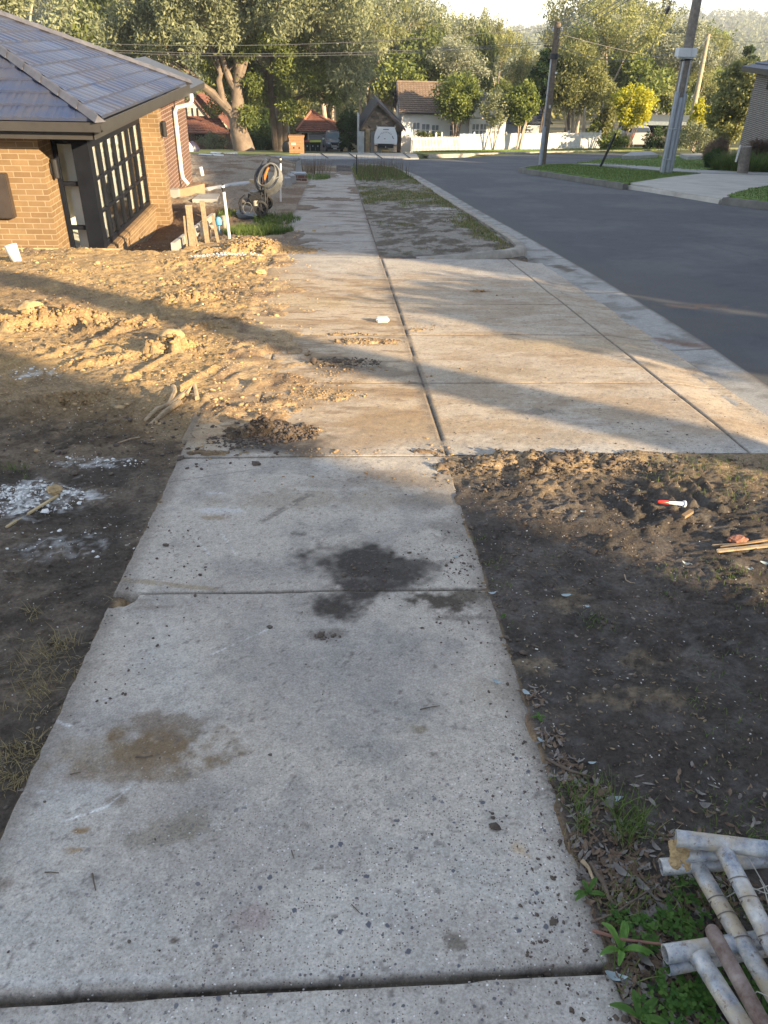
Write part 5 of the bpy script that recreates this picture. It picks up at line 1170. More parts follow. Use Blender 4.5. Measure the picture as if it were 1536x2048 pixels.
def silverute():
    Y = 82.5; c = Vector((X_(665, 300, Y), Y+2.4, Z_(665, 306, Y))); rz = .10; s_ = .93
    g = thing('parked_ute', 'silver-blue utility vehicle parked nose out in front of the grey roller door', 'car', c)
    m_sil = M('silver_blue_paint', (.20, .24, .30), .25, .06, 2, metal=.5, bmp=0)
    def P_(name, mb, mat, par=None, sm=False): return obj(name, place(mb, c, rz, s_), mat, par or g, smooth=sm)
    b = MB(); b.loft(carbody([(-2.55, .80, .45, .95, 1.02, .9), (-2.45, .90, .38, 1.0, 1.10, .88), (-1.35, .92, .35, 1.08, 1.20, .85), (-1.30, .92, .35, 1.08, 1.21, .85), (-.55, .92, .35, 1.10, 1.76, .72), (.9, .92, .35, 1.1, 1.80, .72), (1.25, .92, .35, 1.1, 1.15, .9), (2.6, .90, .45, 1.1, 1.14, .9)]))
    P_('body', b, m_sil, sm=True)
    w = MB(); w.loft([[(-.80, -1.28, 1.20), (.80, -1.28, 1.20), (.66, -.62, 1.70), (-.66, -.62, 1.70)], [(-.80, -1.30, 1.215), (.80, -1.30, 1.215), (.66, -.64, 1.715), (-.66, -.64, 1.715)]]); P_('windscreen', w, M('screen_glass', (.05, .09, .11), .06, .1, 2, bmp=0, spec=.9))
    gr = MB(); gr.loft([[(-.42, -2.58, .98), (.42, -2.58, .98), (.30, -2.60, .70), (-.30, -2.60, .70)], [(-.42, -2.54, .98), (.42, -2.54, .98), (.30, -2.54, .70), (-.30, -2.54, .70)]]); P_('grille', gr, m_black)
    ch = MB(); ch.tube([(-.50, -2.60, 1.0), (-.34, -2.62, .70), (.34, -2.62, .70), (.50, -2.60, 1.0)], .035, 6); P_('grille_trim', ch, m_galv)
    for sx in (-1, 1): P_('headlight', MB().box((sx*.68, -2.50, .92), (.34, .12, .17), rz=sx*.35, bev=.03), M('headlamp', (.6, .65, .7), .15))
    P_('bumper', MB().box((0, -2.58, .50), (1.70, .18, .24), bev=.05), m_black); P_('lower_guard', MB().box((0, -2.66, .60), (.75, .06, .16), bev=.02), m_galv)
    P_('number_plate', MB().box((0, -2.69, .44), (.38, .02, .12)), m_white)
    for sx in (-1, 1): P_('mirror', MB().box((sx*1.06, -.95, 1.18), (.22, .12, .18), bev=.04), m_sil if sx > 0 else m_white)
    for sx in (-1, 1):
        for yy in (-1.65, 1.55):
            mb = MB().lathe((sx*.82, yy, .37), [(.2, -.12), (.37, -.10), (.37, .10), (.2, .12)], 18, 'X'); o = P_('wheel', mb, m_tyre, sm=True); P_('rim', MB().lathe((sx*.82, yy, .37), [(.2, -.125), (.22, .125)], 12, 'X'), m_galv, o)
silverute()
def whiteute():
    Y = 69.6; c = Vector((X_(773, 300, Y), Y+2.6, Z_(773, 306, Y)-.02)); rz = -.03
    g = thing('canopy_ute', 'white utility vehicle with white rear canopy, seen from behind in the stone garage', 'car', c)
    m_w = M('white_paint', (.66, .68, .72), .3, .04, 2, bmp=0)
    def P_(name, mb, mat, par=None, sm=False): return obj(name, place(mb, c, rz), mat, par or g, smooth=sm)
    b = MB(); L = [(-.93, .72), (-.95, .95), (-.93, 1.35), (-.83, 1.62), (-.72, 1.84), (-.66, 1.88), (.66, 1.88), (.72, 1.84), (.83, 1.62), (.93, 1.35), (.95, .95), (.93, .72)]
    b.loft([[(x, y, z) for x, z in L] for y in (-2.5, -.3)]); P_('canopy', b, m_w, sm=False)
    cb = MB(); cb.loft(carbody([(-.28, .90, .4, 1.1, 1.76, .72), (.9, .90, .4, 1.1, 1.74, .72), (1.4, .92, .4, 1.05, 1.15, .85), (2.5, .86, .45, 1.0, 1.05, .85)])); P_('cab', cb, m_w, sm=True)
    P_('tailgate', MB().box((0, -2.53, .86), (1.84, .05, .30), bev=.01), m_w)
    for q in (-.74, .74): P_('rack_upright', MB().box((q, -2.35, 1.95), (.04, .06, .16)), m_white)
    P_('roof_rack', MB().box((0, -2.35, 1.90), (1.5, .05, .04)), m_white)
    P_('rear_bumper', MB().box((0, -2.6, .62), (1.3, .14, .10), bev=.02), m_black); P_('chassis', MB().box((0, -1.4, .48), (1.2, 2.2, .18)), m_black); P_('axle', MB().tube([(-.8, -1.6, .36), (.8, -1.6, .36)], .06, 8), m_black); P_('tow_ball', MB().tube([(0, -2.5, .45), (0, -2.72, .45), (0, -2.72, .55)], .035, 6), m_galv)
    for sx in (-1, 1): P_('tail_light', MB().box((sx*.80, -2.57, .66), (.26, .05, .11), bev=.01), M('tail_lamp', (.55, .45, .42), .3)); P_('mud_flap', MB().box((sx*.80, -2.30, .30), (.27, .015, .42)), M('mud_flap', (.62, .45, .32), .6, .3, 6)); P_('mirror', MB().box((sx*1.08, .75, 1.15), (.2, .1, .2), bev=.03), m_black)
    P_('number_plate', MB().box((-.02, -2.565, .92), (.4, .012, .11)), m_white)
    for sx in (-.5, .5): P_('latch', MB().box((sx*1.3, -2.515, 1.10), (.06, .03, .05)), m_black)
    P_('handle', MB().box((-.08, -2.515, 1.08), (.10, .03, .05)), m_black); P_('top_badge', MB().box((0, -2.506, 1.76), (.46, .01, .07)), M('badge', (.16, .18, .24), .5))
    m_let = M('dark_lettering', (.03, .035, .06), .6)
    word = 'FREEPARK'; R = .62; cz = .92
    allv = MB()
    for i, chx in enumerate(word):
        cu = bpy.data.curves.new('letter', 'FONT'); cu.body = chx; cu.size = .15; cu.align_x = 'CENTER'; cu.extrude = .004
        o = bpy.data.objects.new('letter', cu); COL.objects.link(o); dg = bpy.context.evaluated_depsgraph_get(); me = o.evaluated_get(dg).to_mesh()
        th = R_(90)-(i-3.5)*R_(11.5)
        mt = Matrix.Translation((R*math.cos(th), -2.512, cz+R*math.sin(th)*.95)) @ Matrix.Rotation(-(th-R_(90))*-1*-1, 4, 'Y') @ Matrix.Rotation(R_(90), 4, 'X')
        allv.add([mt @ v.co for v in me.vertices], [tuple(p.vertices) for p in me.polygons]); o.evaluated_get(dg).to_mesh_clear(); bpy.data.objects.remove(o); bpy.data.curves.remove(cu)
    for sx in (-1, 1): allv.tube([(sx*(R+.02)*math.cos(a_), -2.512, cz+(R+.02)*math.sin(a_)) for a_ in np.linspace(.30, .62, 5)], .03, 5)
    lo = obj('lettering', place(allv, c, rz), m_let, g)
    for sx in (-1, 1):
        for yy in (-1.6, 1.5): mb = MB().lathe((sx*.80, yy, .37), [(.2, -.12), (.37, -.10), (.37, .10), (.2, .12)], 18, 'X'); o = P_('wheel', mb, m_tyre, sm=True); P_('rim', MB().lathe((sx*.80, yy, .37), [(.2, -.125), (.22, .125)], 12, 'X'), m_galv, o)
whiteute()
def suv():
    Y = 74.; c = Vector((X_(1274, 290, Y), Y+2.2, Z_(1274, 299, Y))); rz = .12
    g = thing('parked_car', 'silver four-wheel-drive wagon seen from behind under the yellow tree', 'car', c)
    m_s = M('pale_silver_paint', (.36, .36, .36), .3, .05, 2, metal=.3, bmp=0)
    def P_(name, mb, mat, par=None, sm=False): return obj(name, place(mb, c, rz, 1.02), mat, par or g, smooth=sm)
    b = MB(); b.loft(carbody([(-2.3, .84, .45, 1.05, 1.30, .86), (-2.2, .92, .38, 1.1, 1.40, .84), (-1.9, .93, .38, 1.12, 1.78, .74), (.4, .93, .38, 1.12, 1.80, .74), (1.0, .93, .38, 1.1, 1.2, .86), (2.2, .86, .42, 1.0, 1.05, .86)])); P_('body', b, m_s, sm=True)
    P_('rear_window', MB().loft([[(-.72, -2.27, 1.36), (.72, -2.27, 1.36), (.62, -2.02, 1.70), (-.62, -2.02, 1.70)], [(-.72, -2.17, 1.36), (.72, -2.17, 1.36), (.62, -1.92, 1.70), (-.62, -1.92, 1.70)]]), m_cg)
    for sx in (-1, 1): P_('tail_light', MB().box((sx*.82, -2.24, 1.10), (.16, .10, .40), bev=.03), M('red_lamp', (.45, .03, .02), .3)); P_('side_window', MB().box((sx*.83, -.8, 1.45), (.02, 2.0, .36)), m_cg)
    P_('bumper', MB().box((0, -2.34, .55), (1.75, .16, .26), bev=.05), m_s); P_('number_plate', MB().box((0, -2.33, .95), (.4, .02, .12)), m_white)
    for sx in (-1, 1):
        for yy in (-1.4, 1.4): mb = MB().lathe((sx*.83, yy, .37), [(.2, -.12), (.37, -.10), (.37, .10), (.2, .12)], 18, 'X'); o = P_('wheel', mb, m_tyre, sm=True); P_('rim', MB().lathe((sx*.83, yy, .37), [(.2, -.125), (.22, .125)], 12, 'X'), m_galv, o)
suv()
# --- carport and roofs among the trees
def carport():
    Y = 78.; g = thing('carport', 'dark carport with pale fascia behind the yellow tree and the near pole', 'carport', (X_(1340, 290, Y), Y, Z_(1340, 298, Y)))
    x0, x1 = X_(1285, 260, Y), X_(1440, 260, Y); zb = Z_(1340, 298, Y); zt = Z_(1340, 246, Y)
    obj('roof', MB().b2((x0, Y, zt), (x1, Y+7, zt+.10)), M('pale_metal', (.16, .18, .20), .4), g); obj('fascia', MB().b2((x0-.05, Y-.1, zt-.2), (x1, Y-.003, zt+.12)), M('pale_fascia', (.16, .19, .21), .5), g)
    for q in (x0+.2, (x0+x1)/2, x1-.3): obj('post', MB().b2((q, Y+.1, zb-.2), (q+.12, Y+.22, zt-.003)), m_black, g)
    obj('rear_wall', MB().b2((x0, Y+6.5, zb-.2), (x1, Y+6.7, zt-.003)), m_void, g)
    obj('boat_cover', MB().loft([[(X_(1310, 270, Y+2)+u, Y+2+v, Z_(1310, 272, Y+2)+w) for u, v, w in ((-.9*s, -.5, -.15), (.9*s, -.5, -.1), (.9*s, .5, .1+.1*s), (-.9*s, .5, .1))] for s in (1,)]+[[(X_(1320, 270, Y+2)+u, Y+3+v, Z_(1310, 270, Y+2)+w) for u, v, w in ((-.3, -.2, 0), (.3, -.2, 0), (.3, .2, .1), (-.3, .2, .1))]]), M('tarp', (.22, .21, .18), .7), g)
carport()
def farhouse(px0, px1, pe, pr, Y, mr, mw, label):
    x0, x1 = X_(px0, pe, Y), X_(px1, pe, Y); ze, zr = Z_(px0, pe, Y), Z_((px0+px1)/2, pr, Y+3); zb = ze-3.0
    g = thing('distant_house', label, 'house', ((x0+x1)/2, Y, zb)); obj('wall', MB().b2((x0+.3, Y+.3, zb), (x1-.3, Y+7, ze)), mw, g)
    r = MB(); e = min(3, (x1-x0)*.25); tileplane(r, (x0, Y, ze), (x1, Y, ze), (x1-e, Y+3.5, zr), (x0+e, Y+3.5, zr), max(6, int((x1-x0)*2)), 8, .05); tileplane(r, (x1, Y, ze), (x1, Y+7.3, ze), (x1-e, Y+3.6, zr), (x1-e, Y+3.5, zr), 10, 8, .05); tileplane(r, (x0, Y, ze), (x0, Y+7.3, ze), (x0+e, Y+3.6, zr), (x0+e, Y+3.5, zr), 10, 8, .05); obj('roof', r, mr, g)
farhouse(760, 806, 168, 150, 112, M('pale_blue_roof', (.5, .58, .66), .4), m_cream, 'pale blue metal roof showing between gums left of the cottage')
farhouse(742, 800, 212, 193, 98, m_btile, m_cream, 'low brown roof behind the stone garage')
farhouse(775, 806, 242, 232, 92, M('straw_roof', (.50, .42, .24), .8), m_cream, 'straw coloured shed roof squeezed between stone garage and cottage')
farhouse(1280, 1325, 186, 172, 100, M('green_grey_roof', (.34, .37, .33), .7), m_cream, 'small grey-green rooftop above the yellow tree')
farhouse(1284, 1400, 192, 178, 92, M('metal_roof', (.36, .42, .48), .45), M('grey_wall', (.22, .23, .24), .8), 'long blue-grey metal roof above the yellow tree')
# --- brick house at right
def righthouse():
    Y = 44.; c = onY(1498, 210, Y); x0 = float(c[0]); zb = hz(24, Y)-.4; zt = Z_(1512, 140, Y); th = -R_(7)
    org = Vector((x0, Y, zb)); mt = Matrix.Translation(org) @ Matrix.Rotation(th, 4, 'Z')
    g = thing('brick_house', 'grey-brown brick house with dark blue roof at the right edge', 'house', org); hh = zt-zb
    mbk = brickmat('grey_brick', (.16, .12, .105), (.10, .08, .075), (.40, .38, .36), ms=.012)
    def P_(name, mb, mat, par=None): return obj(name, mb.xform(mt), mat, par or g)
    w = MB(); w.b2((0, -16, 0), (.25, 0, hh)); w.b2((.251, -16, 0), (12, -15.75, hh)); w.b2((.251, -.25, 0), (12, 0, hh)); P_('wall', w, mbk)
    for (yy_, z0, z1, wd) in ((-1.9, hh-.75, hh-.1, .45), (-4.3, 1.0, 2.5, 1.6)):
        f = MB(); f.b2((-.03, yy_-wd, z0), (-.004, yy_, z1)); wo2 = P_('window', f, m_frame); P_('pane', MB().b2((-.036, yy_-wd+.05, z0+.05), (-.032, yy_-.05, z1-.05)), m_cg, wo2)
    e = MB(); e.b2((-.62, -16.6, hh-.10), (-.50, .6, hh+.08)); e.b2((-.499, .48, hh-.10), (12.5, .6, hh+.08)); e.b2((-.499, -16.5, hh-.10), (12.5, .479, hh-.04)); P_('gutter', e, m_gutter)
    r = MB(); z = hh+.08; tileplane(r, (-.6, .6, z), (-.6, -16.6, z), (5.7, -10, z+2.4), (5.7, -5.5, z+2.4), 50, 14, .05); tileplane(r, (12.6, .6, z), (-.6, .6, z), (5.7, -5.5, z+2.4), (5.8, -5.5, z+2.4), 30, 14, .05); tileplane(r, (-.6, -16.6, z), (12.6, -16.6, z), (5.8, -10, z+2.4), (5.7, -10, z+2.4), 30, 14, .05); P_('roof', r, M('navy_tile', (.035, .045, .075), .4, .2, 3))
righthouse()
for k, (pxs, lab) in enumerate(((((1242, 322), (1262, 312), (1300, 312), (1315, 319), (1268, 322)), 'raised grey pit lid on the lawn left of the near pole'), (((1358, 318), (1400, 316), (1412, 322), (1374, 324)), 'raised grey pit lid on the lawn right of the near pole'))):
    nm = 'pit_cover'; sheet(nm, pxs, .30, m_gconc, .25, kind='x'); o = [q for q in bpy.data.objects if q.name.startswith(nm) and q.get('kind') == 'x'][0]; del o['kind']; tag(o, lab, 'pit cover', 'pit covers on the lawn')
a = Vector(G(1484, 352)); t = Vector(onY(1492, 293, a.y)); g = thing('timber_post', 'short thick dark timber post among the strappy bushes at right', 'post', a)
obj('post', MB().tube([a, t], .20, 12, jit=.03), m_pole, g, smooth=True); obj('marker_strip', MB().box(t+Vector((-.24, 0, -.25)), (.05, .05, .6), ry=.05), m_white, g)

# ================================================================== TREES AND PLANTS
lm_gum = leafmat('gum_leaves', (.10, .125, .06), (.34, .35, .20), .35)
lm_gold = leafmat('golden_gum_leaves', (.12, .145, .045), (.38, .37, .145), .35)
lm_dark = leafmat('dark_leaves', (.022, .045, .014), (.075, .115, .03), .25)
lm_mid = leafmat('green_leaves', (.06, .10, .025), (.24, .27, .07), .35)
lm_yel = leafmat('yellow_leaves', (.30, .32, .03), (.62, .56, .06), .45)
lm_grey = leafmat('grey_leaves', (.15, .17, .115), (.38, .39, .27), .35)
lm_grass = leafmat('grass_blades', (.055, .10, .022), (.17, .22, .06), .35)
lm_dry = leafmat('dry_grass', (.20, .16, .075), (.42, .34, .17), .3)
lm_red = leafmat('reddish_grass', (.10, .075, .05), (.21, .15, .10), .3)
lm_weed = leafmat('weed_leaves', (.06, .15, .03), (.17, .30, .06), .35)
m_bark = M('gum_bark', (.17, .13, .10), .9, .4, 1.6, bmp=.8, dist=.03)
m_bpale = M('pale_bark', (.42, .35, .27), .85, .3, 1.2, bmp=.4, dist=.02)
m_bdark = M('dark_bark', (.13, .10, .075), .95, .35, 2, bmp=.8, dist=.03)
def leaves(C, rad, npc, L, Wd, seed, droop=0., flat=1.0):
    r = np.random.RandomState(seed); C = np.asarray(C, float); k = len(C); n = k*npc
    cc = np.repeat(C, npc, 0); rr = np.repeat(np.broadcast_to(rad, k), npc)
    d = r.normal(size=(n, 3)); d /= np.linalg.norm(d, axis=1)[:, None]; q = r.uniform(.1, 1, n)**.5
    p = cc+d*(rr*q)[:, None]*np.array([1, 1, flat])
    a = r.normal(size=(n, 3)); a[:, 2] -= droop; a /= np.linalg.norm(a, axis=1)[:, None]
    b = np.cross(a, r.normal(size=(n, 3))); b /= np.linalg.norm(b, axis=1)[:, None]
    ll = L*r.uniform(.6, 1.3, n)[:, None]; ww = Wd*r.uniform(.6, 1.3, n)[:, None]
    V = np.stack([p, p+a*ll*.45+b*ww*.5, p+a*ll, p+a*ll*.45-b*ww*.5], 1).reshape(-1, 3)
    Fq = np.arange(n*4).reshape(n, 4)
    cv = np.repeat(r.uniform(0, 1, k), npc); var = np.clip(.45*cv+.55*r.uniform(0, 1, n), 0, 1)
    return V, Fq, np.repeat(var, 4)
def grow(mb, p, d, ln, r, depth, rg, tips, maxd, spread=.55, up=.15, wig=.12, seg=4):
    pts = [Vector(p)]; rr = [r]; d = Vector(d).normalized()
    for i in range(seg):
        d = (d+Vector((rg.gauss(0, wig), rg.gauss(0, wig), rg.gauss(0, wig*.6)+up*.25))).normalized(); pts.append(pts[-1]+d*ln/seg); rr.append(r*(1-.38*(i+1)/seg))
        if depth >= maxd-1: tips.append(tuple(pts[-1]))
    mb.tube(pts, rr, 7 if depth < 2 else 5, jit=.06, sd=rg.randint(0, 999))
    if depth >= maxd: return
    n = rg.choice((2, 3, 3)) if depth else 3; a0 = rg.uniform(0, 6.28)
    u = d.cross(Vector((0, 0, 1)) if abs(d.z) < .95 else Vector((1, 0, 0))).normalized(); w = d.cross(u)
    for i in range(n):
        a = a0+i*6.283/n+rg.uniform(-.4, .4); sp = spread*rg.uniform(.7, 1.25)
        nd = d*math.cos(sp)+(u*math.cos(a)+w*math.sin(a))*math.sin(sp)
        grow(mb, pts[-1], nd, ln*rg.uniform(.62, .82), rr[-1]*.72, depth+1, rg, tips, maxd, spread, up, wig, seg)
def protree(name, label, cat, h, seed, tr, lm, bm_, trunkf=.38, maxd=3, spread=.55, crad=.09, npc=90, L=.42, Wd=.17, droop=.5, group=None, stems=1, lean=0, up=.15, widen=1.0):
    rg = random.Random(seed); root = thing(name, label, cat, (0, 0, 0), group); mb = MB(); tips = []
    for s_ in range(stems):
        a = rg.uniform(0, 6.28)+s_*2.1; dd = Vector((lean+(.22*math.cos(a) if stems > 1 else 0), .22*math.sin(a) if stems > 1 else 0, 1))
        grow(mb, (.12*math.cos(a)*(stems > 1), .12*math.sin(a)*(stems > 1), -.3), dd, h*trunkf, tr*(1 if stems == 1 else .6), 0, rg, tips, maxd, spread, up, .06)
    T = np.array(tips); top = T[:, 2].max(); T[:, 2] *= 1; mb.v = [(x*widen, y*widen, z) for x, y, z in mb.v]; T[:, :2] *= widen
    obj('trunk', mb, bm_, root, smooth=True)
    V, Fq, var = leaves(T, h*crad*np.random.RandomState(seed).uniform(.6, 1.25, len(T)), npc, L, Wd, seed, droop, .8)
    npmesh('crown', V, Fq, lm, {'var': var}, parent=root)
    root['h'] = float(V[:, 2].max()); root['w'] = float(np.percentile(np.abs(V[:, 0]), 97)); return root
# prototypes, each placed as a tree of its own
PT = [protree('gum_tree', 'x', 'tree', 16, 21, .28, lm_gum, m_bpale, npc=46, crad=.075, group='x'),
      protree('gum_tree', 'x', 'tree', 16, 35, .30, lm_gold, m_bpale, trunkf=.42, npc=44, crad=.075, spread=.5, group='x'),
      protree('gum_tree', 'x', 'tree', 14, 47, .28, lm_grey, m_bark, trunkf=.34, npc=60, spread=.62, group='x'),
      protree('bushy_tree', 'x', 'tree', 10, 52, .22, lm_mid, m_bdark, trunkf=.28, npc=80, spread=.65, crad=.11, L=.32, Wd=.17, droop=.2, group='x')]
used = [False]*4
def puttree(k, x, y, top, zb, label, group=None, wf=1.0, rz=None, rg=random):
    r = PT[k]; h = r['h']; s_ = (top-zb)/h; sx = max(.55 if s_ > .4 else .2, min(1.5, s_*wf)); sc = (sx, sx, s_)
    rzz = rg.uniform(0, 6.28) if rz is None else rz
    if not used[k]:
        used[k] = True; r.location = (x, y, zb); r.rotation_euler = (0, 0, rzz); r.scale = sc; o = r; r['label'] = label
    else: o = copytree(r, (x, y, zb), rzz, sc, label)
    if group: o['group'] = group
    elif 'group' in o: del o['group']
    for q in ('h', 'w'):
        pass
    return o
TXP = [-200, 130, 780, 815, 838, 850, 880, 930, 965, 1005, 1018, 1060, 1110, 1128, 1150, 1200, 1262, 1284, 1330, 1380, 1402, 1440, 1600]
TYP = [-90, -90, -60, -25, 12, 20, 10, 18, 2, 12, 66, 74, 62, 20, -45, -60, -20, 48, 34, 26, 60, 105, 125]
rg = random.Random(99)
rows = [(89, 60, 1.0), (97, 40, .9), (108, 20, .9), (122, 8, .9), (140, 0, .85)]
GL = {0: 'grey-green gum tree with pale limbs, packed in the belt of trees beyond the houses', 1: 'golden-lit gum tree with pale limbs, packed in the belt of trees beyond the houses', 2: 'grey-leaved gum with brown trunk, packed in the belt of trees beyond the houses', 3: 'dense green tree packed in the belt of trees beyond the houses'}
for Y, lowr, wf in rows:
    zc = Y*.8437+8
    px = 150 if Y < 100 else 60
    while px < 1640:
        x = onY(px, 150, Y)[0]; tp = float(np.interp(px, TXP, TYP)); drop = rg.uniform(.2, 1.0)*lowr+(rg.uniform(25, 60) if (Y < 95 and 1000 > px > 790) else 0)
        if 1015 < px < 1125: drop = rg.uniform(0, 14)
        if Y < 95 and px > 790: drop += 45
        if Y < 100 and px < 430: drop = rg.uniform(-5, 40)
        top = onY(px, tp+drop, Y)[2]; zb = hz(x, Y)-.3
        if Y < 95 and (742 < px < 800): px += rg.uniform(60, 80); continue
        ww = wf*(.6 if 950 < px < 1145 else 1)
        if 985 < px < 1140: top = onY(px, tp+drop+26, Y)[2]
        k = rg.choice((0, 0, 1, 2, 3)) if px < 700 else rg.choice((1, 1, 0, 2)) if px < 1000 else rg.choice((2, 1, 0, 2, 3))
        if Y < 100 and px > 800: k = rg.choice((3, 1, 2))
        if top-zb > 3.5: puttree(k, x, Y+rg.uniform(-3, 3), top, zb, GL[k], 'belt trees of kind %s beyond the houses' % ('grey-green gum', 'golden gum', 'brown-trunked gum', 'dense green tree')[k], ww, rg=rg)
        px += rg.uniform(78, 112)*100/Y*(.8 if px > 1000 else 1)
# named single trees
def ptree(k, px, pyb, pyt, Y, label, wf=1.0, rz=None):
    x = onY(px, pyb, Y)[0]; return puttree(k, x, Y, onY(px, pyt, Y)[2], onY(px, pyb, Y)[2], label, None, wf, rz)
ptree(1, 1190, 290, -30, 88, 'tall feathery gum with pale branches rising to the top edge right of the corner pole', 1.0)
ptree(2, 1330, 262, 20, 90, 'broad grey gum with brown forked trunk behind the near power pole', 1.2)
ptree(2, 905, 250, 60, 92, 'pale grey-leaved gum just behind the cottage roof', 1.1)
ptree(3, 640, 285, 60, 90, 'green tree rising directly behind the red tiled garage', 1.1)
ptree(1, 720, 270, -20, 92, 'golden gum rising behind the stone garage', .9)
ptree(0, 1600, 60, -90, 60, 'tree whose drooping twigs hang into the top right corner', 1.3)
ptree(0, 90, 260, -160, 45, 'white-trunked gum behind the tiled roof at the top left', 1.0)
# hero gum
def herogum():
    Y = 67.; b = Vector(G(487, 304)); Y = b.y
    g = thing('gum_tree', 'massive old gum with forked smooth trunk standing on the far lawn', 'tree', b); mb = MB(); tips = []; rg = random.Random(8)
    def P(px, py, dy=0): return Vector(onY(px, py, Y+dy))
    def limb(pp, r0, r1, n=9, sub=True, sd=1):
        pts = [P(*q) for q in pp]; rr = np.linspace(r0, r1, len(pts)); mb.tube(pts, list(rr), n, jit=.05, sd=sd)
        if sub:
            for i in range(max(1, len(pts)-3), len(pts)):
                d = (pts[i]-pts[i-1]).normalized()
                for q in range(2):
                    nd = (d+Vector((rg.gauss(0, .7), rg.gauss(0, .7), rg.gauss(.1, .4)))).normalized(); grow(mb, pts[i], nd, rg.uniform(2.0, 3.4), r1*.75, 1, rg, tips, 3, .6, .1, .15)
    limb([(490, 306), (484, 285), (478, 262), (473, 235)], .80, .52, 12, False)
    limb([(473, 240), (476, 205), (474, 180), (478, 140), (487, 105), (498, 60), (500, 10)], .50, .13)
    limb([(475, 185), (462, 165), (452, 140), (440, 95), (426, 55), (408, 28)], .30, .10, sd=2)
    limb([(474, 245), (460, 222), (446, 208), (424, 186), (400, 168), (384, 150), (372, 135)], .42, .12, sd=3)
    limb([(452, 216), (444, 195), (438, 160), (441, 150), (435, 120), (420, 90)], .27, .10, sd=4)
    limb([(476, 180), (484, 150), (500, 95), (535, 72), (560, 60)], .22, .08, sd=5)
    limb([(478, 150), (470, 110), (455, 60), (452, 20)], .24, .08, sd=6)
    limb([(487, 110), (510, 90), (545, 80), (590, 86)], .16, .07, sd=7)
    obj('trunk', mb, m_bark, g, smooth=True)
    T = np.array(tips); V, Fq, var = leaves(T, .85, 46, .30, .13, 5, .6, .8); npmesh('crown', V-np.array(b), Fq, lm_gum, {'var': var}, parent=g)
herogum()
def triple():
    b = Vector(G(560, 304)); Y = b.y; g = thing('dark_tree', 'dark evergreen with three straight bare trunks left of the orange crate', 'tree', b); mb = MB(); tips = []; rg = random.Random(4)
    for pp, r0 in (([(553, 300), (549, 260), (544, 215), (540, 160), (545, 110)], .30), ([(560, 302), (560, 250), (563, 200), (560, 150)], .30), ([(568, 304), (571, 250), (578, 205), (580, 165)], .24)):
        pts = [Vector(onY(*q, Y)) for q in pp]; mb.tube(pts, list(np.linspace(r0, r0*.45, len(pts))), 9, jit=.05)
        for i in range(2, len(pts)):
            for q in range(3): grow(mb, pts[i], (rg.gauss(0, 1), rg.gauss(0, 1), .25), rg.uniform(1.6, 2.6), .08, 1, rg, tips, 3, .55, .05, .12)
    obj('trunk', mb, m_bdark, g, smooth=True); T = np.array(tips); V, Fq, var = leaves(T, .7, 60, .24, .10, 6, .5, .7); npmesh('crown', V-np.array(b), Fq, lm_mid, {'var': var}, parent=g)
triple()
for k_, (x_, y_, h_, lb) in enumerate(((33, 36, 17, 'first tall gum added outside the right of the view, shading the far street'), (35.0, 40.5, 17, 'second tall gum added outside the right of the view, shading the far street'))): puttree(2, x_, y_, hz(x_, y_)+h_, hz(x_, y_), lb, None, 1.05)  # gums added out of view to shade the far garages and fence
puttree(3, 10.2, .78, hz(10.2, .78)+2.8, hz(10.2, .78)-.1, 'low bushy tree added on the opposite verge to shade the road, just outside the right of the view', None, 2.1, 0.)  # unseen tree put in to shade a strip of the asphalt
ptree(0, 664, 262, -40, 93, 'slender gum with straight pale trunk right behind the red tiled garage roof', .8)
# trees and shrubs: crown drawn as clusters in an ellipsoid with stems
def shrub(name, label, px, pyb, pxw, pyt, Y, lm, seed, stems=5, stemr=.05, L=.22, Wd=.11, npc=70, ncl=60, base=.0, bark=None, flat=.9, cat='shrub', depth=None, clr=.17, hollow=.35, droop=.3):
    b = Vector(onY(px, pyb, Y)); t = onY(px, pyt, Y); xw = abs(onY(px+pxw/2, pyt, Y)[0]-b.x); h = t[2]-b.z; rg = random.Random(seed); r = np.random.RandomState(seed)
    g = thing(name, label, cat, b)
    z0 = b.z+h*base; cz = (z0+t[2])/2; hh = (t[2]-z0)/2; dp = depth or xw*.8
    C = []
    while len(C) < ncl:
        q = r.uniform(-1, 1, 3); l = np.linalg.norm(q)
        if hollow < l < 1: C.append((b.x+q[0]*xw*(1-clr*.6)*(1+.12*math.sin(q[2]*5+seed)), b.y+q[1]*dp, cz+q[2]*hh*(1-clr*.5)))
    C = np.array(C)
    if stems:
        mb = MB()
        for i in range(stems):
            e = Vector(C[rg.randrange(len(C))]); a = rg.uniform(0, 6.28); s0 = Vector((b.x+.12*math.cos(a), b.y+.12*math.sin(a), b.z-.1)); m_ = s0.lerp(e, .5)+Vector((rg.uniform(-.1, .1), 0, h*.06)); mb.tube([s0, s0.lerp(m_, .5)+Vector((0, 0, .05)), m_, e], [stemr, stemr*.8, stemr*.6, stemr*.25], 6, jit=.05)
        obj('trunk', mb, bark or m_bdark, g, smooth=True)
    V, Fq, var = leaves(C, min(xw, hh*1.2)*clr*2*r.uniform(.6, 1.2, len(C)), npc, L, Wd, seed, droop, flat); npmesh('crown', V-np.array(b), Fq, lm, {'var': var}, parent=g); return g
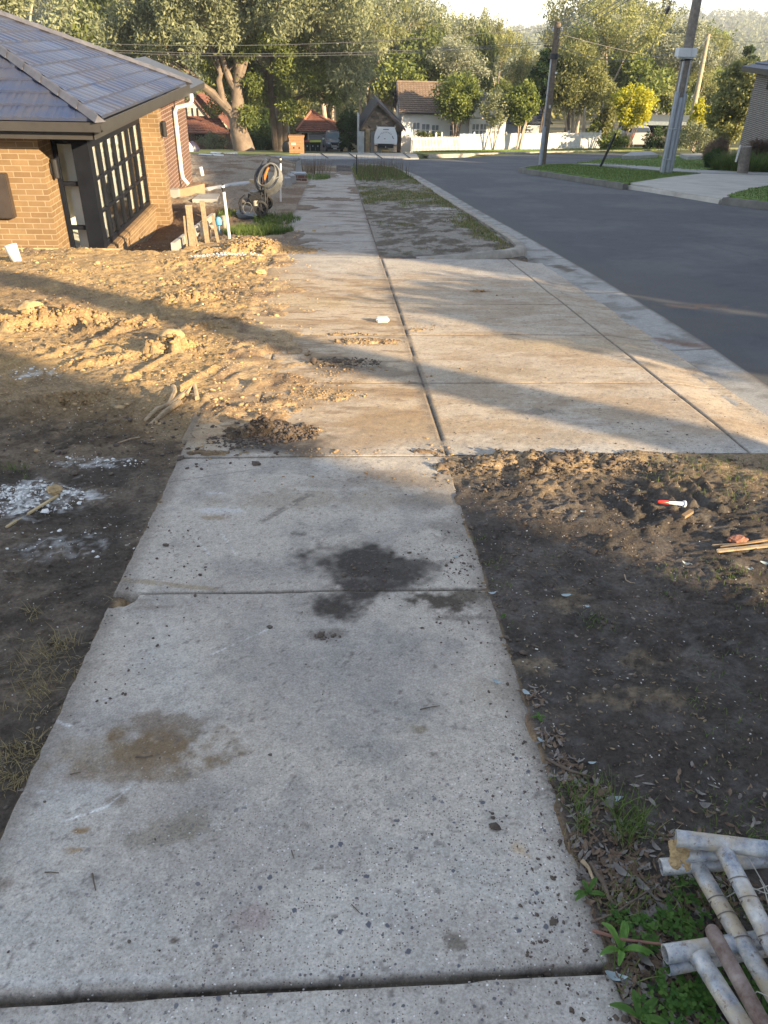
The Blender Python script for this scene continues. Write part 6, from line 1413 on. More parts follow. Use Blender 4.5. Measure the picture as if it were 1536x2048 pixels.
SH = [('street_tree', 'bushy dark green tree in front of the cottage windows, leftmost along the picket fence', 908, 290, 118, 146, 73.2, lm_mid, 31, 7, .07, .26, .13, 110, 80, .38, m_bark, 'tree'),
      ('street_tree', 'small thin-stemmed tree with grey-green leaves second along the picket fence', 983, 303, 84, 178, 71.6, lm_gum, 32, 3, .05, .22, .10, 60, 50, .40, m_bdark, 'tree'),
      ('street_tree', 'dark glossy tree third along the picket fence, forking low over white boards', 1035, 303, 96, 165, 71.4, lm_mid, 33, 5, .07, .26, .13, 100, 60, .42, m_bpale, 'tree'),
      ('street_tree', 'dense dark round tree behind the corner pole, left half', 1075, 300, 110, 95, 73.6, lm_dark, 34, 5, .09, .28, .12, 130, 90, .40, m_bdark, 'tree'),
      ('street_tree', 'big willowy tree with many pale stems right of the corner pole', 1140, 297, 190, 88, 73.4, lm_gold, 35, 9, .07, .32, .09, 120, 150, .34, m_bpale, 'tree'),
      ('shrub', 'willowy olive shrub hanging over the right end of the picket fence', 1205, 292, 80, 150, 74.5, lm_gold, 36, 4, .05, .28, .09, 90, 60, .1, m_bdark, 'shrub'),
      ('flowering_tree', 'bright yellow leafy tree left of the near power pole', 1252, 300, 126, 168, 70, lm_yel, 37, 7, .05, .24, .14, 90, 100, .33, m_bdark, 'tree'),
      ('shrub', 'lime green bush low beneath the yellow tree', 1222, 303, 76, 262, 69.4, lm_mid, 38, 4, .03, .20, .12, 70, 40, 0, m_bdark, 'shrub'),
      ('shrub', 'small green shrub above the right end of the white fence', 1188, 300, 60, 235, 74.8, lm_mid, 39, 4, .03, .22, .11, 80, 40, .1, m_bdark, 'shrub'),
      ('small_tree', 'light green rounded tree immediately right of the near power pole', 1386, 300, 84, 196, 62, lm_yel, 40, 5, .04, .20, .11, 90, 60, .2, m_bpale, 'tree'),
      ('big_shrub', 'large golden-green leafy tree against the right-hand brick house', 1450, 305, 190, 112, 52, lm_gold, 41, 8, .06, .20, .13, 150, 130, .08, m_bdark, 'tree'),
      ('shrub', 'straggly pale-flowered bush right of the near pole base', 1395, 307, 130, 240, 58, lm_gum, 42, 5, .03, .18, .08, 70, 50, 0, m_bdark, 'shrub'),
      ('shrub', 'dark hedge shrub between the carport and the lawn', 1325, 302, 110, 252, 66, lm_dark, 43, 3, .03, .2, .1, 80, 40, 0, m_bdark, 'shrub'),
      ('shrub', 'dark green shrub between silver ute and stone garage', 700, 306, 50, 215, 78, lm_dark, 44, 4, .05, .22, .11, 120, 70, 0, m_bdark, 'shrub'),
      ('shrub', 'dark bush filling the gap under the big gum and the three-trunk tree', 528, 306, 66, 240, 73, lm_dark, 45, 5, .05, .22, .10, 120, 60, 0, m_bdark, 'shrub'),
      ('shrub', 'sparse brownish bush before the red brick house', 428, 307, 60, 262, 71.5, lm_gum, 46, 6, .03, .18, .07, 60, 40, 0, m_bdark, 'shrub'),
      ('shrub', 'dark shrub behind the three-trunk tree', 560, 306, 46, 248, 76, lm_dark, 47, 5, .05, .22, .10, 110, 40, 0, m_bdark, 'shrub'),
      ('tall_shrub', 'tall dark evergreen between big gum trunk and three-trunk tree', 515, 300, 60, 175, 80, lm_dark, 48, 4, .06, .28, .12, 130, 70, 0, m_bdark, 'shrub'),
      ('tall_shrub', 'yellow-green tree crown left of the red tiled garage roof', 600, 300, 60, 180, 92, lm_gold, 49, 4, .06, .28, .12, 110, 60, .1, m_bdark, 'tree'),
      ('potted_bush', 'low green bush over the pickets below the cottage windows', 846, 290, 40, 262, 73.6, lm_mid, 50, 3, .02, .16, .09, 60, 18, 0, m_bdark, 'shrub'),
      ('potted_bush', 'second low green bush over the pickets, nearer the leftmost street tree', 872, 290, 34, 264, 73.5, lm_mid, 51, 3, .02, .16, .09, 60, 16, 0, m_bdark, 'shrub'),
      ('dark_conifer', 'very dark rounded tree above the right-hand leafy tree', 1480, 200, 100, 82, 95, lm_dark, 53, 3, .06, .30, .13, 160, 70, 0, m_bdark, 'tree'),
      ('shrub', 'dark reddish grass clump left of the timber post', 1428, 332, 72, 276, 38, lm_red, 54, 0, .03, .30, .02, 220, 40, 0, m_bdark, 'shrub'),
      ('shrub', 'dark trimmed shrub under the reddish grass beside the pit lid', 1422, 338, 50, 300, 36, lm_dark, 55, 0, .03, .14, .05, 200, 40, 0, m_bdark, 'shrub'),
      ('shrub', 'rusty grass clump before the right-hand brick house', 1515, 325, 80, 283, 37, lm_red, 56, 0, .03, .30, .02, 200, 40, 0, m_bdark, 'shrub')]
for q in SH:
    shrub(q[0], q[1], q[2], q[3], q[4], q[5], q[6], q[7], q[8], q[9], q[10], q[11], q[12], q[13], q[14], q[15], q[16], cat=q[17])
# ---- blades of grass
def blades(P, hgt, wid, seed, lean=.5, seg=3):
    """curved grass blades rooted at points P"""
    r = np.random.RandomState(seed); n = len(P); P = np.asarray(P, float); az = r.uniform(0, 6.283, n); hh = np.broadcast_to(hgt, n)*r.uniform(.5, 1.25, n); le = r.uniform(.1, 1, n)*lean
    dx, dy = np.cos(az), np.sin(az); sx, sy = -np.sin(az), np.cos(az); V = []
    for i in range(seg+1):
        f = i/seg; o = le*hh*f**1.8*1.2; z = hh*f*(1-.35*le*f); w = (wid*(1-f**1.5)*.5+wid*.03)+0*hh
        c = P+np.stack([dx*o, dy*o, z], 1); s_ = np.stack([sx*w, sy*w, 0*w], 1); V += [c-s_, c+s_]
    V = np.stack(V, 1); k = 2*(seg+1); base = (np.arange(n)*k)[:, None]
    Fq = np.concatenate([base+np.array([2*i, 2*i+1, 2*i+3, 2*i+2]) for i in range(seg)], 0)
    return V.reshape(-1, 3), Fq, np.repeat(r.uniform(0, 1, n), k)
def TZ(x, y): return terr(np.atleast_2d(x), np.atleast_2d(y)).ravel()
def tufts(spec, seed, cluster=True):
    """spec: (px, py, radius m, count, height)"""
    r = np.random.RandomState(seed); Ps = []; Hs = []
    for px, py, rad, n, h in spec:
        q = G(px, py); a = r.uniform(0, 6.283, n); d = rad*np.sqrt(r.uniform(0, 1, n)); x = q[0]+d*np.cos(a); y = q[1]+d*np.sin(a)*.8
        if cluster: m_ = fbm(x, y, 9, 3, 301) > .42; x, y = x[m_], y[m_]
        if len(x) == 0: continue
        Ps.append(np.stack([x, y, TZ(x, y)-.003], 1)); Hs.append(np.full(len(x), h))
    return np.concatenate(Ps), np.concatenate(Hs)
P, h = tufts([(1215, 1640, .10, 260, .075), (1215, 1680, .07, 120, .09), (1160, 1590, .05, 50, .035), (1130, 1580, .05, 40, .03), (1300, 1690, .05, 30, .03), (1190, 1560, .05, 30, .03), (1380, 1620, .12, 40, .02), (1500, 1640, .12, 60, .025),
              (1075, 1440, .02, 12, .03), (1330, 1820, .14, 160, .05), (1270, 1840, .08, 50, .05), (1400, 1780, .10, 120, .05), (1250, 1960, .07, 40, .05), (1490, 1760, .2, 140, .05), (1300, 1740, .08, 40, .03), (1440, 1900, .12, 120, .05), (1180, 1650, .05, 30, .04),
              (1350, 1150, .10, 70, .028), (1360, 1180, .12, 60, .025), (1440, 1140, .12, 70, .025), (1500, 1180, .2, 160, .025), (1300, 1170, .1, 30, .02), (1205, 1250, .07, 50, .025), (1180, 1240, .05, 30, .025), (1100, 1110, .06, 20, .02), (990, 1130, .06, 30, .025), (1000, 1170, .05, 20, .02),
              (1400, 1380, .15, 60, .018), (1500, 1330, .2, 120, .02), (1500, 1440, .2, 120, .02), (1350, 1350, .12, 30, .015), (1010, 1250, .05, 20, .02), (960, 1080, .05, 20, .02), (1330, 1700, .1, 20, .02), (1480, 1560, .2, 60, .02),
              (1250, 960, .3, 40, .02), (1400, 950, .35, 260, .03), (1500, 960, .35, 260, .03), (1460, 930, .3, 140, .03), (1500, 1000, .3, 180, .025), (1330, 945, .2, 60, .025), (35, 945, .09, 120, .05), (60, 950, .06, 50, .05)], 1)
V, Fq, var = blades(P, h, .0028, 2, .9); o = npmesh('grass', V, Fq, lm_grass, {'var': var}); tag(o, 'sparse green grass tufts on the dark soil right of the footpath', 'grass', kind='stuff')
P, h = tufts([(95, 1330, .14, 110, .045), (60, 1290, .12, 60, .04), (120, 1290, .07, 60, .05), (60, 1400, .10, 70, .035), (90, 1375, .07, 60, .035), (30, 1520, .10, 160, .03), (50, 1490, .07, 100, .03), (10, 1560, .06, 80, .03), (230, 1195, .03, 18, .03), (85, 1220, .05, 20, .04), (60, 1230, .05, 20, .04), (280, 960, .05, 14, .03),
              (1180, 1700, .12, 60, .03), (1300, 1760, .2, 120, .035), (1450, 960, .4, 160, .025), (1300, 940, .4, 100, .02), (1100, 940, .4, 60, .02), (1230, 1150, .3, 40, .02), (1450, 1250, .4, 60, .015), (1030, 1200, .1, 20, .02)], 3)
V, Fq, var = blades(P, h, .0025, 4, 1.6); o = npmesh('dry_grass', V, Fq, lm_dry, {'var': var}); tag(o, 'dry straw-coloured grass wisps beside the footpath', 'grass', kind='stuff')
def randblades(n, fx_, seed, h, w, lm, name, label, lean=.7, zf=None):
    r = np.random.RandomState(seed); P = fx_(r, n); z = (zf or TZ)(P[:, 0], P[:, 1])-.004; V, Fq, var = blades(np.column_stack([P, z]), h, w, seed, lean, 2); o = npmesh(name, V, Fq, lm, {'var': var}); tag(o, label, 'grass', kind='stuff'); return o
def vergeP(r, n):
    y = r.uniform(10.9, 33.5, n*3); x = r.uniform(PR+.02, 2.45, n*3); d = fbm(x, y, 1.1, 4, 70)*.8+fbm(x, y, 3, 3, 311)*.3+(y-18)*.008+.22*sstep(1.9, 2.4, x)*sstep(30, 11, y)+.3*sstep(24, 28, y)-.10*sstep(14, 11, y)
    m_ = sstep(.56, .80, d) > r.uniform(0, 1, n*3); return np.stack([x[m_], y[m_]], 1)
randblades(9000, vergeP, 210, .05, .010, lm_dry, 'dry_grass', 'dry straw grass on the far verge between footpath and kerb')
randblades(16000, vergeP, 21, .045, .010, lm_grass, 'grass', 'thin green grass on the far verge between footpath and kerb')
def leftP(r, n):
    out = []
    for px, py, rx, ry, k in ((520, 462, .55, .45, .5), (555, 440, .42, .75, .35), (490, 470, .35, .3, .15), (630, 355, .5, 1.2, .3), (345, 372, .5, .8, .12), (440, 432, .4, .5, .1), (690, 350, .6, 1.2, .0)):
        q = G(px, py); m_ = int(n*k); a = r.uniform(0, 6.28, m_); d = np.sqrt(r.uniform(0, 1, m_)); out.append(np.stack([q[0]+rx*d*np.cos(a), q[1]+ry*d*np.sin(a)], 1))
    P = np.concatenate(out); return P[fbm(P[:, 0], P[:, 1], 4, 3, 315) > .38]
randblades(6000, leftP, 22, .12, .010, lm_grass, 'long_grass', 'lush green grass tufts between the pressure washer and the footpath', .8)
def endP(r, n):
    y = r.uniform(25, 34.5, n); x = r.uniform(PR+.1, 2.4, n); return np.stack([x, y], 1)[x < 2.5-.25*np.clip(y-31, 0, 9)]
randblades(2200, endP, 23, .17, .012, lm_grass, 'long_grass', 'longer rough grass at the far end of the verge', .8)
randblades(500, endP, 24, .50, .008, lm_red, 'seeding_grass', 'reddish seeding grass stalks at the far end of the verge', .35)
def weedP(r, n): q = G(628, 345); a = r.uniform(0, 6.28, n); d = np.sqrt(r.uniform(0, 1, n)); return np.stack([q[0]+.75*d*np.cos(a), q[1]+1.6*d*np.sin(a)], 1)
randblades(350, weedP, 25, .5, .008, lm_red, 'seeding_grass', 'reddish weeds at the far left of the footpath beside the block wedge', .4)
def lawnP(poly):
    Q = [G(*p)[:2] for p in poly]
    def f(r, n):
        xs_ = [q[0] for q in Q]; ys_ = [q[1] for q in Q]; x = r.uniform(min(xs_), max(xs_), n); y = r.uniform(min(ys_), max(ys_), n); ins = np.zeros(n, bool); j = len(Q)-1
        for i in range(len(Q)):
            c = ((Q[i][1] > y) != (Q[j][1] > y)) & (x < (Q[j][0]-Q[i][0])*(y-Q[i][1])/(Q[j][1]-Q[i][1]+1e-9)+Q[i][0]); ins ^= c; j = i
        return np.stack([x, y], 1)[ins]
    return f
zl = lambda x, y: H(x, y)+.10
randblades(30000, lawnP([(1050, 341), (1105, 349), (1180, 360), (1256, 372), (1330, 360), (1400, 352), (1330, 349), (1200, 338), (1140, 333), (1095, 334)]), 26, .055, .016, lm_grass, 'lawn_grass', 'bright green lawn around the foot of the near power pole', .8, zl)
randblades(26000, lawnP([(1150, 331), (1200, 322), (1290, 313), (1420, 313), (1440, 340), (1400, 347), (1300, 339)]), 27, .07, .018, lm_grass, 'lawn_grass', 'bright green lawn around the two pit lids', .8, zl)
randblades(12000, lawnP([(1452, 398), (1500, 384), (1560, 374), (1620, 372), (1620, 425), (1536, 412)]), 28, .05, .014, lm_grass, 'lawn_grass', 'green lawn corner at the right edge below the pale driveway', .8, zl)
randblades(16000, lambda r, n: np.stack([r.uniform(6.5, 30, n), r.uniform(64, 71.6, n)], 1), 29, .10, .03, lm_grass, 'verge_grass', 'grass strip along the foot of the white picket fence', .8, lambda x, y: H(x, y)+.07)
def strappy(px, pyb, wpx, pyt, Y, n, lm, label, seed):
    b = Vector(onY(px, pyb, Y)); hgt = onY(px, pyt, Y)[2]-b.z; xw = abs(onY(px+wpx/2, pyb, Y)[0]-b.x); r = np.random.RandomState(seed); g = thing('strappy_bush', label, 'shrub', b)
    a = r.uniform(0, 6.28, n); d = np.sqrt(r.uniform(0, 1, n)); P = np.stack([xw*.8*d*np.cos(a), xw*.55*d*np.sin(a), np.zeros(n)], 1); V, Fq, var = blades(P, hgt*1.25*(1-.35*d), .034, seed, .75, 4); npmesh('leaf_clump', V, Fq, lm, {'var': var}, parent=g)
strappy(1500, 352, 150, 298, 33.6, 2600, lm_grass, 'wide strappy green bush at the right edge by the driveway', 61)
strappy(1450, 350, 60, 312, 34.6, 900, lm_grass, 'smaller strappy green bush just left of the wide one', 62)
# ---- distant forested hills
r = np.random.RandomState(77); n = 5200; yy = 330*np.exp(r.uniform(0, 1, n)*1.45); xx = r.uniform(-.35, .72, n)*yy; zz = fieldz(xx, yy)
s_ = r.uniform(2.6, 5.5, n); C = np.stack([xx, yy, zz+s_*1.2], 1)
V, Fq, var = leaves(C, s_, 26, 2.6, 1.9, 12, 0, 1.0); o = npmesh('hill_forest', V, Fq, lm_gum, {'var': var}); tag(o, 'hazy wooded hills on the horizon', 'forest', kind='stuff')
n = 1500; yy = r.uniform(165, 330, n); xx = r.uniform(-.35, .72, n)*yy; s_ = r.uniform(2.0, 4.0, n); C = np.stack([xx, yy, hz(0, 170)+0*xx+s_*1.4-1+(fieldz(xx, yy)-hz(0, 170))], 1)
V, Fq, var = leaves(C, s_, 60, 1.1, .7, 13, 0, 1.1); o = npmesh('valley_forest', V, Fq, lm_gold, {'var': var}); tag(o, 'wooded valley below the hills', 'forest', kind='stuff')

# ================================================================== FOREGROUND THINGS
def TP(px, py, up=0.):
    q = G(px, py); z = max(float(terr(np.array([[q[0]]]), np.array([[q[1]]]))[0, 0]), float(pathz(np.array([[q[0]]]), np.array([[q[1]]]))[0, 0]) if (PL < q[0] < PR and q[1] < 30) or (DY0 < q[1] < DY1 and PL < q[0] < 2.6) else -99)
    return Vector((q[0], q[1], z+up))
def AT(px, py, h): return Vector(G(px, py, h))
def pipemat():
    m, n, b = newmat('muddy_galvanised_pipe'); v = objc(n)
    f = noise(n, 22, 6, .7, v); f2 = noise(n, 7, 4, .7, v)
    c = ramp(n, f, [(.32, (.13, .16, .22)), (.48, (.36, .38, .41)), (.66, (.62, .60, .56))]); c = mixc(n, ramp(n, f2, [(.46, 0), (.60, .85)]), c, (.40, .32, .21)); c = mixc(n, ramp(n, noise(n, 60, 5, .8, v), [(.56, 0), (.66, .8)]), c, (.16, .10, .06)); n.links.new(c, b.inputs['Base Color'])
    n.links.new(ramp(n, f2, [(.4, .35), (.62, 0)]), b.inputs['Metallic']); b.inputs['Roughness'].default_value = .5; bump(n, b, noise(n, 160, 4, .7, v), .35, .002); return m
m_pipe = pipemat(); m_clod = M('dry_clay', (.44, .31, .16), .95, .35, 30, bmp=1.0, dist=.004); m_rust = M('rusty_pipe', (.20, .165, .15), .6, .5, 25, metal=.4, bmp=.5, dist=.002, col2=(.10, .055, .04))
m_twire = M('tie_wire', (.20, .18, .16), .5, .2, 10, metal=.5, bmp=0)
def hollow(mb, a, b, r, open_a=True, ext=0):
    a, b = Vector(a), Vector(b); d = (b-a).normalized(); b = b+d*ext
    mid = [a+(b-a)*f for f in (0, .25, .5, .75, 1)]
    mb.tube(mid, r, 22, caps=False)
    if open_a: mb.tube([a, a+d*.10], r*.84, 22, caps=False); 
    u = d.cross(Vector((0, 0, 1))).normalized(); w = u.cross(d)
    ring = lambda q, rr: [q+(u*math.cos(2*math.pi*j/22)+w*math.sin(2*math.pi*j/22))*rr for j in range(22)]
    o_ = len(mb.v); R1, R2 = ring(a, r*1.0), ring(a, r*.84); mb.add(R1+R2, [(j, (j+1) % 22, 22+(j+1) % 22, 22+j) for j in range(22)])
    mb.add(ring(a+d*.10, r*.84), [tuple(range(22))]); mb.add(ring(b, r), [tuple(range(22))])
def claylump(c, s, sd, mb, n=1):
    bm = bmesh.new(); bmesh.ops.create_icosphere(bm, subdivisions=3, radius=1); r = random.Random(sd); off = r.uniform(0, 50)
    for v in bm.verts:
        k = .62+.75*(float(fbm(np.array([v.co.x*1.7+off+v.co.z*.9]), np.array([v.co.y*1.7+v.co.z*2.3]), 1.9, 4, sd, .75)[0])); v.co = Vector((v.co.x*s[0]*k, v.co.y*s[1]*k, v.co.z*s[2]*k))+Vector(c)
    bm.verts.index_update(); mb.add([v.co for v in bm.verts], [[v.index for v in f.verts] for f in bm.faces]); bm.free()
PRD = .0190
A0, A1 = AT(1352, 1676, .155), AT(1560, 1702, .175)
g = thing('pipe_trestle', 'muddy galvanised pipe trestle lying topmost of the heap, clay caked on its open end', 'trestle', (A0.x, A0.y, hz(0, A0.y)), 'old galvanised pipe frames at the lower right corner')
m = MB(); hollow(m, A0, A1, PRD, ext=.25); obj('rail', m, m_pipe, g, smooth=True)
c0 = AT(1442, 1690, .158); c1 = AT(1552, 1905, .13); m = MB(); d = (c1-c0).normalized(); m.tube([c0+d*.004, c0+d*.02, c0+(c1-c0)*.5, c1+d*.3], [PRD*.96, PRD*1.0, PRD, PRD], 20, caps=True); obj('strut', m, m_pipe, g, smooth=True)
m = MB(); m.tube([c0-d*.004, c0+d*.012], [PRD*1.10, PRD*1.03], 20); obj('weld', m, m_pipe, g, smooth=True)
m = MB()
for px, py, h_, s_, k in ((1362, 1688, .135, (.022, .014, .010), 1), (1378, 1690, .138, (.02, .012, .010), 2), (1396, 1688, .14, (.016, .012, .008), 3), (1352, 1705, .115, (.014, .014, .022), 4), (1366, 1712, .105, (.020, .014, .022), 5), (1350, 1725, .09, (.015, .015, .018), 6), (1372, 1730, .085, (.014, .014, .014), 7), (1345, 1690, .13, (.008, .012, .012), 9)): claylump(AT(px, py, h_), s_, k, m)
obj('clay_cake', m, m_clod, g, smooth=False)
g2 = thing('pipe_trestle', 'galvanised pipe trestle just under the topmost one, with wire tied round its strut', 'trestle', AT(1322, 1740, .0), 'old galvanised pipe frames at the lower right corner')
m = MB(); hollow(m, AT(1322, 1734, .07), AT(1556, 1716, .11), PRD, ext=.2); obj('rail', m, m_pipe, g2, smooth=True)
d0, d1 = AT(1400, 1742, .085), AT(1545, 1985, .10); d = (d1-d0).normalized(); m = MB(); m.tube([d0-d*.01, d0+(d1-d0)*.4, d1+d*.2], PRD*.98, 20); obj('strut', m, m_pipe, g2, smooth=True)
m = MB(); hollow(m, AT(1352, 1712, .10), AT(1432, 1708, .12), PRD*.8); obj('lower_rail', m, m_pipe, g2, smooth=True)
g3 = thing('pipe_trestle', 'galvanised pipe trestle nearest the photo bottom, two open pipe ends facing left', 'trestle', AT(1330, 1930, .0), 'old galvanised pipe frames at the lower right corner')
m = MB(); hollow(m, AT(1330, 1908, .075), AT(1480, 1886, .085), PRD, ext=.2); obj('rail', m, m_pipe, g3, smooth=True)
m = MB(); hollow(m, AT(1334, 1934, .04), AT(1484, 1905, .05), PRD*.9, ext=.2); obj('lower_rail', m, m_pipe, g3, smooth=True)
f0, f1 = AT(1400, 1916, .078), AT(1500, 2075, .085); d = (f1-f0).normalized(); m = MB(); m.tube([f0+d*.003, f0+(f1-f0)*.5, f1+d*.2], PRD*1.02, 20); obj('strut', m, m_pipe, g3, smooth=True)
m = MB(); m.tube([f0-d*.004, f0+d*.014], [PRD*1.10, PRD*1.03], 18); obj('weld', m, m_pipe, g3, smooth=True)
a, b = AT(1419, 1852, .135), AT(1535, 2065, .150); d = (b-a).normalized(); m = MB(); m.tube([a, a+d*.006, a+d*.02, (a+b)/2, b+d*.15], [.006, .013, .0155, .0155, .0155], 18); tag(obj('rusty_pipe', m, m_rust, smooth=True), 'thinner dark rusty pipe with rounded end lying across the heap', 'pipe')
def coilwire(c0, c1, r, fs, label):
    m = MB(); c0, c1 = Vector(c0), Vector(c1); d = (c1-c0).normalized(); u = d.cross(Vector((0, 0, 1))).normalized(); w = u.cross(d)
    for f in fs:
        c = c0+(c1-c0)*f; m.tube([c+d*.004*math.sin(t*.7)+d*.012*t/6.28+(u*math.cos(t)+w*math.sin(t))*(r+.001) for t in np.linspace(0, 6.6, 22)], .0012, 5)
    tag(obj('tie_wire', m, m_twire), label, 'wire', 'tie wires on the pipes')
coilwire(c0, c1, PRD, (.34,), 'single loop of tie wire highest on the topmost strut'); coilwire(c0, c1, PRD, (.52,), 'double loop of tie wire midway down the topmost strut'); coilwire(c0, c1, PRD, (.86,), 'tie wire loop lowest on the topmost strut')
coilwire(d0, d1, PRD, (.26,), 'tie wire loop highest on the second strut'); coilwire(d0, d1, PRD, (.40,), 'tie wire loop midway on the second strut'); coilwire(d0, d1, PRD, (.60,), 'tie wire loop lowest on the second strut')
rg = random.Random(17)
for k, (p, q, lab) in enumerate((((1480, 1700, .15), (1545, 1800, .12), 'long straight pale wire hanging from the topmost rail'), ((1440, 1802, .08), (1545, 1768, .10), 'pale wire passing behind the topmost strut'), ((1460, 1770, .09), (1548, 1790, .1), 'pale wire crossing the straight one near the right edge'), ((1520, 1760, .10), (1540, 1830, .1), 'short bent wire at the right edge'), ((1500, 1994, .12), (1545, 1990, .13), 'short white wire at the bottom right edge'))):
    p, q = AT(*p), AT(*q); tag(obj('loose_wire', MB().tube([p, p.lerp(q, .3)+Vector((0, .004, .010)), p.lerp(q, .7)+Vector((0, -.004, .006)), q, q+(q-p)*.5], .0012, 5), M('pale_wire', (.5, .48, .42), .45, .1, 9, metal=.4, bmp=0)), lab, 'wire', 'loose wires among the pipes')
# sticks, stake, nozzle
def stick(name, pts, r, mat, label, cat='stick', group=None, flatn=7):
    P = [TP(a, b, c) for a, b, c in pts]; k = len(P); rr = [r*(1-.35*i/max(1, k-1)) for i in range(k)]
    return tag(obj(name, MB().tube(P, rr, flatn, jit=.15, sd=int(pts[0][0])), mat, smooth=False), label, cat, group)
def plank(name, a, b, w, t, mat, label, lift=.008):
    p, q = TP(*a)+Vector((0, 0, lift)), TP(*b)+Vector((0, 0, lift+.004)); d = q-p; s_ = Vector((-d.y, d.x, 0)).normalized()*w/2; u = Vector((0, 0, t)); m = MB()
    secs = []
    for f in (0, .03, .5, .97, 1):
        c = p+d*f; k = .55 if f in (0, 1) else 1; secs.append([c-s_*k, c+s_*k, c+s_*k*.95+u, c-s_*k*.95+u])
    m.loft(secs); return tag(obj(name, m, mat), label, 'stick')
plank('timber_lath', (12, 1055), (118, 994), .014, .007, m_pine, 'pale timber lath lying on white crumbs at the left edge')
claylump_ = MB(); claylump(TP(112, 990, .02), (.035, .03, .022), 21, claylump_); tag(obj('clay_clod', claylump_, m_clod, smooth=True), 'brown clod at the upper end of the pale lath', 'clod')
plank('wood_splinter', (1432, 1106), (1545, 1094), .018, .008, m_wood, 'lower grey wood splinter at the right edge'); plank('wood_splinter', (1440, 1097), (1545, 1083), .012, .007, M('brown_wood', (.24, .16, .09), .85, .3, 20), 'upper brown wood splinter at the right edge beside the brick'); plank('wood_splinter', (1424, 1091), (1475, 1092), .010, .006, m_wood, 'short wood sliver left of the brick fragment')
plank('wood_chip', (1363, 1043), (1380, 1036), .022, .014, M('brown_wood', (.24, .16, .09)), 'small brown wood block under the white nozzle')
m = MB(); claylump(TP(1474, 1084, .018), (.042, .028, .020), 5, m); tag(obj('brick_fragment', m, M('brick_bit', (.30, .13, .085), .9, .3, 20, bmp=.8)), 'worn red brick fragment behind the wood splinters', 'brick')
a, b = TP(1312, 1017, .03), TP(1368, 1016, .03); g = thing('sealant_nozzle', 'white tapered plastic nozzle with a red tip lying on dark soil', 'nozzle', TP(1340, 1016)); d = b-a
obj('tip', MB().tube([a, a+d*.06, a+d*.37, a+d*.38], [.0045, .0085, .0095, .009], 14), M('red_plastic', (.62, .035, .02), .35, .1, 9), g, smooth=True)
obj('cone', MB().tube([a+d*.38, a+d*.94, a+d*.941, a+d], [.0068, .0105, .0165, .0165], 16), M('clear_white', (.68, .70, .74), .3, .05, 9), g, smooth=True)
m = MB(); m.box(TP(765, 644, .02), (.115, .065, .045), rz=.1, bev=.012); o = obj('plaster_lump', m, m_white); tag(o, 'white lump of plaster lying on the crossing, casting a small shadow', 'rubble')
for k, (px, py, s_, lab, mt) in enumerate(((68, 642, (.12, .08, .085), 'rounded clay boulder on the dirt ridge at left', m_clod), (140, 628, (.075, .05, .075), 'dark brown lump standing right of the clay boulder', M('brown_clod', (.20, .125, .07), .95, .3, 20, bmp=1.)), (345, 690, (.10, .08, .07), 'pointed clay clod in the middle of the lit dirt', m_clod), (520, 550, (.07, .06, .035), 'flat clod low on the big dirt heap', m_clod))):
    m = MB(); claylump(TP(px, py, s_[2]*.4), s_, 30+k, m); tag(obj('clay_clod', m, mt, smooth=True), lab, 'clod')
m_drift = M('driftwood', (.36, .27, .17), .9, .35, 25, bmp=.8)
g = thing('tree_root', 'splintered dry root lying at the edge of the dark soil', 'root', TP(340, 825)); m = MB(); rg = random.Random(3)
for pp in (((290, 842, .01), (315, 826, .03), (345, 818, .03), (375, 802, .04), (398, 800, .03)), ((300, 846, .0), (330, 828, .02), (362, 814, .02)), ((340, 818, .03), (352, 806, .06), (350, 800, .08)), ((375, 806, .03), (392, 795, .06), (396, 812, .02))):
    m.tube([TP(a, b, c) for a, b, c in pp], [.012, .016, .017, .013, .010][:len(pp)], 7, jit=.25, sd=int(pp[0][0]))
obj('root_wood', m, m_drift, g); stick('twig', [(235, 884, .01), (262, 878, .012), (280, 873, .01)], .005, m_drift, 'pale twig left of the root')
TW = [((840, 1418), (862, 1414), (880, 1411), .002), ((185, 1748), (188, 1765), (192, 1782), .0022), ((90, 1746), (104, 1746), (118, 1747), .0018), ((583, 1702), (586, 1712), (588, 1718), .0015), ((703, 1810), (712, 1820), (720, 1828), .0015), ((272, 1513), (290, 1515), (306, 1511), .0022), ((140, 1550), (150, 1548), (162, 1545), .0018)]
for a, b, c, r_ in TW: stick('twig', [a+(.003,), b+(.004,), c+(.003,)], r_, m_bdark, 'tiny dark twig lying on the bare concrete slab', group='tiny twigs on the concrete')
stick('twig', [(1090, 1522, .004), (1110, 1536, .01), (1140, 1551, .012), (1180, 1556, .006)], .0045, m_bdark, 'curved brown twig beside the slab edge at right', 'twig')
stick('twig', [(1162, 1728, .01), (1175, 1742, .014), (1185, 1765, .012)], .0055, m_drift, 'thick bent twig above the lower weed', 'twig')
stick('twig', [(1178, 1732, .01), (1205, 1775, .014), (1215, 1800, .01), (1228, 1815, .006)], .006, m_bdark, 'forked dark twig beside the lower weed', 'twig')
stick('twig', [(1180, 1850, .01), (1230, 1835, .02), (1290, 1795, .02)], .003, m_bdark, 'long dark twig rising right across the weeds', 'twig')
stick('twig', [(1184, 1865, .008), (1240, 1890, .02), (1316, 1906, .03)], .004, M('reddish_twig', (.22, .11, .08), .8), 'reddish twig pointing at the lowest open pipe end', 'twig')
stick('twig', [(1250, 1145, .004), (1252, 1160, .008), (1262, 1168, .006), (1270, 1166, .003)], .0028, m_drift, 'small hooked pale twig on the dark soil', 'twig')
stick('twig', [(1100, 1580, .004), (1200, 1600, .006)], .0015, m_bdark, 'hair-thin twig near the slab edge', 'twig')
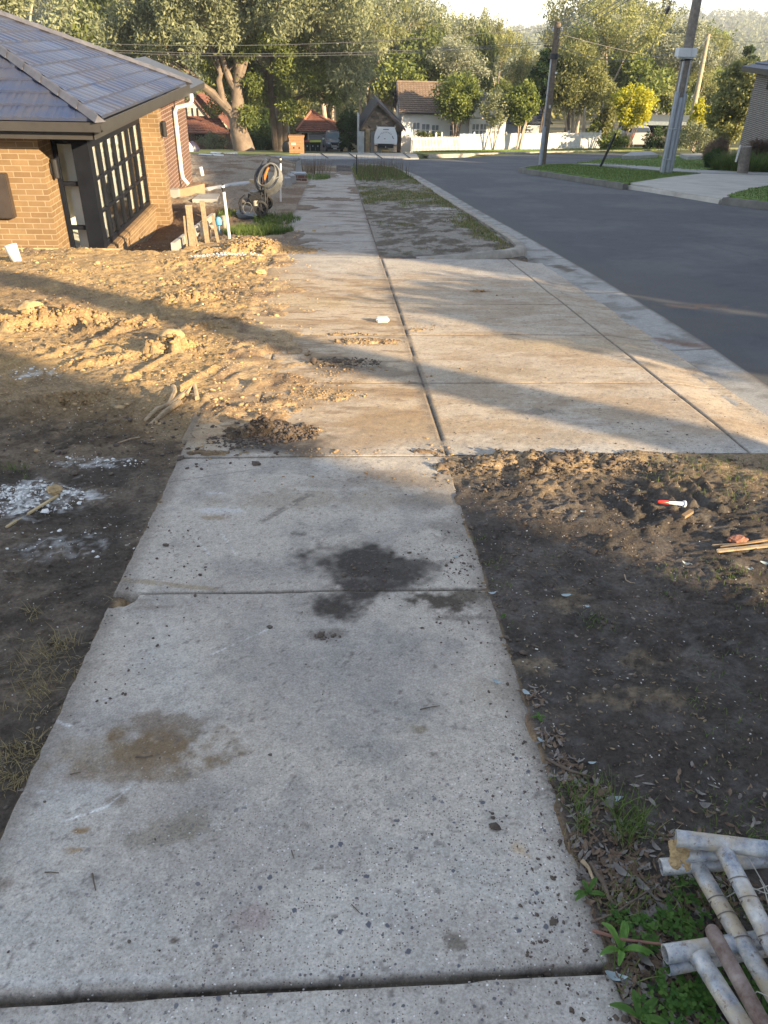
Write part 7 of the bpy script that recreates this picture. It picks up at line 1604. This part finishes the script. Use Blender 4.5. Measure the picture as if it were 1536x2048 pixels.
for k, (x0_, x1_, y_, lab) in enumerate(((60, 122, 2003, 'leftmost twig wedged in the wide slab joint'), (226, 330, 1997, 'middle twig wedged in the wide slab joint'))): stick('twig', [(x0_, y_+3, -.004), ((x0_+x1_)/2, y_, -.002), (x1_, y_-3, -.004)], .0045, m_bdark, lab, 'twig')
# fallen gum leaves
m_leaf = M('pale_gum_leaf', (.30, .37, .39), .5, .12, 30, bmp=.2)
m_leaf2 = M('grey_dead_leaf', (.17, .155, .14), .7, .2, 30, bmp=.2)
def leafobj(px, py, L, Wd, az, label, mat=m_leaf, lift=.006, curl=.2, rgs=0):
    L *= .78; Wd *= .62; curl += .35*abs(math.sin(px*1.7))
    c = TP(px, py, lift); n = 8; vs = []; fs = []; ca, sa = math.cos(az), math.sin(az)
    for i in range(n+1):
        f = i/n; w = Wd*math.sin(math.pi*min(1, f*1.0))**.7*.5*(1.1-.3*f)+.0006; x = (f-.5)*L; zc = curl*L*(f-.5)**2*2
        for s_ in (-1, 0, 1): vs.append((c.x+x*ca-w*s_*sa, c.y+x*sa+w*s_*ca, c.z+zc+abs(s_)*w*.25))
    for i in range(n):
        for j in (0, 1): fs.append((i*3+j, (i+1)*3+j, (i+1)*3+j+1, i*3+j+1))
    m = MB().add(vs, fs); m.tube([(c.x+L*.5*ca, c.y+L*.5*sa, c.z+curl*L*.5), (c.x+L*.68*ca, c.y+L*.68*sa, c.z+curl*L*.3)], .0007, 4)
    o = obj('gum_leaf', m, mat, smooth=True); return tag(o, label, 'leaf', 'fallen leaves')
for px, py, L, w_, az, lab in ((993, 1366, .040, .020, -.5, 'pale blue-grey fallen leaf on the slab edge, upper of two'), (1051, 1391, .036, .026, -.9, 'pale green-grey fallen leaf on dark soil, right of the leaf on the slab edge'), (1131, 1196, .052, .026, .1, 'pale blue leaf lying on the tan clay patch'), (984, 1189, .045, .018, .1, 'pale leaf at the slab edge by the cross joint'),
                            (1172, 1222, .024, .02, -.2, 'small heart-shaped pale leaf right of the clay patch'), (1226, 1602, .055, .03, .1, 'pale leaf on top of the grass tuft, rightmost of two'), (1080, 1486, .03, .014, -.8, 'small white leaf beside the slab edge halfway down'), (1183, 1528, .03, .012, 0, 'small pale leaf right of the curved twig'),
                            (1230, 1955, .06, .028, -.3, 'pale leaf by the wide joint at bottom right'), (1372, 1128, .045, .02, -.6, 'white shard-like leaf on the dark soil below the nozzle'), (1530, 1125, .05, .03, -.5, 'pale leaf at the right edge below the splinters'), (1500, 1137, .03, .016, 0, 'small pale leaf left of the right edge below the splinters'), (1164, 1027, .03, .018, 0, 'pale leaf high on the dark soil right of the slab'), (912, 1116, .03, .02, .3, 'dark-shadowed leaf on the slab right of the damp stain')):
    leafobj(px, py, L, w_, az, lab)
for px, py, L, w_, az, lab in ((1215, 1617, .06, .04, .9, 'dull grey leaf on the grass tuft, leftmost of two'), (1240, 1750, .06, .03, -.9, 'grey dead leaf between the two weeds'), (1281, 1780, .05, .03, -1.0, 'grey dead leaf left of the second strut'), (1180, 1240, .02, .012, .4, 'crumpled pale leaf in the small grass tuft'), (1325, 1822, .05, .025, -.5, 'grey leaf under the second strut'), (1285, 1925, .07, .03, -1.3, 'long grey dead leaf left of the lowest pipe'), (1405, 1620, .04, .03, -.1, 'grey leaf on the soil above the pipes')):
    leafobj(px, py, L, w_, az, lab, m_leaf2, .012, .5)
# weeds with broad leaves
def weed(px, py, n, L, Wd, label, seed, up=.5, dirs=None, name='weed_plant'):
    b = TP(px, py, 0); r = random.Random(seed); g = thing(name, label, 'weed', b); V = []; Fq = []; var = []
    for i in range(n):
        az = dirs[i] if dirs else r.uniform(0, 6.28); ll = L*r.uniform(.7, 1.1); k = 6; base = len(V); u = up*r.uniform(.6, 1.3)
        for j in range(k+1):
            f = j/k; o = ll*f; z = ll*u*f*(1.5-1.15*f)+.004; w = Wd*(math.sin(math.pi*(f*.88+.06))**.8)*.5; ca, sa = math.cos(az), math.sin(az)
            for s_ in (-1, 0, 1): V.append((o*ca-w*s_*sa, o*sa+w*s_*ca, z+abs(s_)*w*.35)); var.append(r.uniform(.2, .9) if s_ else .3)
        for j in range(k):
            for q in (0, 1): Fq.append((base+j*3+q, base+(j+1)*3+q, base+(j+1)*3+q+1, base+j*3+q+1))
    o = npmesh('leaf_rosette', V, Fq, lm_weed, {'var': np.array(var)}, True, g)
weed(1175, 1790, 7, .042, .012, 'broad-leaved green weed at the slab edge, upper of two', 1, .7)
weed(1240, 1905, 8, .062, .015, 'taller strap-leaved weed at the slab edge near the wide joint', 2, 1.1)
weed(1275, 2040, 6, .055, .016, 'broad green leaves at the bottom edge beside the slab corner', 3, .6)
weed(1075, 1440, 7, .022, .008, 'tiny green seedling by the slab edge, beside two pale leaves', 4, .9)
weed(1008, 1238, 6, .018, .006, 'tiny seedling with pale tips below the cross joint', 5, .9)
def clover(spec, seed, name, label):
    r = np.random.RandomState(seed); V = []; Fq = []; var = []
    for px, py, rad, n, h in spec:
        q = G(px, py); a = r.uniform(0, 6.28, n); d = rad*np.sqrt(r.uniform(0, 1, n)); X = q[0]+d*np.cos(a); Y = q[1]+d*np.sin(a); Z = TZ(X, Y)
        for i in range(n):
            hh = h*r.uniform(.3, 1.2); s_ = r.uniform(.003, .0065); vv = r.uniform(0, .7)
            for k in range(3):
                az = r.uniform(0, .6)+k*2.09+a[i]; t = r.uniform(-.3, .5); c = np.array([X[i]+s_*.9*math.cos(az), Y[i]+s_*.9*math.sin(az), Z[i]+hh]); b0 = len(V)
                for j in range(6):
                    an = 6.283*j/6; u, v = s_*math.cos(an), s_*.8*math.sin(an); V.append((c[0]+u*math.cos(az)-v*math.sin(az), c[1]+u*math.sin(az)+v*math.cos(az), c[2]+u*t)); var.append(vv)
                Fq.append((b0, b0+1, b0+2, b0+3)); Fq.append((b0, b0+3, b0+4, b0+5))
    tag(npmesh(name, V, Fq, lm_weed, {'var': np.array(var)}), label, 'weeds', kind='stuff')
clover([(1345, 1855, .045, 34, .02), (1370, 1870, .04, 26, .02), (1360, 1990, .05, 46, .035), (1400, 1975, .045, 34, .03), (1330, 2020, .06, 36, .03), (1430, 2010, .06, 30, .02), (1390, 2040, .07, 36, .03), (1290, 1870, .04, 30, .02), (1480, 1980, .06, 60, .02), (1230, 1840, .03, 16, .02), (1385, 1800, .06, 40, .015)], 8, 'clover', 'low clover and small leafy weeds under the pipes')
# litter of crumbs, pebbles, bark: uncountable
ICO = None
def rubble(P, sz, seed, mat, name, label, flat=.7):
    bm = bmesh.new(); bmesh.ops.create_icosphere(bm, subdivisions=1, radius=1); bm.verts.index_update(); bv = np.array([v.co[:] for v in bm.verts]); bf = np.array([[v.index for v in f.verts] for f in bm.faces]); bm.free()
    r = np.random.RandomState(seed); n = len(P); k = len(bv); S3 = sz[:, None, None]*np.stack([r.uniform(.7, 1.4, n), r.uniform(.6, 1.1, n), r.uniform(.45, .9, n)*flat], 1)[:, None, :]
    V = bv[None]*(1+r.uniform(-.42, .42, (n, k, 1)))*S3; a = r.uniform(0, 6.28, n); ca, sa = np.cos(a)[:, None], np.sin(a)[:, None]
    V = np.stack([V[..., 0]*ca-V[..., 1]*sa, V[..., 0]*sa+V[..., 1]*ca, V[..., 2]], -1)+P[:, None, :]
    Fq = (np.arange(n)*k)[:, None, None]+bf[None]; o = npmesh(name, V.reshape(-1, 3), Fq.reshape(-1, 3), mat, {}); tag(o, label, 'rubble', kind='stuff')
def surfz(x, y): return np.maximum(TZ(x, y), np.where(slabin(x, y) > .01, pathz(np.atleast_2d(x), np.atleast_2d(y)).ravel(), -99))
r = np.random.RandomState(5)
def scatter(n, x0, x1, y0, y1, dens):
    x = r.uniform(x0, x1, n); y = y0*np.exp(r.uniform(0, 1, n)*math.log(y1/y0)); m_ = r.uniform(0, 1, n) < dens(x, y); x, y = x[m_], y[m_]; return x, y
x, y = scatter(26000, -7, .0, 3.6, 14, lambda x, y: np.clip((ridged(x, y, 2.2, 3, 9)-.50)*2.2, .03, 1)*sstep(.0, -.8, x)*sstep(3.4, 4.6, y+.4*x*0))
s_ = np.exp(r.normal(math.log(.0055), .6, len(x)))*(.7+.05*y); P = np.stack([x, y, surfz(x, y)+s_*.15], 1); rubble(P, s_, 1, m_clod, 'clay_crumbs', 'loose crumbs of tan clay over the building lot')
xs1, ys1 = [], []
for px, py, rx, ry, n in ((740, 684, .3, .11, 420), (690, 668, .22, .06, 160), (640, 790, .32, .15, 420), (520, 815, .35, .2, 420), (580, 600, .6, .6, 200), (480, 700, .4, .3, 350), (700, 740, .3, .12, 200), (860, 655, .2, .1, 80), (900, 760, .8, .4, 60), (600, 760, .4, .2, 250), (660, 905, .4, .05, 100), (870, 900, .1, .2, 60), (1010, 605, 1.2, .8, 50), (960, 583, .12, .05, 90), (700, 960, .5, .2, 60), (560, 700, .3, .3, 120)):
    q = G(px, py); a = r.uniform(0, 6.28, n); d = r.uniform(0, 1, n)**.7; xs1.append(q[0]+rx*d*np.cos(a)); ys1.append(q[1]+ry*d*np.sin(a))
x, y = np.concatenate(xs1), np.concatenate(ys1); s_ = np.exp(r.normal(math.log(.0034), .6, len(x))); P = np.stack([x, y, surfz(x, y)+s_*.2], 1); rubble(P, s_, 2, M('brown_crumb', (.30, .205, .11), .95, .35, 30, bmp=.8), 'clay_crumbs', 'clay crumbs scattered over the concrete crossing')
xs1, ys1 = [], []
for px, py, rx, ry, n in ((565, 868, .22, .14, 900), (500, 880, .25, .12, 400), (690, 725, .28, .15, 350), (1100, 935, .6, .2, 1100), (1000, 960, .35, .2, 400), (1300, 940, .6, .25, 600), (1240, 1010, .15, .25, 200), (300, 880, .9, .5, 500), (1060, 1150, .6, .6, 500), (1200, 1100, .4, .6, 500), (1300, 1300, .7, .8, 700), (1250, 1600, .4, .3, 300), (1300, 1850, .3, .3, 500), (745, 1140, .15, .12, 100), (650, 1275, .06, .03, 40), (930, 1130, .1, .3, 120), (150, 1200, .5, .7, 500)):
    q = G(px, py); a = r.uniform(0, 6.28, n); d = r.uniform(0, 1, n)**.6; xs1.append(q[0]+rx*d*np.cos(a)); ys1.append(q[1]+ry*d*np.sin(a))
x, y = np.concatenate(xs1), np.concatenate(ys1); s_ = np.exp(r.normal(math.log(.0042), .6, len(x)))*np.where(y < 3.4, .6, 1.15); P = np.stack([x, y, surfz(x, y)+s_*.25], 1); rubble(P, s_, 3, M('dark_crumb', (.105, .08, .062), .95, .4, 30, bmp=.8), 'soil_crumbs', 'dark soil crumbs and clods at the slab edges')
x, y = scatter(30000, -3.5, 4, .55, 6, lambda x, y: np.where((x > PR) | (x < PL), .55*fbm(x, y, 3, 3, 401)+.05, .02)*(y < 4.6)*(np.abs(x) < .65*y+.35)); s_ = np.exp(r.normal(math.log(.0024), .5, len(x))); P = np.stack([x, y, surfz(x, y)+s_*.2], 1); rubble(P, s_, 4, M('dark_grit', (.10, .085, .07), .95, .5, 60, bmp=0), 'grit', 'dark grit over the soil beside the footpath')
x, y = scatter(1500, -3.5, 4, .6, 9, lambda x, y: np.where((x > PR) | (x < PL), .5, .03)*(np.abs(x) < .65*y+.35)*np.where((x > -.9) & (y > 3.6), .1, 1)); s_ = np.exp(r.normal(math.log(.0017), .4, len(x)))*(.6+.25*y); P = np.stack([x, y, surfz(x, y)+s_*.3], 1); rubble(P, s_, 6, M('white_grit', (.62, .61, .58), .8, .15, 60, bmp=0), 'white_grit', 'white plaster specks over the soil')
xs1, ys1 = [], []
for px, py, rx, ry, n in ((60, 1000, .26, .15, 700), (20, 985, .2, .1, 300), (110, 985, .12, .08, 150), (190, 925, .25, .1, 120), (450, 512, .5, .15, 900), (480, 490, .25, .1, 200), (430, 1100, .02, .02, 0), (60, 745, .2, .15, 60), (100, 1090, .3, .2, 60)):
    q = G(px, py); a = r.uniform(0, 6.28, n); d = r.uniform(0, 1, n)**.6; xs1.append(q[0]+rx*d*np.cos(a)); ys1.append(q[1]+ry*d*np.sin(a))
x, y = np.concatenate(xs1), np.concatenate(ys1); s_ = np.exp(r.normal(math.log(.0030), .6, len(x)))*(.6+.12*y); P = np.stack([x, y, surfz(x, y)+s_*.3], 1); rubble(P, s_, 7, m_white, 'plaster_crumbs', 'white plaster crumbs strewn in patches on the dirt')
# ================================================================== UNSEEN HOUSES ADDED TO CAST SHADE, AND THE STREET GUM (right of and behind the camera)
def neighbour(x0, x1, y0, y1, hgt, label):
    zb = min(hz(x0, y0), hz(x0, y1))-.3; zt = hz(x0, y0)+hgt-1.2
    g = thing('brick_house', label, 'house', ((x0+x1)/2, (y0+y1)/2, zb)); w = MB(); w.b2((x0, y0, zb), (x1, y1, zt)); obj('wall', w, m_redb, g)
    r_ = MB(); e = .5; xm = (x0+x1)/2; k = (x1-x0)/2; tileplane(r_, (x0-e, y1+e, zt), (x0-e, y0-e, zt), (xm, y0+k, zt+1.7), (xm, y1-k, zt+1.7), 40, 12); tileplane(r_, (x1+e, y0-e, zt), (x1+e, y1+e, zt), (xm, y1-k, zt+1.7), (xm, y0+k, zt+1.7), 40, 12)
    tileplane(r_, (x0-e, y0-e, zt), (x1+e, y0-e, zt), (xm+.05, y0+k, zt+1.7), (xm-.05, y0+k, zt+1.7), 20, 12); tileplane(r_, (x1+e, y1+e, zt), (x0-e, y1+e, zt), (xm-.05, y1-k, zt+1.7), (xm+.05, y1-k, zt+1.7), 20, 12); obj('roof', r_, m_slate, g)
    for yy_ in np.arange(y0+2, y1-2, 4): wo_ = obj('window', MB().b2((x0-.03, yy_, zt-2.0), (x0-.003, yy_+1.5, zt-.8)), m_frame, g); obj('pane', MB().b2((x0-.036, yy_+.08, zt-1.92), (x0-.032, yy_+1.42, zt-.88)), m_cg, wo_)
neighbour(16.5, 27, -3.4, 27, NB1, 'long red brick house added across the street for its shade, right of the view')
neighbour(9.5, 18.2, -40, -12.4, NB2, 'tall brick house added across the street for its shade, behind the camera')
def castgum(x, y, label, seed, h=13, tr=.27):
    rg = random.Random(seed); z = hz(x, y); g = thing('gum_tree', label, 'tree', (x, y, z)); mb = MB(); tips = []
    mb.tube([(x, y, z-.3), (x+.05, y, z+3), (x, y, z+6)], [tr*1.1, tr, tr*.8], 12, jit=.04)
    for i in range(5): a = i*1.26; grow(mb, (x, y, z+6), (math.cos(a), math.sin(a), 1.0), 3.0, .12, 1, rg, tips, 3, .6, .1, .1)
    obj('trunk', mb, m_bark, g, smooth=True); T = np.array(tips); V, Fq, var = leaves(T, .8, 50, .2, .08, seed, .5); npmesh('crown', V-np.array((x, y, z)), Fq, lm_gum, {'var': var}, parent=g)
castgum(11.8, -4.75, 'street gum just outside the right of the view whose trunk throws the long shadow band', 5)
xs1, ys1, ss = [], [], []
for (cx, cy, rx, ry, rot, h, cl) in BUMPS:
    if cx < -.3 and cy > 4.6 and h > .02:
        n = int(900*rx*ry/.06*min(1, h/.06)*.35)+20; a = r.uniform(0, 6.28, n); d = r.uniform(0, 1.15, n)**.7; xs1.append(cx+rx*d*np.cos(a)); ys1.append(cy+ry*d*np.sin(a)); ss.append(np.exp(r.normal(math.log(.006+.055*h), .6, n)))
x, y, s_ = np.concatenate(xs1), np.concatenate(ys1), np.clip(np.concatenate(ss), .003, .030); P = np.stack([x, y, surfz(x, y)-s_*.12], 1); rubble(P, s_, 14, M('clay_lump', (.32, .215, .105), .95, .35, 40, bmp=1.0, dist=.004), 'clay_clods', 'broken clay clods on the dirt mounds', .9)
# brown leaf and bark litter under the pipes and along the slab edge
def litter(spec, seed, name, label, mat, L0):
    r = np.random.RandomState(seed); V = []; Fq = []
    for px, py, rad, n in spec:
        q = G(px, py); a = r.uniform(0, 6.28, n); d = rad*np.sqrt(r.uniform(0, 1, n)); X = q[0]+d*np.cos(a); Y = q[1]+d*np.sin(a); Z = TZ(X, Y)
        for i in range(n):
            L = L0*r.uniform(.4, 1.5); w = L*r.uniform(.15, .4); az = r.uniform(0, 6.28); ca, sa = math.cos(az), math.sin(az); cu = r.uniform(-.3, .9); ti = r.uniform(-.4, .4); b0 = len(V)
            for f, ww in ((-.5, .1), (-.2, .9), (.15, 1), (.5, .08)):
                for s_ in (-.5, .5): V.append((X[i]+f*L*ca-s_*ww*w*sa, Y[i]+f*L*sa+s_*ww*w*ca, Z[i]+.003+cu*L*f*f+s_*w*ti+abs(ti)*w*.5))
            Fq += [(b0+2*j, b0+2*j+1, b0+2*j+3, b0+2*j+2) for j in range(3)]
    tag(npmesh(name, V, Fq, mat, {}), label, 'litter', kind='stuff')
LS = [(1180, 1600, .08, 90), (1210, 1700, .09, 160), (1250, 1800, .10, 200), (1300, 1900, .10, 160), (1330, 1990, .10, 160), (1350, 1770, .15, 200), (1450, 1850, .15, 160), (1130, 1540, .05, 60), (1100, 1480, .04, 40), (1450, 1650, .2, 80), (1060, 1400, .05, 30)]
litter(LS, 31, 'leaf_litter', 'brown bark flakes and dead leaves around the pipe heap', M('brown_litter', (.15, .10, .065), .8, .5, 40, bmp=.3), .022)
litter([(a, b, c*1.2, int(n*.45)) for a, b, c, n in LS], 32, 'leaf_litter', 'grey dead leaves around the pipe heap', M('grey_litter', (.20, .18, .16), .8, .4, 40, bmp=.3), .024)
litter([(1100, 1250, .6, 260), (1350, 1300, .7, 300), (1000, 1100, .2, 90), (1200, 1000, .6, 260), (150, 1150, .5, 220), (80, 1400, .25, 120), (250, 900, .8, 200), (1300, 1500, .4, 160)], 33, 'leaf_litter', 'small straw and bark fragments trodden into the soil', M('straw_litter', (.20, .15, .09), .85, .5, 40, bmp=.3), .012)
# ---- air
hz_ = MB().b2((-1700, -140, -90), (1800, 1650, 75)); ho_ = obj('haze', hz_, newmat('haze_air')[0]); ho_['kind'] = 'stuff'
hm_ = ho_.data.materials[0]; hn = hm_.node_tree; hn.nodes.remove(hn.nodes['Principled BSDF']); pv = hn.nodes.new('ShaderNodeVolumePrincipled'); pv.inputs['Density'].default_value = HAZE; pv.inputs['Color'].default_value = (.82, .88, 1, 1); pv.inputs['Anisotropy'].default_value = .1
hn.links.new(pv.outputs[0], hn.nodes['Material Output'].inputs['Volume'])
